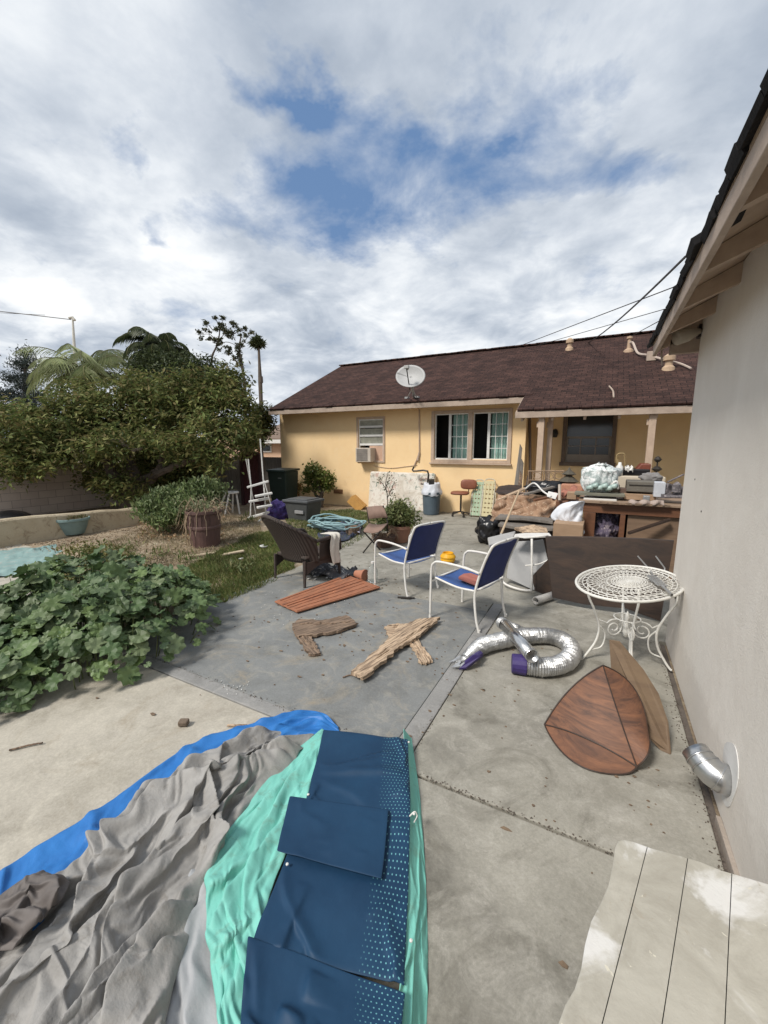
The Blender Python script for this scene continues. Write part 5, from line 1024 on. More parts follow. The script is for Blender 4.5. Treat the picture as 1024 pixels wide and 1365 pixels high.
q = MB(); q.prism([p+(sum(out)/len(out)-p)*.06-np.array([0, 0, .030]) for p in out], (0, 0, -1), .015); obj('gap_backing', q, M['dark_wood'], bt)  # dark sheet added beneath so the plank gaps read as shaded
ys = [pe[1]-.08, bk0[1]+.1]
for y in ys:
    q2 = MB(); xl = [p[0] for p in lw if abs(p[1]-y) < .2]; x_ = (min(xl) if xl else lw[0][0])+.06; q2.bb((x_+.04, y-.03, 0), (x_+.09, y+.03, zB-.029)); obj('leg', q2, m, bt); q2 = MB(); q2.bb((xe-.07, y-.03, 0), (xe-.02, y+.03, zB-.029)); obj('leg', q2, m, bt)
def lump(mb, c, rad, seed=0, n=22, zmin=-.03, amp=.3, f=2.3):
    """crumpled cloth or plastic lump: rounded bulges with creases between them"""
    A = []
    for i in range(n):
        ph = -math.pi/2+math.pi*i/(n-1); row = []
        for j in range(2*n+1):
            th = 2*math.pi*(j % (2*n))/(2*n); d_ = np.array([math.cos(ph)*math.cos(th), math.cos(ph)*math.sin(th), math.sin(ph)]); rr = .8+amp*abs(noise.noise(tuple(d_*f+seed)))*1.6-amp*.5*abs(noise.noise(tuple(d_*f*2.7+seed)))+amp*.3*noise.noise(tuple(d_*f*5+seed))
            p = np.array(c)+d_*rr*np.array(rad); p[2] = max(p[2], zmin); row.append(p)
        A.append(row)
    mb.grid(np.array(A))
# ---------------------------------------------------------------- heap of tarps and collapsed canopy
def sheet_mat(name, c, c2, rough=.55, scale=4, bm=.25, bs_=40, sheen=0, stain=None, wr=None):
    return mat(name, c, c2, rough, scale, bm, bs_, c3=stain, bdist=.006, spec=.35)
M['t_blue'] = sheet_mat('blue_poly_tarp', (.03, .185, .50), (.018, .12, .37), .5, 5, .6, 22)
M['t_grey'] = sheet_mat('grey_beige_cover', (.345, .335, .32), (.225, .217, .205), .62, 5, .5, 60, stain=(.235, .222, .205))
M['t_under'] = sheet_mat('pale_grey_liner', (.40, .41, .42), (.31, .32, .33), .6, 5, .3, 50)
M['t_mint'] = sheet_mat('mint_canvas', (.21, .56, .48), (.16, .46, .39), .6, 4, .3, 36, stain=(.17, .40, .33))
m, t, bs = nt('navy_canvas'); v = vec_of(t, 'Object'); cc = ramp(t, noise_n(t, v, 3, 6), [(.3, (.006, .030, .072)), (.7, (.011, .048, .105))]); t.links.new(cc, bs.inputs['Base Color']); bs.inputs['Roughness'].default_value = .6; bs.inputs['Specular IOR Level'].default_value = .3; bump(t, bs, noise_n(t, v, 30, 5, .6), .2, .005); M['t_navy'] = m
m, t, bs = nt('navy_dotted_canvas'); v = vec_of(t, 'Object'); cc = ramp(t, noise_n(t, v, 3, 6), [(.3, (.006, .030, .072)), (.7, (.011, .048, .105))])
uvn = N(t, 'ShaderNodeTexCoord'); mp = N(t, 'ShaderNodeMapping'); mp.inputs['Scale'].default_value = (30, 26, 1); mp.inputs['Rotation'].default_value = (0, 0, 0); t.links.new(uvn.outputs['UV'], mp.inputs[0])
s2 = N(t, 'ShaderNodeSeparateXYZ'); t.links.new(mp.outputs[0], s2.inputs[0]); row = math_n(t, 'FLOOR', s2.outputs[1]); sh = math_n(t, 'MULTIPLY', math_n(t, 'MODULO', row, 2.0), .5)
fx = math_n(t, 'SUBTRACT', math_n(t, 'FRACT', math_n(t, 'ADD', s2.outputs[0], sh)), .5); fy = math_n(t, 'SUBTRACT', math_n(t, 'FRACT', s2.outputs[1]), .5)
dd = math_n(t, 'ADD', math_n(t, 'MULTIPLY', fx, fx), math_n(t, 'MULTIPLY', fy, fy)); dot = math_n(t, 'LESS_THAN', dd, .022)
su = N(t, 'ShaderNodeSeparateXYZ'); t.links.new(uvn.outputs['UV'], su.inputs[0]); dn = noise_n(t, v, 5, 3)
msk = math_n(t, 'GREATER_THAN', math_n(t, 'ADD', su.outputs[0], math_n(t, 'MULTIPLY', math_n(t, 'SUBTRACT', dn, .5), .0)), .70)
fadeu = N(t, 'ShaderNodeMapRange'); fadeu.inputs[1].default_value = .70; fadeu.inputs[2].default_value = .86; fadeu.inputs[3].default_value = .25; fadeu.inputs[4].default_value = .85; t.links.new(su.outputs[0], fadeu.inputs[0])
cc = mix(t, math_n(t, 'MULTIPLY', math_n(t, 'MULTIPLY', dot, msk), fadeu.outputs[0]), cc, (.16, .42, .46))
t.links.new(cc, bs.inputs['Base Color']); bs.inputs['Roughness'].default_value = .6; bs.inputs['Specular IOR Level'].default_value = .3; bump(t, bs, noise_n(t, v, 30, 5, .6), .2, .005); M['t_dots'] = m
def cl_obj(name, X, m_, parent=None, solid=.003, uv=True, sub=0):
    q = MB(); q.grid(X); o_ = obj(name, q, m_, parent, smooth=True, solid=solid, sub=sub)
    if uv: uvs(o_, X.shape[0], X.shape[1])
    return o_
# blue tarp
P0 = loft([(-90, 1230), (0, 1163), (60, 1120), (125, 1082), (200, 1028), (270, 984), (330, 966), (400, 950), (430, 952), (452, 970)], [(-90, 1500), (0, 1330), (80, 1250), (150, 1180), (220, 1110), (280, 1060), (340, 1020), (400, 992), (430, 985), (455, 985)], 80, 26, .012)
X = cloth(P0, seed=2, floor=.004, freq=9, maxh=.045, along=.5, warp=.06, folds=80, fw=.013, spread=.9, billow=.3, fine=2.2); tag(cl_obj('blue_tarp', X, M['t_blue'], sub=1), 'bright blue plastic tarp peeking out along the far edge of the heap of covers', 'tarp')
# grey liner
P0 = loft([(262, 1130), (240, 1190), (210, 1250), (185, 1320), (165, 1420), (150, 1500)], [(300, 1120), (290, 1190), (292, 1250), (300, 1320), (318, 1420), (330, 1500)], 50, 30, .03)
X = cloth(P0, seed=6, floor=.02, freq=5, maxh=.03); tag(cl_obj('grey_liner', X, M['t_under'], sub=1), 'smooth pale grey liner sheet between the crumpled grey cover and the mint canvas', 'sheet')
# crumpled grey cover
def gfl(x, y): return .035
P0 = loft([(366, 968), (325, 984), (285, 1000), (235, 1026), (190, 1062), (165, 1105), (110, 1150), (50, 1180), (0, 1215), (-80, 1260), (-180, 1330), (-260, 1400)], [(420, 972), (402, 1000), (375, 1030), (335, 1068), (312, 1105), (285, 1150), (262, 1200), (250, 1250), (232, 1305), (215, 1370), (190, 1450), (150, 1560)], 210, 130, .07)
X = cloth(P0, seed=4, floor=.03, freq=6, maxh=.115, along=.3, warp=.10, folds=85, fw=.026, spread=.42, billow=.45, fine=1.0)
tag(cl_obj('grey_cover', X, M['t_grey'], sub=1, solid=.004), 'large crumpled grey beige fabric cover heaped on the ground in the bottom left', 'cover')
P0 = loft([(60, 1160), (20, 1180), (-20, 1215), (-60, 1260)], [(95, 1178), (80, 1205), (50, 1240), (10, 1280)], 40, 30, .10); X = cloth(P0, seed=9, floor=.10, freq=12, maxh=.08, along=.4, warp=.06, folds=26, fw=.018, spread=.7)
tag(cl_obj('dark_fabric', X, mat('dark_taupe_fabric', (.15, .13, .12), (.10, .09, .085), .65, 6, .3, 40), sub=1), 'small dark taupe crumple of fabric lying on the left edge of the grey cover', 'fabric')
# canopy: mint canvas and navy panels
cn = thing('canopy', 'collapsed mint and navy canopy with a dotted navy border lying at the bottom centre', 'canopy', G(440, 1200))
def base(h): return h
P0 = loft([(430, 970), (412, 985), (388, 1005), (350, 1045), (322, 1085), (292, 1125), (272, 1165), (275, 1215), (280, 1270), (288, 1330), (300, 1420), (310, 1500)], [(436, 975), (428, 1010), (415, 1050), (402, 1090), (385, 1130), (368, 1170), (352, 1220), (342, 1270), (335, 1330), (335, 1420), (335, 1500)], 110, 42, .05)
X = cloth(P0, seed=12, floor=.04, freq=9, maxh=.045, along=.4, warp=.08, folds=46, fw=.016, spread=.5, billow=.4); cl_obj('mint_panel', X, M['t_mint'], cn, sub=1)
P0 = loft([(538, 985), (540, 1040), (541, 1090), (541, 1160), (539, 1230), (534, 1310), (528, 1400), (522, 1500)], [(549, 984), (557, 1040), (563, 1100), (568, 1170), (571, 1240), (571, 1320), (568, 1400), (565, 1500)], 110, 22, .0)
for i in range(P0.shape[0]):
    for j in range(P0.shape[1]): P0[i, j, 2] = .075*(1-j/(P0.shape[1]-1))
X = cloth(P0, seed=13, floor=lambda x, y: .004, freq=18, maxh=.016, along=.12, warp=.02, folds=22, fw=.008, spread=.10, billow=.2); X2 = X.copy(); cl_obj('mint_border', X, M['t_mint'], cn, sub=1)
nz = .085
def navy(ra, rb, name, m_, n, k, z, seed, rx=1.03, ry=1.02, am=.012, mh_=.03, par=cn, lv=(80, 60, 30)):
    P0 = loft(ra, rb, n, k, z); X = cloth(P0, seed=seed, floor=z-.004, freq=4.2, maxh=mh_*.75, along=.9, warp=.10, fine=.3, folds=9, fw=.02, spread=1.2, billow=.7); return cl_obj(name, X, m_, par, sub=1)
navy([(431, 972), (424, 1005), (414, 1040), (408, 1065), (402, 1085)], [(544, 985), (545, 1010), (546, 1040), (547, 1070), (547, 1090)], 'navy_panel', M['t_dots'], 40, 50, nz, 21, 1.05, 1.05)
navy([(404, 1078), (392, 1110), (378, 1150), (362, 1190), (345, 1228), (334, 1262)], [(547, 1084), (546, 1130), (545, 1180), (543, 1230), (541, 1275), (540, 1315)], 'navy_panel', M['t_dots'], 60, 50, nz-.004, 22, 1.04, 1.03)
navy([(331, 1246), (327, 1290), (322, 1340), (318, 1400), (315, 1500)], [(541, 1322), (538, 1345), (535, 1375), (532, 1420), (528, 1500)], 'navy_panel', M['t_dots'], 50, 56, nz+.014, 23, 1.06, 1.05, .02, .04)
o_ = navy([(386, 1060), (381, 1082), (375, 1108), (369, 1133)], [(518, 1078), (516, 1105), (513, 1138), (509, 1171)], 'navy_flap', M['t_navy'], 24, 30, nz+.022, 24, 1.01, 1.01, .006, .012)
q = MB()
for x, y in ((545, 990), (411, 1060), (552, 1086), (383, 1153), (548, 1255)): q.lathe([(.001, 0), (.006, .002), (.006, .006), (.001, .008)], G(x, y, nz+.01), 8)
obj('toggle', q, M['white_paint'], cn)
q = MB(); q.tube(sm([G(546, 1088, nz), G(553, 1082, nz+.02), G(556, 1088, nz), G(552, 1096, nz)]), .003, 5); obj('tie_loop', q, M['white_paint'], cn)

# ---------------------------------------------------------------- left side clutter
tl_ = [G(x, y, .02) for x, y in ((-40, 735), (0, 734), (60, 730), (100, 728))]
P0 = loft([(-60, 736), (0, 735), (50, 731), (102, 728)], [(-60, 778), (0, 771), (50, 762), (78, 752)], 60, 24, -.01); X = cloth(P0, seed=31, floor=-.02, maxh=.09, freq=4); tag(cl_obj('teal_tarp', X, mat('faded_teal_tarp', (.24, .35, .33), (.17, .27, .26), .7, 3, .4, 30, c3=(.30, .33, .30)), sub=1), 'faded teal tarp spread on the ground below the planter wall at far left', 'tarp')
c = G(98, 712, -.02); pt = thing('planter', 'teal plastic bowl planter with dried soil standing against the planter wall', 'planter', c)
q = MB(); q.lathe([(.001, 0), (.17, 0), (.20, .02), (.26, .18), (.29, .29), (.32, .30), (.32, .35), (.29, .35), (.28, .30), (.001, .29)], c, 28); obj('pot', q, mat('teal_glaze', (.22, .31, .30), (.15, .22, .22), .6, 5, .2), pt, smooth=False, bevel=.004)
q = MB(); q.lathe([(.001, .315), (.15, .325), (.275, .305)], c, 16); obj('soil', q, M['dirt'], pt); r = np.random.default_rng(4); obj('weeds', leaves(c+np.stack([r.normal(0, .12, 160), r.normal(0, .12, 160), .33+.04*r.random(160)], 1), .07, seed=41, up=1), leaf_mat('wilted', [(.10, .11, .04), (.20, .16, .08), (.08, .10, .03)]), pt)
# black bag far left by wall
q = MB(); c = AX(12, 690, -12.6); q.lathe([(.001, 0), (.45, .0), (.5, .1), (.35, .22), (.1, .30), (.001, .31)], (c[0], c[1], -.03), 18, jit=.12); tag(obj('black_bag', q, M['black_plastic'], smooth=True), 'flat black bag lying behind the planter wall at the far left', 'bag')
# tall brown ribbed pot with dead vine
c = G(275, 733, -.02); bp = thing('tall_pot', 'tall dark brown ribbed plastic bin used as a pot, crowned by dry stems', 'pot', c)
q = MB(); s_ = .285; q.lathe([(.001, 0), (s_*.80, 0), (s_*.82, .02), (s_*.92, .40), (s_*.97, .405), (s_*.97, .45), (s_*.93, .455), (s_*.97, .66), (s_*1.05, .67), (s_*1.05, .72), (s_*1.02, .72), (s_*.98, .68), (.001, .66)], c, 30); obj('bin', q, mat('brown_plastic', (.13, .075, .065), (.09, .05, .045), .6, 5, .2), bp, bevel=.005)
q = MB()
for k in range(10): a_ = -2.6+k*.25; q.tube([c+np.array([s_*.94*math.cos(a_)*1.0, s_*.94*math.sin(a_), .47]), c+np.array([s_*.985*math.cos(a_), s_*.985*math.sin(a_), .65])], .006, 4)
obj('rib', q, mat('brown_plastic_rib', (.11, .065, .055)), bp)
q = MB(); rd = random.Random(8)
for k in range(34):
    a_ = rd.uniform(0, 6.28); r0 = rd.uniform(0, .2); b0 = c+np.array([r0*math.cos(a_), r0*math.sin(a_), .66]); limb(q, [b0, b0+np.array([.2*math.cos(a_), .2*math.sin(a_), rd.uniform(.05, .25)]), b0+np.array([.38*math.cos(a_), .38*math.sin(a_), rd.uniform(-.35, .15)])], .006, .003, 4, .015)
for a_ in (-1.9, -1.5, -2.3): limb(q, [c+np.array([.27*math.cos(a_), .27*math.sin(a_), .70]), c+np.array([.32*math.cos(a_), .32*math.sin(a_), .4]), c+np.array([.27*math.cos(a_), .27*math.sin(a_), .02])], .012, .007, 5, .015)
obj('dry_stems', q, mat('dry_stem', (.36, .27, .18), (.24, .17, .11), .9), bp)
r = np.random.default_rng(9); obj('leaves', leaves(c+np.stack([r.normal(0, .18, 420), r.normal(0, .18, 420), .72+np.abs(r.normal(0, .10, 420))], 1), .06, seed=42, up=.9), leaf_mat('pale_leaf', [(.12, .16, .06), (.30, .28, .18), (.07, .11, .03)]), bp)
# dead brush mound beside pot
db = thing('dead_brush', 'tangle of dry brown brush between the green bush and the tall brown pot', 'brush', G(235, 712)); q = MB(); rd = random.Random(18)
for k in range(230):
    b0 = G(rd.uniform(200, 300), rd.uniform(700, 728)); d_ = np.array([rd.gauss(0, .28), rd.gauss(0, .28), rd.uniform(.02, .22)]); limb(q, [b0, b0+d_*.5+np.array([0, 0, .06]), b0+d_], .005, .002, 4, .012)
obj('stems', q, mat('dead_brush', (.30, .19, .11), (.18, .11, .06), .95), db)
r = np.random.default_rng(10); C_ = np.array([G(rd.uniform(185, 300), rd.uniform(696, 730))+np.array([0, 0, rd.uniform(0, .22)]) for _ in range(1500)]); obj('leaves', leaves(C_, .055, seed=43, droop=.2), leaf_mat('brush_leaf', [(.30, .16, .08), (.42, .29, .16), (.20, .12, .06), (.16, .17, .06)]), db)
# white folding step rack
lr = thing('slatted_rack', 'white slatted rack of tilted shelves standing in front of the maroon gate', 'rack', G(347, 700))
W0, W1 = 6.95, 7.35
def rk(px, py, Y): return AY(px, py, Y)
q = MB(); q.tube([rk(331, 612, 7.3), rk(335, 650, 7.3), rk(334, 690, 7.25)], .016, 6); q.tube([rk(347, 585, 7.5), rk(352, 650, 7.5), rk(356, 700, 7.2)], .016, 6); q.tube([rk(328, 612, 7.3), rk(342, 690, 7.6)], .012, 6); q.tube([rk(352, 640, 7.6), rk(366, 690, 7.6)], .012, 6); obj('frame', q, M['white_paint'], lr)
for (x0, y0, x1, y1) in ((330, 650, 358, 641), (340, 662, 363, 657), (332, 669, 358, 664), (343, 677, 362, 673), (331, 691, 359, 682)):
    a = rk(x0, y0, 7.1); b_ = rk(x1, y1, 7.4); q = MB(); q.box((a+b_)/2, (np.linalg.norm(b_-a), .13, .05), rz=math.atan2(b_[1]-a[1], b_[0]-a[0]), ry=-math.asin((b_[2]-a[2])/np.linalg.norm(b_-a)*.9)); obj('shelf', q, M['white_paint'], lr, bevel=.01)
q = MB(); q.tube(sm([G(342, 700, .03), G(346, 694, .12), G(352, 692, .15), G(354, 699, .04)]), .018, 6); obj('foot', q, M['white_paint'], lr)
# white stacked plastic chair frame by gate
wf = thing('stool', 'white splayed leg stool standing behind the brown pot', 'stool', G(305, 684)); q = MB(); c = G(305, 684); hgt = 1.8-.0
tp_c = AY(308, 655, c[1]); q.lathe([(.001, .0), (.20, .0), (.21, .03), (.18, .05), (.001, .05)], (tp_c[0], tp_c[1], tp_c[2]-.05), 18); obj('seat', q, M['white_paint'], wf)
for k in range(4):
    a_ = .5+k*1.57; q = MB(); q.tube([(tp_c[0]+.14*math.cos(a_), tp_c[1]+.14*math.sin(a_), tp_c[2]-.04), (c[0]+.30*math.cos(a_), c[1]+.3*math.sin(a_), -.03)], .024, 7); obj('leg', q, M['white_paint'], wf)
# wheelie bin
c0 = AY(369, 668, 9.75); wb_ = thing('wheelie_bin', 'dark green wheelie bin against the left corner of the yellow house', 'bin', (c0[0], 9.75, 0)); a = AY(357, 628, 9.5); b_ = AY(382, 668, 9.5); q = MB()
x0, x1, zt = a[0], b_[0], a[2]; vs = [(x0+.06, 9.5+.05, 0), (x1-.04, 9.55, 0), (x1-.04, 10.05, 0), (x0+.06, 10.05, 0), (x0, 9.48, zt), (x1, 9.48, zt), (x1, 10.1, zt), (x0, 10.1, zt)]; q.add(vs, [(0, 3, 2, 1), (4, 5, 6, 7), (0, 1, 5, 4), (1, 2, 6, 5), (2, 3, 7, 6), (3, 0, 4, 7)]); gm_ = mat('bin_green', (.022, .040, .032), (.014, .026, .021), .5, 5, .15); obj('body', q, gm_, wb_, bevel=.02)
q = MB(); q.box(((x0+x1)/2, 9.8, zt+.03), (x1-x0+.06, .70, .06), rx=.05); q.bb((x0+.02, 9.43, zt-.02), (x1-.02, 9.475, zt+.02)); obj('lid', q, gm_, wb_, bevel=.015); q = MB(); q.box(((x0+x1)/2+.12, 9.50, zt-.16), (.14, .012, .10), rx=-.05); obj('label', q, mat('grey_sticker', (.3, .31, .3)), wb_)
for xx in (x0+.05, x1-.05): q = MB(); q.tube([(xx-.03, 10.08, .11), (xx+.03, 10.08, .11)], .11, 16); obj('wheel', q, M['dark_metal'], wb_)
# grey storage tub heap behind wicker chair
c = G(392, 696); gt_ = thing('storage_tub', 'dark grey plastic storage tub standing on the grass behind the wicker chair', 'tub', c); a = AY(379, 669, c[1]); b_ = AY(408, 699, c[1]); q = MB(); x0, x1, zt = a[0], b_[0]+.05, a[2]; y0 = c[1]
vs = [(x0+.08, y0+.05, -.03), (x1-.08, y0+.05, -.03), (x1-.08, y0+.55, -.03), (x0+.08, y0+.55, -.03), (x0, y0, zt), (x1, y0, zt), (x1, y0+.6, zt), (x0, y0+.6, zt)]; q.add(vs, [(0, 3, 2, 1), (0, 1, 5, 4), (1, 2, 6, 5), (2, 3, 7, 6), (3, 0, 4, 7), (4, 5, 6, 7)]); gy = mat('grey_black_plastic', (.075, .08, .08), (.05, .053, .053), .45, 6, .1); obj('tub', q, gy, gt_, bevel=.025)
q = MB(); q.box(((x0+x1)/2, y0+.3, zt+.03), (x1-x0+.08, .68, .06)); q.box(((x0+x1)/2, y0+.3, zt+.07), (x1-x0-.1, .5, .03)); obj('lid', q, mat('grey_lid', (.085, .09, .095), (.06, .065, .068), .5), gt_, bevel=.02); q = MB(); q.box(((x0+x1)/2+.1, y0+.0, zt-.22), (.26, .03, .08)); obj('handle', q, mat('pale_grey_grip', (.30, .30, .30)), gt_, bevel=.01)
c = G(371, 690, 0); c[2] = 0; a = AY(371, 672, c[1]-.1); P0 = np.array([[(a[0]-.24+.5*j/20, a[1]-.2+.4*i/16, .2) for j in range(21)] for i in range(17)]); 
q = MB(); lump(q, (a[0], a[1], .17), (.32, .28, .28), 3, 26, amp=.34); tag(obj('purple_bundle', q, mat('purple_cloth', (.10, .06, .26), (.05, .035, .13), .8, 6, .8, 14, bdist=.04, c3=(.07, .09, .22)), smooth=True), 'purple blue cloth bundle left of the grey storage tub', 'bundle')
# hose coil and sheet on lawn
hc = G(446, 706, .0); hs_ = MB(); rd = random.Random(31)
for k in range(9):
    r_ = rd.uniform(.34, .56); ox, oy = rd.uniform(-.10, .10), rd.uniform(-.10, .10); z = .02+k*.016; tl = rd.uniform(-.12, .12)
    hs_.tube([hc+np.array([ox+r_*1.2*math.cos(a_)+.10*noise.noise((math.cos(a_)*1.8, math.sin(a_)*1.8, k+5)), oy+r_*.9*math.sin(a_)+.10*noise.noise((math.cos(a_)*1.8, math.sin(a_)*1.8, k+9)), z+tl*r_*math.cos(a_+k)+.06+.02*math.sin(3*a_+k)+.05*noise.noise((math.cos(a_)*2, math.sin(a_)*2, k))]) for a_ in np.linspace(0, 2*math.pi, 31)[:-1]], .019, 6, closed=True)
tag(obj('garden_hose', hs_, mat('pale_turquoise_hose', (.27, .40, .41), (.18, .29, .31), .6, 8, 0), smooth=True), 'coiled pale turquoise garden hose on the lawn behind the wicker chair', 'hose')
P0 = loft([(418, 700), (440, 696), (462, 697), (484, 702)], [(425, 716), (445, 722), (462, 720), (476, 712)], 40, 24, .02); X = cloth(P0, seed=51, floor=0, maxh=.09, freq=8); tag(cl_obj('dark_blue_sheet', X, mat('navy_sheet', (.05, .06, .10), (.03, .035, .06), .8, 5, .3, 30)), 'dark blue crumpled sheet under the coiled hose', 'sheet')
P0 = loft([(464, 690), (472, 692), (482, 698)], [(462, 703), (470, 708), (480, 711)], 24, 18, .06); X = cloth(P0, seed=52, floor=.05, maxh=.05, freq=8); tag(cl_obj('lilac_sheet', X, mat('lilac_sheet', (.36, .35, .42), (.28, .27, .34), .8, 5, .3, 30)), 'pale lilac folded sheet lying to the right of the coiled hose', 'sheet')
# orange crate tipped against wall
c = AY(479, 668, 10.25); q = MB(); E_ = dict(ry=.6, rz=.2)
cr = thing('orange_crate', 'tipped orange plastic crate leaning by the foot of the yellow wall', 'crate', (c[0], 10.25, 0)); q = MB(); cc_ = np.array([c[0]-.02, 10.25, .26])
from mathutils import Matrix
Mx = Matrix.Translation(Vector((c[0]-.02, 10.28, .20))) @ Matrix.Rotation(.25, 4, 'Z') @ Matrix.Rotation(.72, 4, 'Y')
def xb(mb, a, b_):
    k0 = len(mb.v); mb.bb(a, b_)
    for k in range(k0, len(mb.v)): mb.v[k] = tuple(Mx @ Vector(mb.v[k]))
q = MB(); xb(q, (-.24, -.19, 0), (.24, .19, .02)); xb(q, (-.24, -.19, -.22), (.24, -.17, -.002)); xb(q, (-.24, .17, -.22), (.24, .19, -.002)); xb(q, (.22, -.168, -.22), (.24, .168, -.002)); xb(q, (-.24, -.168, -.22), (-.22, .168, -.002))
obj('shell', q, mat('orange_plastic', (.60, .33, .09), (.44, .23, .07), .6, 6, .2), cr, bevel=.008)
q = MB(); xb(q, (-.2, -.15, -.20), (.2, .15, -.19)); obj('liner', q, M['dark_wood'], cr)
# patterned mattress against the wall
a = AY(493, 628, 10.55); b_ = AY(577, 674, 10.45); m, t, bs = nt('faded_floral'); v = vec_of(t, 'Object'); f = noise_n(t, v, 2.5, 8, .7, 1.2); f2 = noise_n(t, v, 4.2, 6, .7, 2)
cc = ramp(t, f, [(.35, (.50, .44, .36)), (.55, (.68, .64, .57))]); cc = mix(t, ramp(t, f2, [(.58, (0,)*3), (.62, (.9,)*3)]), cc, (.20, .24, .20)); cc = mix(t, ramp(t, noise_n(t, v, 4, 6, .6, 1.5), [(.58, (0,)*3), (.64, (.6,)*3)]), cc, (.40, .20, .15)); t.links.new(cc, bs.inputs['Base Color']); bs.inputs['Roughness'].default_value = .9
x0, x1, zt = a[0], b_[0], a[2]; q = MB(); q.add([(x0, 10.40, 0), (x1, 10.40, 0), (x1, 10.56, zt), (x0, 10.56, zt), (x0, 10.56, 0), (x1, 10.56, 0), (x1, 10.70, zt-.02), (x0, 10.70, zt-.02)], [(0, 1, 2, 3), (4, 7, 6, 5), (0, 4, 5, 1), (3, 2, 6, 7), (0, 3, 7, 4), (1, 5, 6, 2)]); tag(obj('mattress', q, m, bevel=.05), 'worn white floral mattress leaning against the yellow wall under the windows', 'mattress')
c = AY(552, 629, 10.3); q = MB(); q.tube(sm([AY(552, 622, 10.35), AY(551, 628, 10.32), AY(570, 628, 10.3), AY(570, 646, 10.28)], 3), .026, 6); q.tube([AY(561, 645, 10.3), AY(570, 646, 10.28)], .02, 6); tag(obj('black_pipe', q, M['dark_metal']), 'bent black tube hooked on the top of the floral mattress', 'pipe')
r = np.random.default_rng(12)
wv_ = thing('climbing_plant', 'straggly dark twig plant growing in front of the floral mattress', 'plant', (*AY(518, 676, 9.8)[:2], 0)); q = MB()
for pts in ([(517, 676), (516, 660), (514, 645), (517, 632)], [(516, 665), (522, 652), (526, 642)], [(516, 655), (510, 645), (505, 640)], [(515, 648), (519, 640)]): limb(q, [AY(x, y, 9.8) for x, y in pts], .014, .008, 5, .01)
obj('stems', q, M['bark'], wv_); C_ = np.concatenate([AY(x, y, 9.8)+r.normal(0, .06, (22, 3)) for x, y in ((516, 632), (525, 644), (506, 641), (519, 640), (514, 650), (520, 655), (524, 661))]); obj('leaves', leaves(C_, .07, seed=44), dk, wv_)
# grey trash can with white liner
c = G(575, 685); tcn = thing('trash_can', 'blue grey plastic trash can with a white bag folded out of its top', 'trash can', c); hT = AY(575, 654, c[1])[2]
q = MB(); q.lathe([(.001, 0), (.21, 0), (.215, .03), (.245, hT-.10), (.27, hT-.09), (.27, hT-.03), (.255, hT-.02), (.262, hT), (.24, hT), (.23, hT-.05), (.001, hT-.06)], c, 28); obj('can', q, mat('blue_grey_plastic', (.085, .115, .14), (.06, .085, .105), .55, 5, .1), tcn, bevel=.004)
q = MB(); A = []
for i in range(8):
    row = []
    for k in range(37):
        a_ = 2*math.pi*(k % 36)/36; rr = [.272, .285, .26, .235, .21, .20, .13, .04][i]*(1+.12*noise.noise((math.cos(a_)*2, math.sin(a_)*2, i*.6))); z = hT+[-.10, -.03, .03, .08, .16, .22, .17, .12][i]+.07*noise.noise((math.cos(a_)*2.5, math.sin(a_)*2.5, i*.5+3)); row.append((c[0]+rr*math.cos(a_), c[1]+rr*math.sin(a_), z))
    A.append(row)
q.grid(np.array(A)); obj('bag', q, mat('white_liner', (.66, .67, .70), (.45, .47, .52), .5, 7, .4, 20, bdist=.02), tcn, smooth=True, sub=1); q = MB(); q.box(c+np.array([.0, -.02, hT+.22]), (.14, .10, .16), rx=.3, rz=.4); obj('rubbish', q, M['dark_metal'], tcn)
# broken carpet of soil at wall
# brown desk chair, no arms
c = AY(614, 684, 10.3); c[2] = 0; dcx = thing('desk_chair', 'rust brown padded swivel chair in front of the yellow wall below the window', 'chair', c); Y0 = c[1]; mt = mat('rust_vinyl', (.27, .095, .05), (.17, .06, .035), .5, 6, .2)
sz = AY(612, 657, Y0)[2]; bc = AY(622, 646, Y0); 
def blob(mb, c_, sx_, sy_, sz_, **k): 
    from mathutils import Euler
    E = Euler((k.get('rx', 0), k.get('ry', 0), k.get('rz', 0))).to_matrix(); A = []
    for i in range(9):
        ph = -math.pi/2+math.pi*i/8; row = []
        for j in range(21):
            th = 2*math.pi*(j % 20)/20; cp_ = abs(math.cos(ph))**.55; x = sx_*cp_*math.copysign(abs(math.cos(th))**.55, math.cos(th)); y = sy_*cp_*math.copysign(abs(math.sin(th))**.55, math.sin(th)); z = sz_*math.copysign(abs(math.sin(ph))**.6, math.sin(ph)); p = E@Vector((x, y, z)); row.append((c_[0]+p[0], c_[1]+p[1], c_[2]+p[2]))
        A.append(row)
    mb.grid(np.array(A))
q = MB(); blob(q, (c[0]-.03, Y0, sz), .24, .23, .045, rz=.2); obj('seat', q, mt, dcx, smooth=True); q = MB(); blob(q, (bc[0]+.03, Y0+.1, bc[2]), .21, .05, .13, rz=.25, rx=-.1); obj('backrest', q, mt, dcx, smooth=True)
q = MB(); q.tube([(c[0], Y0, sz-.03), (c[0], Y0, .10)], .025, 8); q.tube([(bc[0]+.03, Y0+.15, bc[2]), (bc[0], Y0+.2, sz), (c[0], Y0+.05, sz-.05)], .014, 6); obj('column', q, M['dark_metal'], dcx)
q = MB()
for k in range(5): a_ = k*1.257+.3; q.tube([(c[0], Y0, .12), (c[0]+.25*math.cos(a_), Y0+.25*math.sin(a_), .07)], .018, 6); q.lathe([(.001, 0), (.03, .01), (.03, .05), (.001, .06)], (c[0]+.25*math.cos(a_), Y0+.25*math.sin(a_), 0), 8)
obj('base', q, M['dark_metal'], dcx)
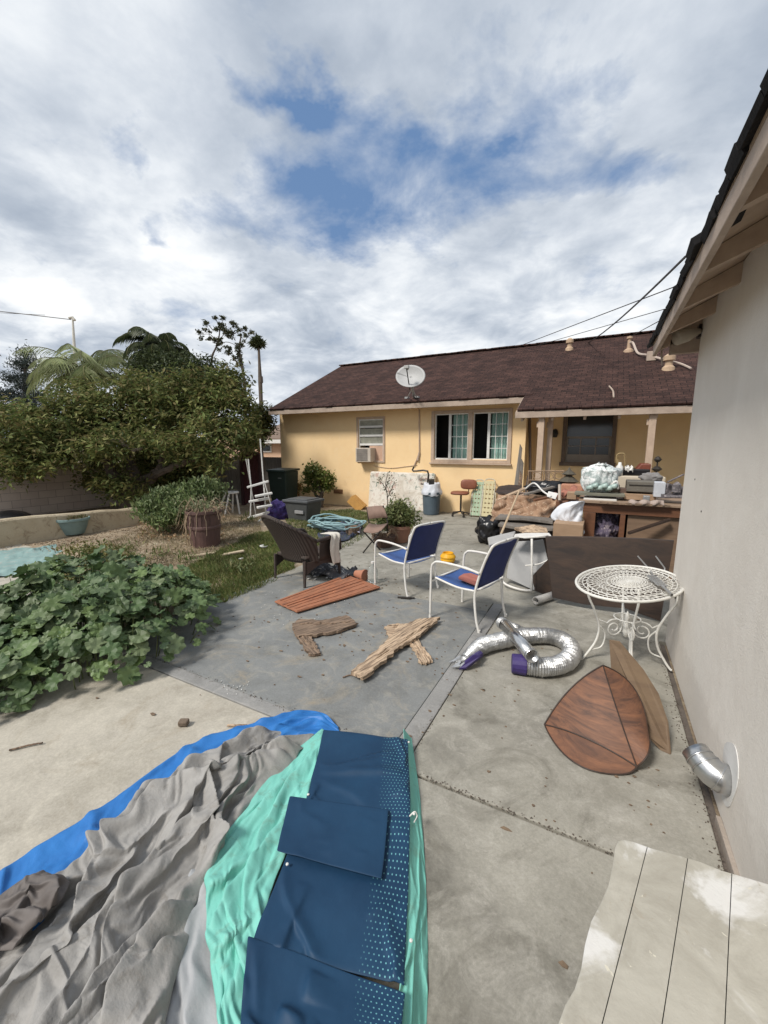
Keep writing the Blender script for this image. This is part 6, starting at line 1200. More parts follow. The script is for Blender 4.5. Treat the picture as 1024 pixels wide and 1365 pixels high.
# folded lawn chairs leaning at wall
for (x0, x1, yt, lab, m_) in ((632, 641, 641, 'green webbed folded lawn chair leaning beside the rust brown chair', mat('green_web', (.24, .38, .24), (.45, .47, .36), .8, 5, .2, stretch=(20, 1, 1), sharp=.06)), (645, 656, 640, 'pale yellow webbed folded lawn chair, right of the green webbed one', mat('yellow_web', (.56, .50, .30), (.48, .42, .26), .8, 5, .2))):
    a = AY(x0, yt, 10.55); b_ = AY(x1, 679, 10.3); fc_ = thing('folded_lawn_chair', lab, 'lawn chair', (a[0], 10.4, 0)); q = MB()
    q.tube(sm([(a[0], 10.3, 0.01), (a[0], 10.45, a[2]*.6), (a[0]+.02, 10.6, a[2]-.03), ((a[0]+b_[0])/2, 10.62, a[2]+.03), (b_[0]-.02, 10.6, a[2]-.03), (b_[0], 10.45, a[2]*.6), (b_[0], 10.3, .01)], 5), .014, 7); q.tube([(a[0]-.03, 10.4, .0), (a[0]-.03, 10.5, a[2]*.7)], .012, 6); q.tube([(b_[0]+.03, 10.4, .0), (b_[0]+.03, 10.5, a[2]*.7)], .012, 6); obj('frame', q, mat('lawn_chair_frame', (.55, .52, .42)), fc_, smooth=True)
    q = MB(); w_ = b_[0]-a[0]-.03
    for k in range(8): z = .08+(a[2]-.14)*k/7; q.box(((a[0]+b_[0])/2, 10.30+.27*z/a[2]-.0, z), (w_, .008, (a[2]-.1)/7*.72), rx=-.25)
    for k in range(3): xx = a[0]+.03+w_*(k+.3)/3; q.box((xx, 10.43, a[2]*.5), (.04, .008, a[2]*.88), rx=-.26)
    obj('webbing', q, m_, fc_)
# potted shrub and terracotta pots
c = G(533, 722); ps = thing('potted_shrub', 'bushy green plant in a terracotta pot on the driveway near the farther blue chair', 'potted plant', c); q = MB(); q.lathe([(.001, 0), (.15, 0), (.22, .26), (.25, .27), (.25, .33), (.22, .33), (.20, .29), (.001, .28)], c, 24); obj('pot', q, mat('terracotta', (.36, .19, .125), (.27, .14, .10), .85, 6, .3), ps, bevel=.004)
P_ = crown_pts([(c+np.array([dx, dy, z]), (rx_, rx_, rz_)) for dx, dy, z, rx_, rz_ in [(0, 0, .52, .28, .20), (-.22, .0, .42, .22, .17), (.18, .05, .45, .22, .15), (-.05, .0, .66, .20, .12), (-.35, 0, .30, .16, .14)]], 3800, 61, .05, .4, 18); obj('leaves', leaves(P_, .085, seed=45, up=.6, wide=.3), leaf_mat('potted_leaf', [(.10, .14, .045), (.16, .19, .07), (.22, .22, .09), (.07, .11, .035)]), ps)
q = MB()
for k in range(12): a_ = k*.52; limb(q, [c+np.array([0, 0, .28]), c+np.array([.12*math.cos(a_), .12*math.sin(a_), .45]), c+np.array([.22*math.cos(a_), .22*math.sin(a_), .6])], .008, .004, 4)
obj('stems', q, M['bark'], ps)
c = G(512, 728); p2 = thing('shallow_pot', 'shallow brown pot with wilted plant just left of the terracotta pot', 'pot', c); q = MB(); q.lathe([(.001, 0), (.15, 0), (.22, .20), (.20, .20), (.19, .16), (.001, .15)], c, 22); obj('pot', q, mat('dark_clay', (.12, .075, .055), (.08, .05, .04), .9, 6, .3), p2); q = MB(); rd = random.Random(70)
for k in range(50): a_ = rd.uniform(0, 6.28); limb(q, [c+np.array([.05*math.cos(a_), .05*math.sin(a_), .14]), c+np.array([.15*math.cos(a_), .15*math.sin(a_), rd.uniform(.2, .38)]), c+np.array([.28*math.cos(a_), .28*math.sin(a_), rd.uniform(.0, .3)])], .004, .002, 4, .01)
obj('dry_stems', q, mat('dry_reed', (.28, .20, .13), (.16, .11, .07)), p2)
# low folding camp stool / brown cloth chair
c = G(490, 738); fs = thing('folding_stool', 'faded brown folding cloth chair with crossed legs left of the potted plants', 'folding chair', c); mcl = mat('faded_brown_cloth', (.27, .18, .14), (.18, .12, .095), .9, 5, .4)
yc = c[1]; tA, tB, tC, tD = AY(489, 676, yc+.5), AY(511, 674, yc+.5), AY(517, 690, yc+.42), AY(492, 692, yc+.42); q = MB(); q.grid(np.array([[tA+(tB-tA)*u+np.array([0, .05*math.sin(3*u), 0]) for u in np.linspace(0, 1, 6)], [tD+(tC-tD)*u+np.array([0, .05*math.sin(3*u), 0]) for u in np.linspace(0, 1, 6)]])); obj('backrest', q, mcl, fs, smooth=True, solid=.012)
sA, sB, sC, sD = AY(484, 708, yc+.05), AY(507, 708, yc+.05), AY(517, 697, yc+.45), AY(492, 697, yc+.45); q = MB(); q.grid(np.array([[sA+(sB-sA)*u-np.array([0, 0, .03*math.sin(3.1*u)]) for u in np.linspace(0, 1, 6)], [sD+(sC-sD)*u-np.array([0, 0, .03*math.sin(3.1*u)]) for u in np.linspace(0, 1, 6)]])); obj('seat', q, mcl, fs, smooth=True, solid=.012)
q = MB(); q.tube([G(484, 737, .0), sB, ], .013, 6); q.tube([G(507, 733, .0), sA], .013, 6); q.tube([sD, G(500, 724, 0)], .012, 6); q.tube([tA, sD], .012, 6); q.tube([tB, sC, G(516, 722, 0)], .012, 6); obj('frame', q, M['dark_metal'], fs)
# clay pot on its side and glass jug
c = G(481, 766, .075); q = MB(); d_ = np.array([.9, -.1, .0]); q.tube([c-d_*.10, c+d_*.05, c+d_*.052, c+d_*.08], [.045, .072, .082, .084], 20); o_ = tag(obj('clay_pot', q, mat('clay', (.42, .19, .115), (.32, .14, .09), .85, 7, .2), bevel=.003), 'small terracotta pot lying on its side beside the red board', 'pot')
q = MB(); q.box(G(470, 768, .02), (.10, .05, .025), rz=.5); q.tube([G(463, 756, .05), G(473, 766, .03)], .010, 5); tag(obj('trowel', q, M['dark_metal']), 'small dark trowel leaning by the tipped terracotta pot', 'trowel')
m, t, bs = nt('clear_plastic'); bs.inputs['Base Color'].default_value = (.75, .78, .76, 1); bs.inputs['Roughness'].default_value = .15; bs.inputs['Transmission Weight'].default_value = .8; bs.inputs['IOR'].default_value = 1.2
c = G(497, 776, 0); q = MB(); q.lathe([(.001, .003), (.06, .003), (.068, .02), (.068, .16), (.05, .20), (.022, .24), (.022, .27)], c, 20); jg = thing('plastic_jug', 'clear plastic jug standing by the front foot of the farther blue chair', 'jug', c); obj('bottle', q, m, jg, smooth=True); q = MB(); q.lathe([(.024, .262), (.024, .285), (.001, .287)], c, 12); obj('cap', q, M['white_paint'], jg); 
# yellow tub
c = G(597, 750); q = MB(); yt = thing('yellow_tub', 'bright yellow round plastic tub with ridged sides on the driveway between the blue chairs', 'tub', c); q.lathe([(.001, 0), (.085, 0), (.10, .02), (.118, .05), (.112, .07), (.122, .10), (.112, .12), (.085, .15), (.085, .165), (.078, .165), (.075, .13), (.001, .12)], c, 28); obj('body', q, mat('yellow_plastic', (.75, .40, .02), (.62, .31, .015), .35, 4, .05), yt, smooth=False, bevel=.003); q = MB(); q.tube([c+np.array([.10*math.cos(a_), .10*math.sin(a_)*1.0, .115]) for a_ in np.linspace(-2.8, -.3, 10)], .007, 6); obj('handle', q, mat('yellow_handle', (.70, .36, .02)), yt)
# black rubbish bag
c = G(655, 724); q = MB(); lump(q, c+np.array([0, 0, .26]), (.34, .31, .31), 11, 30, 0, .24, 2.0); q.tube([c+np.array([.1, 0, .5]), c+np.array([.14, .0, .6]), c+np.array([.18, .02, .62])], [.09, .03, .06], 8); tag(obj('rubbish_bag', q, M['black_plastic'], smooth=True, sub=1), 'full shiny black rubbish bag at the left end of the junk pile', 'rubbish bag')

r = random.Random(5); q = MB()
for k in range(16):
    p = G(r.gauss(308, 11), r.gauss(914, 5), .003); s_ = r.uniform(.003, .009); q.box(p, (s_, s_*r.uniform(.5, 1), .006), rz=r.uniform(0, 3), rx=r.uniform(-.3, .3))
for k in range(26):
    p = G(r.gauss(395, 26), r.gauss(805, 12), .003); s_ = r.uniform(.004, .010); q.box(p, (s_, s_*.8, .005), rz=r.uniform(0, 3))
tag(obj('plaster_crumbs', q, M['white_paint']), 'white plaster crumbs scattered on the concrete border and slab', 'debris', kind='stuff')
# weeds and small dark clutter in the untidy yard
r = np.random.default_rng(90)
for k, (px, py, n_, h_, lab) in enumerate(((250, 752, 60, .14, 'low weed tuft on the soil below the tall brown pot'), (205, 748, 50, .12, 'low weed tuft on the bare soil left of the tall brown pot'), (333, 703, 60, .16, 'weed tuft in front of the white slatted rack'), (318, 762, 70, .15, 'weed tuft at the edge of the green grass by the round leaved bush'), (170, 742, 60, .13, 'weed tuft between the planter wall and the round leaved bush'))):
    c = G(px, py); c[2] = soil_h(c[0], c[1]); C_ = c+np.stack([r.normal(0, .10, n_), r.normal(0, .10, n_), r.uniform(0, h_, n_)], 1); tag(obj('weed', leaves(C_, .09, seed=95+k, up=1.0, wide=.25), leaf_mat('weed_leaf_%d' % k, [(.08, .12, .03), (.15, .18, .06), (.22, .20, .09)])), lab, 'weed', 'weeds on the bare soil')
c = G(365, 702); c[2] = 0; q = MB(); lump(q, c+np.array([0, 0, .06]), (.26, .18, .12), 44, 20, -.02, .3); tag(obj('dark_rag', q, mat('dark_rag', (.06, .055, .06), (.03, .028, .03), .9, 6, .5), smooth=True), 'dark rag bundle on the ground below the purple blue bundle', 'rag')
c = G(388, 668); q = MB(); q.box(G(386, 706, .02), (.5, .05, .03), rz=.6); tag(obj('dark_stake', q, M['scrap_dark']), 'dark stake lying in the grass beside the grey storage tub', 'stake')
# ---------------------------------------------------------------- junk pile by the garage
# dark plywood leaning sheet and its side piece
a = AY(735, 714, 4.98); b_ = AY(900, 727, 4.98); q = MB()
top = [AY(727, 715, 5.02), AY(790, 716, 5.02), AY(850, 718, 5.02), AY(899, 721, 5.02)]; bot = [AY(x, y, 4.90) for x, y in ((880, 832), (835, 812), (778, 806), (736, 797), (733, 770))]
for p in bot: p[2] = max(p[2], .004)
ys_ = [p[1] for p in top+bot]; allp = [np.array([p[0], 5.02-.12*(.77-p[2])/.77, p[2]]) for p in top+bot]; q.prism(allp, (0, 1, .15), .022); tag(obj('dark_board', q, M['dark_wood'], bevel=.003), 'large dark brown stained plywood sheet standing on edge behind the bistro table', 'board')
q = MB(); q.prism([AY(734, 742, 5.08), AY(736, 790, 5.06)*np.array([1, 1, 0])+np.array([0, 0, .01]), AY(702, 788, 5.35)*np.array([1, 1, 0])+np.array([0, 0, .01]), AY(712, 765, 5.3)], (.3, 1, 0), .02); tag(obj('shaded_panel', q, M['dark_wood']), 'triangular panel coloured dark for its shade at the left foot of the large dark sheet', 'board')  # panel standing in shadow; that shade is put into its dark colour
# brown desk
yD = 6.5; dk_ = thing('desk', 'brown wooden desk carrying the junk, behind the large dark sheet', 'desk', AY(820, 690, yD)*np.array([1, 1, 0]))
xl = AY(776, 675, yD)[0]; xr = AY(905, 685, yD)[0]+1.0; zt = AY(820, 672, yD)[2]; zu = AY(820, 683, yD)[2]
q = MB(); q.bb((xl-.05, yD-.04, zt), (xr, yD+.95, zt+.035)); obj('top', q, wood('bleached_desk_top', (.38, .27, .19), (.22, .15, .10), .6, (3, 30, 30)), dk_, bevel=.004)
q = MB(); q.bb((xl, yD, zu-.02), (xr-.02, yD+.03, zt-.002)); obj('apron', q, M['brown_wood'], dk_)
for x0_, x1_ in ((777, 793), (826, 833)): a = AY(x0_, 700, yD); b_ = AY(x1_, 700, yD); q = MB(); q.bb((a[0], yD+.002, 0), (b_[0], yD+.6, zu-.022)); obj('leg', q, M['brown_wood'], dk_, bevel=.004)
a = AY(836, 700, yD+.05); q = MB(); q.bb((a[0], yD+.05, 0), (xr-.06, yD+.65, zu-.03)); obj('drawer_unit', q, wood('tan_drawer_front', (.25, .165, .105), (.15, .095, .062), .6, (3, 25, 25)), dk_, bevel=.004)
q = MB(); q.bb((xl+.02, yD+.62, .05), (xr-.1, yD+.64, zu-.03)); obj('back_panel', q, M['dark_wood'], dk_)
q = MB(); a = AY(796, 688, yD+.25); b_ = AY(818, 715, yD+.25); lump(q, ((a[0]+b_[0])/2, yD+.3, max(0, b_[2]-.15)+.28), (.20, .20, .32), 5, 24, amp=.5); tag(obj('cloth_bundle', q, mat('mauve_mixed_cloth', (.16, .13, .20), (.06, .05, .07), .8, 7, .7, 16, c3=(.45, .38, .38), bdist=.03), smooth=True), 'mauve and grey bundle stuffed in the knee hole of the brown desk', 'bundle')
# things on the desk top
def slabbox(name, lab, cat, x0, y0, x1, y1, Y, dp, m_, group=None, bev=.006, rz_=0):
    a, b_ = pb(x0, y0, x1, y1, Y, dp); q = MB(); q.bb(a, b_); o_ = tag(obj(name, q, m_, bevel=bev), lab, cat, group); return o_, a, b_
slabbox('plank', 'thick grey green plank lying across the desk under the clear bag of bottles', 'plank', 766, 656, 833, 663, yD+.1, .25, mat('grey_green_plank', (.22, .21, .16), (.13, .13, .10), .8, 6, .3))
slabbox('white_box', 'flat white box under the grey green plank on the desk', 'box', 778, 664, 822, 671, yD+.05, .4, mat('white_card', (.62, .60, .56), (.5, .48, .44), .8))
slabbox('flat_carton', 'long tan carton lying on the desk under the dark grey case', 'carton', 832, 658, 874, 668, yD+.2, .5, M['cardboard'])
o_, a, b_ = slabbox('grey_case', 'dark grey brown case on top of the long tan carton', 'case', 836, 641, 873, 657, yD+.25, .35, mat('grey_brown_case', (.16, .145, .12), (.10, .09, .075), .6), bev=.012)
q = MB(); q.bb((a[0]+.03, a[1]-.012, a[2]+(b_[2]-a[2])*.62), (b_[0]-.03, a[1]-.002, a[2]+(b_[2]-a[2])*.68)); obj('lid_seam', q, M['dark_metal'], o_)
o_, a, b_ = slabbox('white_carton', 'white and grey printed carton right of the dark grey case', 'carton', 873, 643, 886, 663, yD+.15, .25, mat('printed_white_card', (.55, .57, .60), (.40, .42, .46), .7, 14, 0))
q = MB(); c = AY(897, 652, yD+.2)
q.box(c+np.array([-.02, .0, -.09]), (.24, .16, .05), rz=.2); q.box(c+np.array([.10, .06, -.03]), (.16, .12, .12), rz=-.4); q.box(c+np.array([-.06, .03, .0]), (.08, .12, .14), rz=.5, ry=.3); q.lathe([(.001, 0), (.05, 0), (.05, .1), (.02, .13), (.001, .14)], c+np.array([.03, -.08, -.03]), 10); q.tube([c+np.array([-.1, -.1, -.1]), c+np.array([.2, -.12, -.08])], .02, 6); q.tube([c+np.array([-.08, -.1, .1]), c+np.array([.1, .0, .2])], .012, 6); tag(obj('tool_jumble', q, mat('mixed_dark_tools', (.20, .18, .19), (.06, .055, .06), .6, 14, .6, 20, c3=(.42, .38, .37))), 'jumble of grey and dark tools at the right end of the desk by the garage', 'tools')
# clear bag with bottles
c = AY(798, 644, yD+.35); cb_ = thing('bottle_bag', 'big white translucent bag full of bottles sitting on the plank', 'bag', c-np.array([0, 0, .25]))
zb = AY(798, 657, yD+.3)[2]; q = MB(); A = []
for i in range(30):
    u = i/29; prof = math.sin(math.pi*min(1, u*.62+.12))**.6 if u < .8 else .62-.38*(u-.8)/.2+.10*math.sin((u-.8)*30); row = []
    for k in range(73):
        a_ = 2*math.pi*(k % 72)/72; ca_, sa2 = math.cos(a_), math.sin(a_); pleat = abs(noise.noise((ca_*3.2, sa2*3.2, u*1.1)))*.30+abs(noise.noise((ca_*7, sa2*7, u*2.5+4)))*.16*(.4+u); bulge = .16*noise.noise((ca_*1.4, sa2*1.4, u*2.4+9))
        rr = prof*(1.02-pleat+bulge); row.append((c[0]-.02+.27*rr*ca_+.05*u, c[1]+.21*rr*sa2, zb+.43*u+.05*noise.noise((ca_*1.5, sa2*1.5, 7))*u+(.03*noise.noise((ca_*5, sa2*5, 2)) if u > .75 else 0)))
    A.append(row)
q.grid(np.array(A)); q.lathe([(.001, 0), (.10, .004)], (c[0]+.03, c[1], zb+.40), 10)
m, t, bs = nt('white_translucent_film'); v = vec_of(t, 'Object'); f = noise_n(t, v, 9, 7, .7, 1.5); cc = ramp(t, f, [(.40, (.30, .36, .35)), (.48, (.56, .61, .60)), (.56, (.80, .80, .79))]); s3 = N(t, 'ShaderNodeSeparateXYZ'); t.links.new(v, s3.inputs[0])
cc = mix(t, ramp(t, math_n(t, 'ADD', math_n(t, 'SUBTRACT', s3.outputs[2], float(zb)), math_n(t, 'MULTIPLY', f, .5)), [(.48, (0,)*3), (.56, (1,)*3)]), cc, (.80, .80, .79)); t.links.new(cc, bs.inputs['Base Color']); bs.inputs['Roughness'].default_value = .35; bump(t, bs, noise_n(t, v, 26, 5, .7, 1), .8, .015)
obj('film', q, m, cb_, smooth=True)
q = MB(); rd = random.Random(14)
for k in range(6): x = c[0]-.14+.06*k; z = zb+.07+.03*(k % 2); q.tube([(x, c[1]-.17, z), (x+.07, c[1]-.225, z+.03)], .035, 8)
obj('bottle', q, mat('pale_green_bottle', (.42, .52, .48), (.3, .4, .37), .3, 9, 0), cb_, smooth=True)
q = MB(); q.tube(sm([AY(812, 655, yD+.25), AY(816, 646, yD+.22), AY(822, 642, yD+.22), AY(824, 652, yD+.25)]), .018, 6); tag(obj('plastic_band', q, M['white_paint'], smooth=True), 'looped white plastic band at the right side of the clear bag of bottles', 'band')
q = MB(); blob(q, AY(817, 652, yD+.4), .09, .08, .10); tag(obj('brown_sack', q, mat('brown_sack', (.20, .16, .12), (.12, .09, .07), .9, 8, .6, 30), smooth=True), 'small brown sack just right of the clear bag of bottles', 'sack')
# white cloth hanging over left of desk
P0 = np.zeros((34, 22, 3)); ra = resample(sm([(762, 668), (748, 672), (737, 682), (734, 690), (745, 698), (757, 705), (766, 713)]), 34); rb_ = resample(sm([(780, 668), (778, 676), (777, 686), (776, 695), (778, 704), (780, 710), (776, 714)]), 34)
for i in range(34):
    for j in range(22):
        p = ra[i]+(rb_[i]-ra[i])*j/21; P0[i, j] = AY(p[0], p[1], yD-.12-.12*math.sin(math.pi*j/21)-.09*abs(noise.noise((j*.14+i*.05, i*.07, 2)))-.04*abs(noise.noise((j*.3, i*.13, 5))))
q = MB(); q.grid(P0); tag(obj('white_sheet', q, mat('white_cotton', (.70, .72, .76), (.58, .60, .65), .9, 5, .3), smooth=True, solid=.006, sub=1), 'bright white cloth hanging down over the left end of the brown desk', 'cloth')
# cardboard box below it
slabbox('cardboard_box', 'plain tan cardboard box on the ground half under the hanging white cloth', 'box', 738, 697, 776, 724, 6.0, .45, M['cardboard'])
# heap of creased cardboard / brown paper on lower planks
yP = 7.0; P0 = np.zeros((26, 50, 3)); ra = resample(sm([(664, 660), (660, 672), (655, 684), (660, 692)]), 26); rb_ = resample(sm([(742, 662), (742, 672), (736, 684), (724, 700)]), 26)
for i in range(26):
    for j in range(50):
        p = ra[i]+(rb_[i]-ra[i])*j/49; P0[i, j] = AY(p[0], p[1], yP+.45*(1-i/25)-.16*abs(noise.noise((j*.07+i*.03, i*.10, 4)))-.05*abs(noise.noise((j*.16-i*.05, i*.12, 9))))
q = MB(); q.grid(P0); tag(obj('creased_cardboard', q, M['card_brown'], solid=.012), 'big creased sheet of brown cardboard draped over the pile behind the rubbish bag', 'cardboard')
slabbox('carton', 'closed light brown carton behind the creased brown cardboard', 'carton', 664, 658, 700, 690, 7.7, .5, mat('pinkish_carton', (.46, .33, .25), (.34, .23, .17), .85), )
q = MB(); c = AY(685, 655, 7.7); q.prism(rag([AY(660, 656, 7.75), AY(674, 654, 7.7), AY(692, 655, 7.7), AY(690, 659, 7.6), AY(664, 658, 7.6)], .004, 4, 3), (.0, 1, .3), .30); tag(obj('bark_slab', q, M['dark_wood']), 'dark flat board lying on the light brown carton', 'board')
for k, (x0, y0, x1, y1, Y, lab) in enumerate(((660, 693, 737, 699, 6.7, 'upper of the two thin grey planks under the creased cardboard'), (664, 702, 737, 708, 6.5, 'lower of the two thin grey planks, just above the white folding chair'))):
    a = AY(x0, y0, Y); b_ = AY(x1, y1, Y); q = MB(); q.prism(rag([a, (a+b_)/2+np.array([0, 0, .03*(-1)**k]), b_, b_+np.array([0, .35, 0]), a+np.array([0, .4, 0])], .012, k, 4), (0, 0, 1), .045); tag(obj('grey_plank', q, M['grey_wood'], bevel=.005), lab, 'plank')
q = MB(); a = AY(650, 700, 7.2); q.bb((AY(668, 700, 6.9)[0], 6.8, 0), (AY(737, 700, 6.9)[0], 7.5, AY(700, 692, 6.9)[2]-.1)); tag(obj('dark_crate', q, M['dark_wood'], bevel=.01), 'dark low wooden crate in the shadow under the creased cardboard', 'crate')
# broom
q = MB(); a = AY(692, 655, 6.4); b_ = AY(668, 712, 5.2); brm = thing('dustpan', 'grey dustpan with a long pale wooden handle behind the nearer blue chair', 'dustpan', b_); q.tube([a, b_], .014, 7); obj('handle', q, mat('pale_handle', (.50, .38, .25), (.38, .28, .18), .7, 9, .1), brm)
c = AY(665, 720, 4.55); q = MB(); A0, A1, A2, A3 = AY(650, 720, 4.45), AY(687, 711, 4.75), AY(683, 722, 4.40), AY(652, 730, 4.15); q.prism([A0, A1, A2, A3], (0, .1, 1), .03); q.tube([b_, (A0+A1)/2], .014, 7); obj('pan', q, mat('pan_grey', (.45, .44, .42), (.30, .29, .28), .5), brm, bevel=.006)
# white frame chair with grey sheets behind
fc_ = thing('white_folding_chair', 'white tube framed folding chair standing just left of the large dark sheet', 'chair', G(700, 790)); yF = 5.25
q = MB(); q.tube(sm([AY(680, 712, 5.7), AY(676, 745, 5.6), AY(671, 770, 5.3), AY(673, 778, 5.2), AY(690, 785, 5.15), AY(706, 787, 5.15), AY(709, 780, 5.15), AY(709, 718, 5.25)], 5), .014, 8); q.tube([AY(709, 716, 5.25), AY(731, 714, 5.3)], .013, 7); q.tube(sm([AY(700, 754, 5.2), AY(718, 752, 5.25), AY(732, 746, 5.3)]), .010, 6); q.tube([AY(676, 749, 5.6), AY(684, 748, 5.5)], .010, 6); obj('frame', q, M['chair_paint'], fc_, smooth=True)
q = MB(); q.prism(rag([AY(676, 715, 5.3), AY(700, 712, 5.45), AY(732, 712, 5.45), AY(735, 716, 5.3), AY(700, 718, 5.22)], .003, 2, 4), (0, 0, 1), .018); obj('seat', q, M['chair_paint'], fc_, bevel=.005)
q = MB(); P_ = [AY(712, 721, 5.5), AY(724, 719, 5.5), AY(731, 750, 5.42), AY(722, 772, 5.3), AY(712, 788, 5.25), AY(675, 770, 5.4), AY(680, 740, 5.5), AY(684, 722, 5.55)]; P_ = [np.array([p[0], p[1], max(.01, p[2])]) for p in P_]
q.prism(P_, (0, 1, 0), .015); tag(obj('plastic_sheet', q, mat('pale_grey_panel', (.36, .36, .355), (.27, .27, .27), .5, 4, .2), bevel=.004), 'pale grey plastic panel leaning behind the white folding chair', 'panel')
q = MB(); q.prism(rag([AY(686, 706, 5.9), AY(712, 702, 6.0), AY(728, 706, 6.0), AY(730, 711, 5.8), AY(700, 712, 5.8)], .01, 6, 4), (0, 0, 1), .03); tag(obj('peeling_board', q, M['scrap_wood']), 'small peeling brown and white board lying on the white folding chair', 'board')
# planks leaning by the porch corner
for i, (x0, x1, xt, yt, Y, m_, lab) in enumerate(((680, 689, 693, 592, 9.3, M['grey_wood'], 'tallest grey weathered board leaning at the porch corner'), (688, 693, 695, 612, 9.2, M['grey_wood'], 'narrow grey board leaning just right of the tallest board'), (693, 705, 703, 634, 8.3, M['dark_wood'], 'dark brown board leaning in front of the grey boards'), (686, 697, 693, 628, 9.0, M['scrap_dark'], 'short rough brown board leaning between the grey boards and the dark one'))):
    a = AY(x0, 665, Y); b_ = AY(x1, 665, Y); tpt = AY(xt, yt, Y+.35); tp2 = AY(xt+3, yt+6, Y+.35); a[2] = b_[2] = 0.0 if i < 2 or True else a[2]; q = MB(); q.prism([a, b_, tp2, tpt], (0, 1, .3), .03); tag(obj('leaning_board', q, m_), lab, 'board')
# wire rack with ornaments
yR = 8.2; rk_ = thing('wire_rack', 'thin rusty metal wire rack with curled ornaments in front of the porch posts', 'rack', AY(725, 660, yR)*np.array([1, 1, 0])); q = MB(); PR = lambda x, y, d=0: AY(x, y, yR+d)
q.tube([PR(704, 628), PR(752, 628)], .012, 5); q.tube([PR(704, 640), PR(752, 641)], .010, 5)
for x in (705, 711, 725, 740, 752): a = PR(x, 627); q.tube([a, (a[0], yR, 0)], .011, 5)
for xc, yc in ((716, 634), (733, 634), (745, 634)):
    c = PR(xc, yc); q.tube([c+np.array([.075*math.cos(a_), 0, .06*math.sin(a_)]) for a_ in np.linspace(0, 2*math.pi, 15)[:-1]], .008, 5, closed=True)
q.tube([PR(726, 640), PR(733, 628), PR(740, 640)], .008, 5); obj('frame', q, mat('rusty_wire', (.36, .25, .16), (.2, .13, .08), .7), rk_)
q = MB(); c = AY(757, 655, 8.0); hh_ = AY(757, 622, 8.0)[2]; orn = thing('ornament', 'small dark pagoda shaped garden ornament left of the clear bag of bottles', 'ornament', c*np.array([1, 1, 0])); q.lathe([(.001, 0), (.20, 0), (.20, c[2]-.02), (.14, c[2]), (.22, c[2]+.03), (.05, c[2]+.12), (.08, c[2]+.14), (.17, c[2]+.18), (.05, c[2]+.28), (.12, c[2]+.31), (.03, hh_-.06), (.001, hh_)], c*np.array([1, 1, 0]), 8); obj('body', q, mat('weathered_bronze', (.10, .085, .06), (.05, .045, .035), .7, 14, .4), orn)
q = MB(); lump(q, AY(729, 651, 7.9), (.42, .25, .16), 8, 26, 0, .25); tag(obj('black_sack', q, M['black_plastic'], smooth=True), 'black plastic sack lying under the wire rack', 'sack')
c = AY(722, 657, 7.9); q = MB(); q.bb((AY(706, 657, 7.8)[0], 7.75, 0), (AY(752, 657, 7.8)[0], 8.15, c[2]-.02)); tag(obj('trestle', q, M['scrap_dark'], bevel=.01), 'rough brown crate bearing the black sack under the wire rack', 'crate')
slabbox('red_carton', 'salmon coloured carton between the black sack and the clear bag', 'carton', 748, 646, 776, 660, 7.6, .35, mat('salmon_card', (.50, .25, .16), (.38, .18, .11), .8))
q = MB(); P0 = np.array([[AY(736+i*2.6, 660+j*2.2-1.0*i, 7.1-.05*j)+np.array([0, 0, .03*math.sin(i*1.3+j)]) for j in range(4)] for i in range(14)]); q.grid(P0); tag(obj('red_cloth', q, mat('red_brown_cloth', (.40, .17, .12), (.24, .10, .07), .9, 9, .4), smooth=True, solid=.01), 'red brown rag across the top of the pile beside the hanging white cloth', 'cloth')
q = MB(); q.prism([AY(731, 657, 7.0), AY(744, 660, 7.0), AY(741, 666, 6.9), AY(729, 662, 6.9)], (0, .3, 1), .03); tag(obj('white_packet', q, M['white_paint'], bevel=.004), 'small white packet on top of the creased brown cardboard', 'packet')
q = MB(); q.tube([AY(746, 646, 6.9), AY(746, 667, 6.8)], .022, 6); tag(obj('pale_post', q, mat('pale_post', (.50, .43, .36))), 'short pale upright post beside the small white packet', 'post')
q = MB(); q.bb((AY(742, 664, 6.9)[0], 6.85, 0), (AY(778, 664, 6.9)[0]-.02, 7.5, AY(760, 668, 6.9)[2])); tag(obj('wooden_chest', q, M['brown_wood'], bevel=.01), 'brown wooden chest left of the desk behind the hanging white cloth', 'chest')
# cream appliance, grill with red lid on it
yA = 8.6; o_, a, b_ = slabbox('freezer', 'cream coloured chest appliance on the porch behind the dark grey case', 'appliance', 815, 634, 884, 672, yA, .8, mat('cream_enamel', (.56, .49, .38), (.45, .38, .29), .6), bev=.02); 
for v_ in o_.data.vertices:
    if v_.co.z < b_[2]-.05 and v_.co.z < 1: v_.co.z = 0
g_ = thing('grill', 'black table grill with a red brown hood on the cream appliance', 'grill', ((a[0]+b_[0])/2, yA+.3, b_[2])); a2, b2 = pb(820, 621, 866, 636, yA+.15, .5); q = MB(); q.bb((a2[0], yA+.15, b_[2]+.004), (b2[0], yA+.65, b2[2]-.05)); obj('body', q, M['black_plastic'], g_, bevel=.02)
a3 = AY(845, 618, yA+.2); b3 = AY(867, 630, yA+.2); q = MB(); q.add([(a3[0], yA+.2, b3[2]), (b3[0], yA+.2, b3[2]), (b3[0], yA+.2, a3[2]), (a3[0]+.12, yA+.2, a3[2]), (a3[0], yA+.6, b3[2]), (b3[0], yA+.6, b3[2]), (b3[0], yA+.6, a3[2]), (a3[0]+.12, yA+.6, a3[2])], [(0, 1, 2, 3), (4, 7, 6, 5), (3, 2, 6, 7), (0, 3, 7, 4), (1, 5, 6, 2)]); obj('hood', q, mat('red_brown_enamel', (.22, .06, .035), (.13, .04, .025), .5), g_, bevel=.02)
q = MB(); rd = random.Random(77)
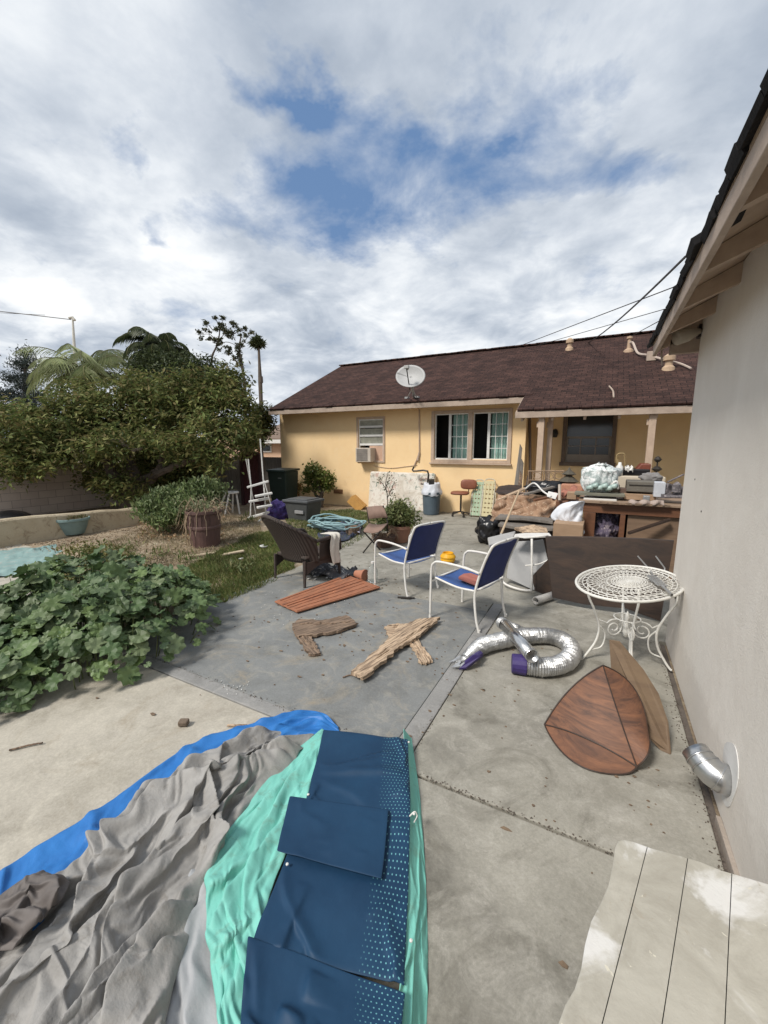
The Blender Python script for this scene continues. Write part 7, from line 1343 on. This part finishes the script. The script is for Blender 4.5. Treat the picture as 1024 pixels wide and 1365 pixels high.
P0 = np.array([[AY(833+i*2.2, 621+j*2.4, yA+.10)+np.array([0, rd.uniform(-.03, .03), rd.uniform(-.03, .03)]) for j in range(4)] for i in range(6)]); q.grid(P0); tag(obj('crumpled_paper', q, M['white_paint'], solid=.004), 'crumpled white paper lying on the black table grill', 'paper')
q = MB(); c = AY(825, 634, yA+.05); q.lathe([(.001, 0), (.06, 0), (.06, .16), (.03, .20), (.025, .24), (.001, .245)], c, 14); tag(obj('white_bottle', q, M['white_paint'], smooth=True), 'white bottle at the left end of the black table grill', 'bottle')
q = MB(); q.tube(sm([AY(822, 616, yA+.3), AY(823, 606, yA+.3), AY(832, 605, yA+.3), AY(833, 614, yA+.3), AY(833, 622, yA+.3)]), .014, 6); q.tube([AY(822, 612, yA+.3), AY(825, 620, yA+.3)], .03, 8); tag(obj('tap_frame', q, mat('brass_frame', (.35, .26, .12), (.2, .14, .07), .5)), 'small brass coloured looped frame above the white bottle', 'frame')
q = MB(); c = AY(874, 640, 9.3)
for dz, r_ in ((0, .06), (.16, .09), (.34, .07)): q.lathe([(.001, 0), (r_*.4, .0), (r_, .05), (r_*.4, .10), (.001, .11)], c+np.array([0, 0, dz]), 10)
q.tube([c*np.array([1, 1, 0]), c+np.array([0, 0, .45])], .014, 6); tag(obj('garden_spinner', q, M['dark_metal']), 'dark beaded garden stake just right of the right hand porch post', 'garden stake')
q = MB(); c = AY(735, 578, PW_Y); q.lathe([(.001, 0), (.05, .0), (.08, .1), (.05, .2), (.001, .22)], (c[0]+.1, PW_Y-.1, c[2]-.1), 12); obj('wall_lamp', q, M['dark_metal'], house)
# looser odds and ends that fill out the heaps
rd = random.Random(101)
def stick_pile(spec, grp):
    for k, (x0, y0, x1, y1, Y0, Y1, wd, m_, lab) in enumerate(spec):
        a = AY(x0, y0, Y0); b_ = AY(x1, y1, Y1); d_ = b_-a; n_ = np.cross(d_, [0, 0, 1.]); n_ /= np.linalg.norm(n_)+1e-9; q = MB()
        q.prism(rag([a-n_*wd/2, a+n_*wd/2, b_+n_*wd/2*.8, b_-n_*wd/2], .004, k, 4), (0, 0, 1), .028); tag(obj('loose_plank', q, m_), lab, 'plank', grp)
stick_pile([(662, 668, 700, 652, 7.3, 7.6, .12, M['scrap_wood'], 'pale splintered plank poking up at the left end of the creased cardboard'),
            (700, 660, 738, 650, 7.2, 7.5, .10, M['grey_wood'], 'grey plank lying across the top of the creased cardboard'),
            (712, 668, 760, 658, 6.9, 7.2, .09, M['brown_wood'], 'brown plank slanting under the small white packet'),
            (655, 697, 668, 676, 7.4, 7.7, .08, M['scrap_dark'], 'dark stub of plank sticking up behind the rubbish bag'),
            (742, 662, 778, 655, 7.3, 7.5, .07, M['red_wood'], 'reddish lath lying in front of the salmon coloured carton')], 'loose planks lying on the junk pile')
slabbox('shoe_box', 'small brown box at the left end of the desk top beside the plank', 'box', 756, 656, 768, 666, yD+.3, .3, M['cardboard'])
slabbox('book_stack', 'low stack of dark books on the desk beside the dark grey case', 'books', 826, 651, 835, 658, yD+.3, .2, mat('dark_book_covers', (.16, .10, .07), (.06, .04, .035), .6, 12, 0, stretch=(1, 1, 14)))
slabbox('tin', 'small pale tin standing at the front edge of the desk top', 'tin', 858, 661, 866, 669, yD+.02, .09, M['metal_grey'])
q = MB(); P0 = np.array([[AY(838+i*2.5, 667+j*3.0, yD-.05-.015*j)+np.array([0, .03*math.sin(i*1.1+j), .01*math.sin(i*.9)]) for j in range(3)] for i in range(20)]); q.grid(P0); tag(obj('runner', q, mat('pinkish_grey_runner', (.42, .34, .30), (.30, .24, .21), .9, 9, .4), smooth=True, solid=.006), 'pinkish grey cloth strip draped along the front edge of the desk top', 'cloth')
# yard clutter round the wicker chair and pots
for k, (px, py, s_, m_, nm, lab, cat) in enumerate((
    (352, 731, .075, M['white_paint'], 'bowl_shard', 'broken white bowl piece lying in the dry grass left of the wicker chair', 'shard'),
    (318, 745, .05, M['white_paint'], 'paper_scrap', 'small white scrap in the grass in front of the tall brown pot', 'paper'))):
    c = G(px, py, .02); q = MB()
    if k == 0: q.grid(np.array([[c+np.array([s_*math.cos(a_)*(1-.25*j), s_*math.sin(a_)*(1-.25*j), .05-.022*j]) for j in range(3)] for a_ in np.linspace(2.4, 6.6, 14)])); tag(obj(nm, q, m_, solid=.006, smooth=True), lab, cat)
    else: q.prism(rag([c, c+np.array([s_, .01, 0]), c+np.array([s_, s_, .01]), c+np.array([0, s_, 0])], .012, 4, 3), (0, 0, 1), .004); tag(obj(nm, q, m_), lab, cat)
for k, (x0, y0, x1, y1, lab) in enumerate(((308, 722, 328, 710, 'pale plank end lying in the dry grass right of the tall brown pot'), (292, 741, 325, 735, 'flat pale board half buried in dry grass below the tall brown pot'), (236, 744, 286, 738, 'long bleached board lying on the soil left of the tall brown pot'))):
    a = G(x0, y0, .03); b_ = G(x1, y1, .06); d_ = b_-a; n_ = np.array([-d_[1], d_[0], 0])/np.linalg.norm(d_); q = MB(); q.prism(rag([a-n_*.05, a+n_*.05, b_+n_*.045, b_-n_*.045], .006, k, 5), (0, 0, 1), .02); tag(obj('bleached_board', q, mat('bleached_wood', (.55, .46, .33), (.36, .28, .19), .9, 7, .5, stretch=(3, 3, 3))), lab, 'board')
q = MB()
for k in range(26):
    c = G(rd.uniform(405, 445), rd.uniform(756, 775), .012); s_ = rd.uniform(.012, .045); q.prism(rag([c, c+np.array([s_, 0, 0]), c+np.array([s_, s_, rd.uniform(0, .02)]), c+np.array([0, s_, 0])], s_*.3, k, 3), (rd.uniform(-.4, .4), rd.uniform(-.4, .4), 1), .003)
tag(obj('torn_paper', q, mat('pale_torn_paper', (.60, .58, .55), (.40, .38, .36), .9, 20, 0)), 'torn pale paper bits under the wicker chair', 'litter', kind='stuff')
c = G(470, 712); q = MB(); q.lathe([(.001, -.02), (.12, -.02), (.16, .16), (.15, .16), (.13, .05), (.001, .04)], c, 18); tag(obj('brown_bucket', q, M['scrap_dark']), 'small dark brown empty pot on the grass left of the folding cloth chair', 'pot')
stick_pile([(838, 712, 893, 694, 6.3, 6.45, .07, M['dark_wood'], 'dark lath slanting across the tan drawer front of the desk'),
            (800, 671, 893, 676, 6.42, 6.44, .05, M['scrap_dark'], 'rough dark strip sagging along the front of the desk top')], 'laths on the brown desk')
q = MB(); a = AY(834, 640, yD+.5); lump(q, AY(868, 637, yD+.6), (.16, .12, .09), 31, 18, 0, .25); tag(obj('grey_rag', q, mat('grey_rag', (.25, .24, .23), (.14, .13, .13), .9, 8, .5), smooth=True), 'grey rag bundle on top of the dark grey case', 'rag')
q = MB(); q.tube(sm([AY(700, 652, 7.3), AY(712, 644, 7.2), AY(724, 655, 7.0), AY(735, 662, 6.9)]), .014, 6); tag(obj('rope', q, M['white_paint'], smooth=True), 'loose pale rope trailing over the top of the creased cardboard', 'cord')
# dirt that gathers in the joints and along the walls: real grit, thickest against the edges
rg_ = random.Random(55); q = MB()
for k in range(900):
    u = rg_.random(); 
    if u < .35: x, y = .60-abs(rg_.gauss(0, .03)), rg_.uniform(1.2, 4.4)
    elif u < .6: x, y = rg_.uniform(-.86, .6), 1.869+rg_.gauss(0, .012)
    elif u < .8: x, y = -.87+rg_.gauss(0, .012), rg_.uniform(1.9, 4.6)
    else: x, y = rg_.uniform(-3.6, -1.0), 1.977+rg_.gauss(0, .015)
    s_ = rg_.uniform(.0015, .0045); a_ = rg_.uniform(0, 6.28); q.prism([(x+s_*math.cos(a_+v_)*rg_.uniform(.6, 1.3), y+s_*math.sin(a_+v_)*rg_.uniform(.6, 1.3), .0015) for v_ in (0, 1.6, 3.1, 4.7)], (0, 0, 1), .003)
tag(obj('grit', q, mat('joint_grit', (.16, .13, .10), (.07, .055, .045), .95, 30, 0)), 'dark grit gathered in the concrete joints and along the garage wall', 'grit', kind='stuff')
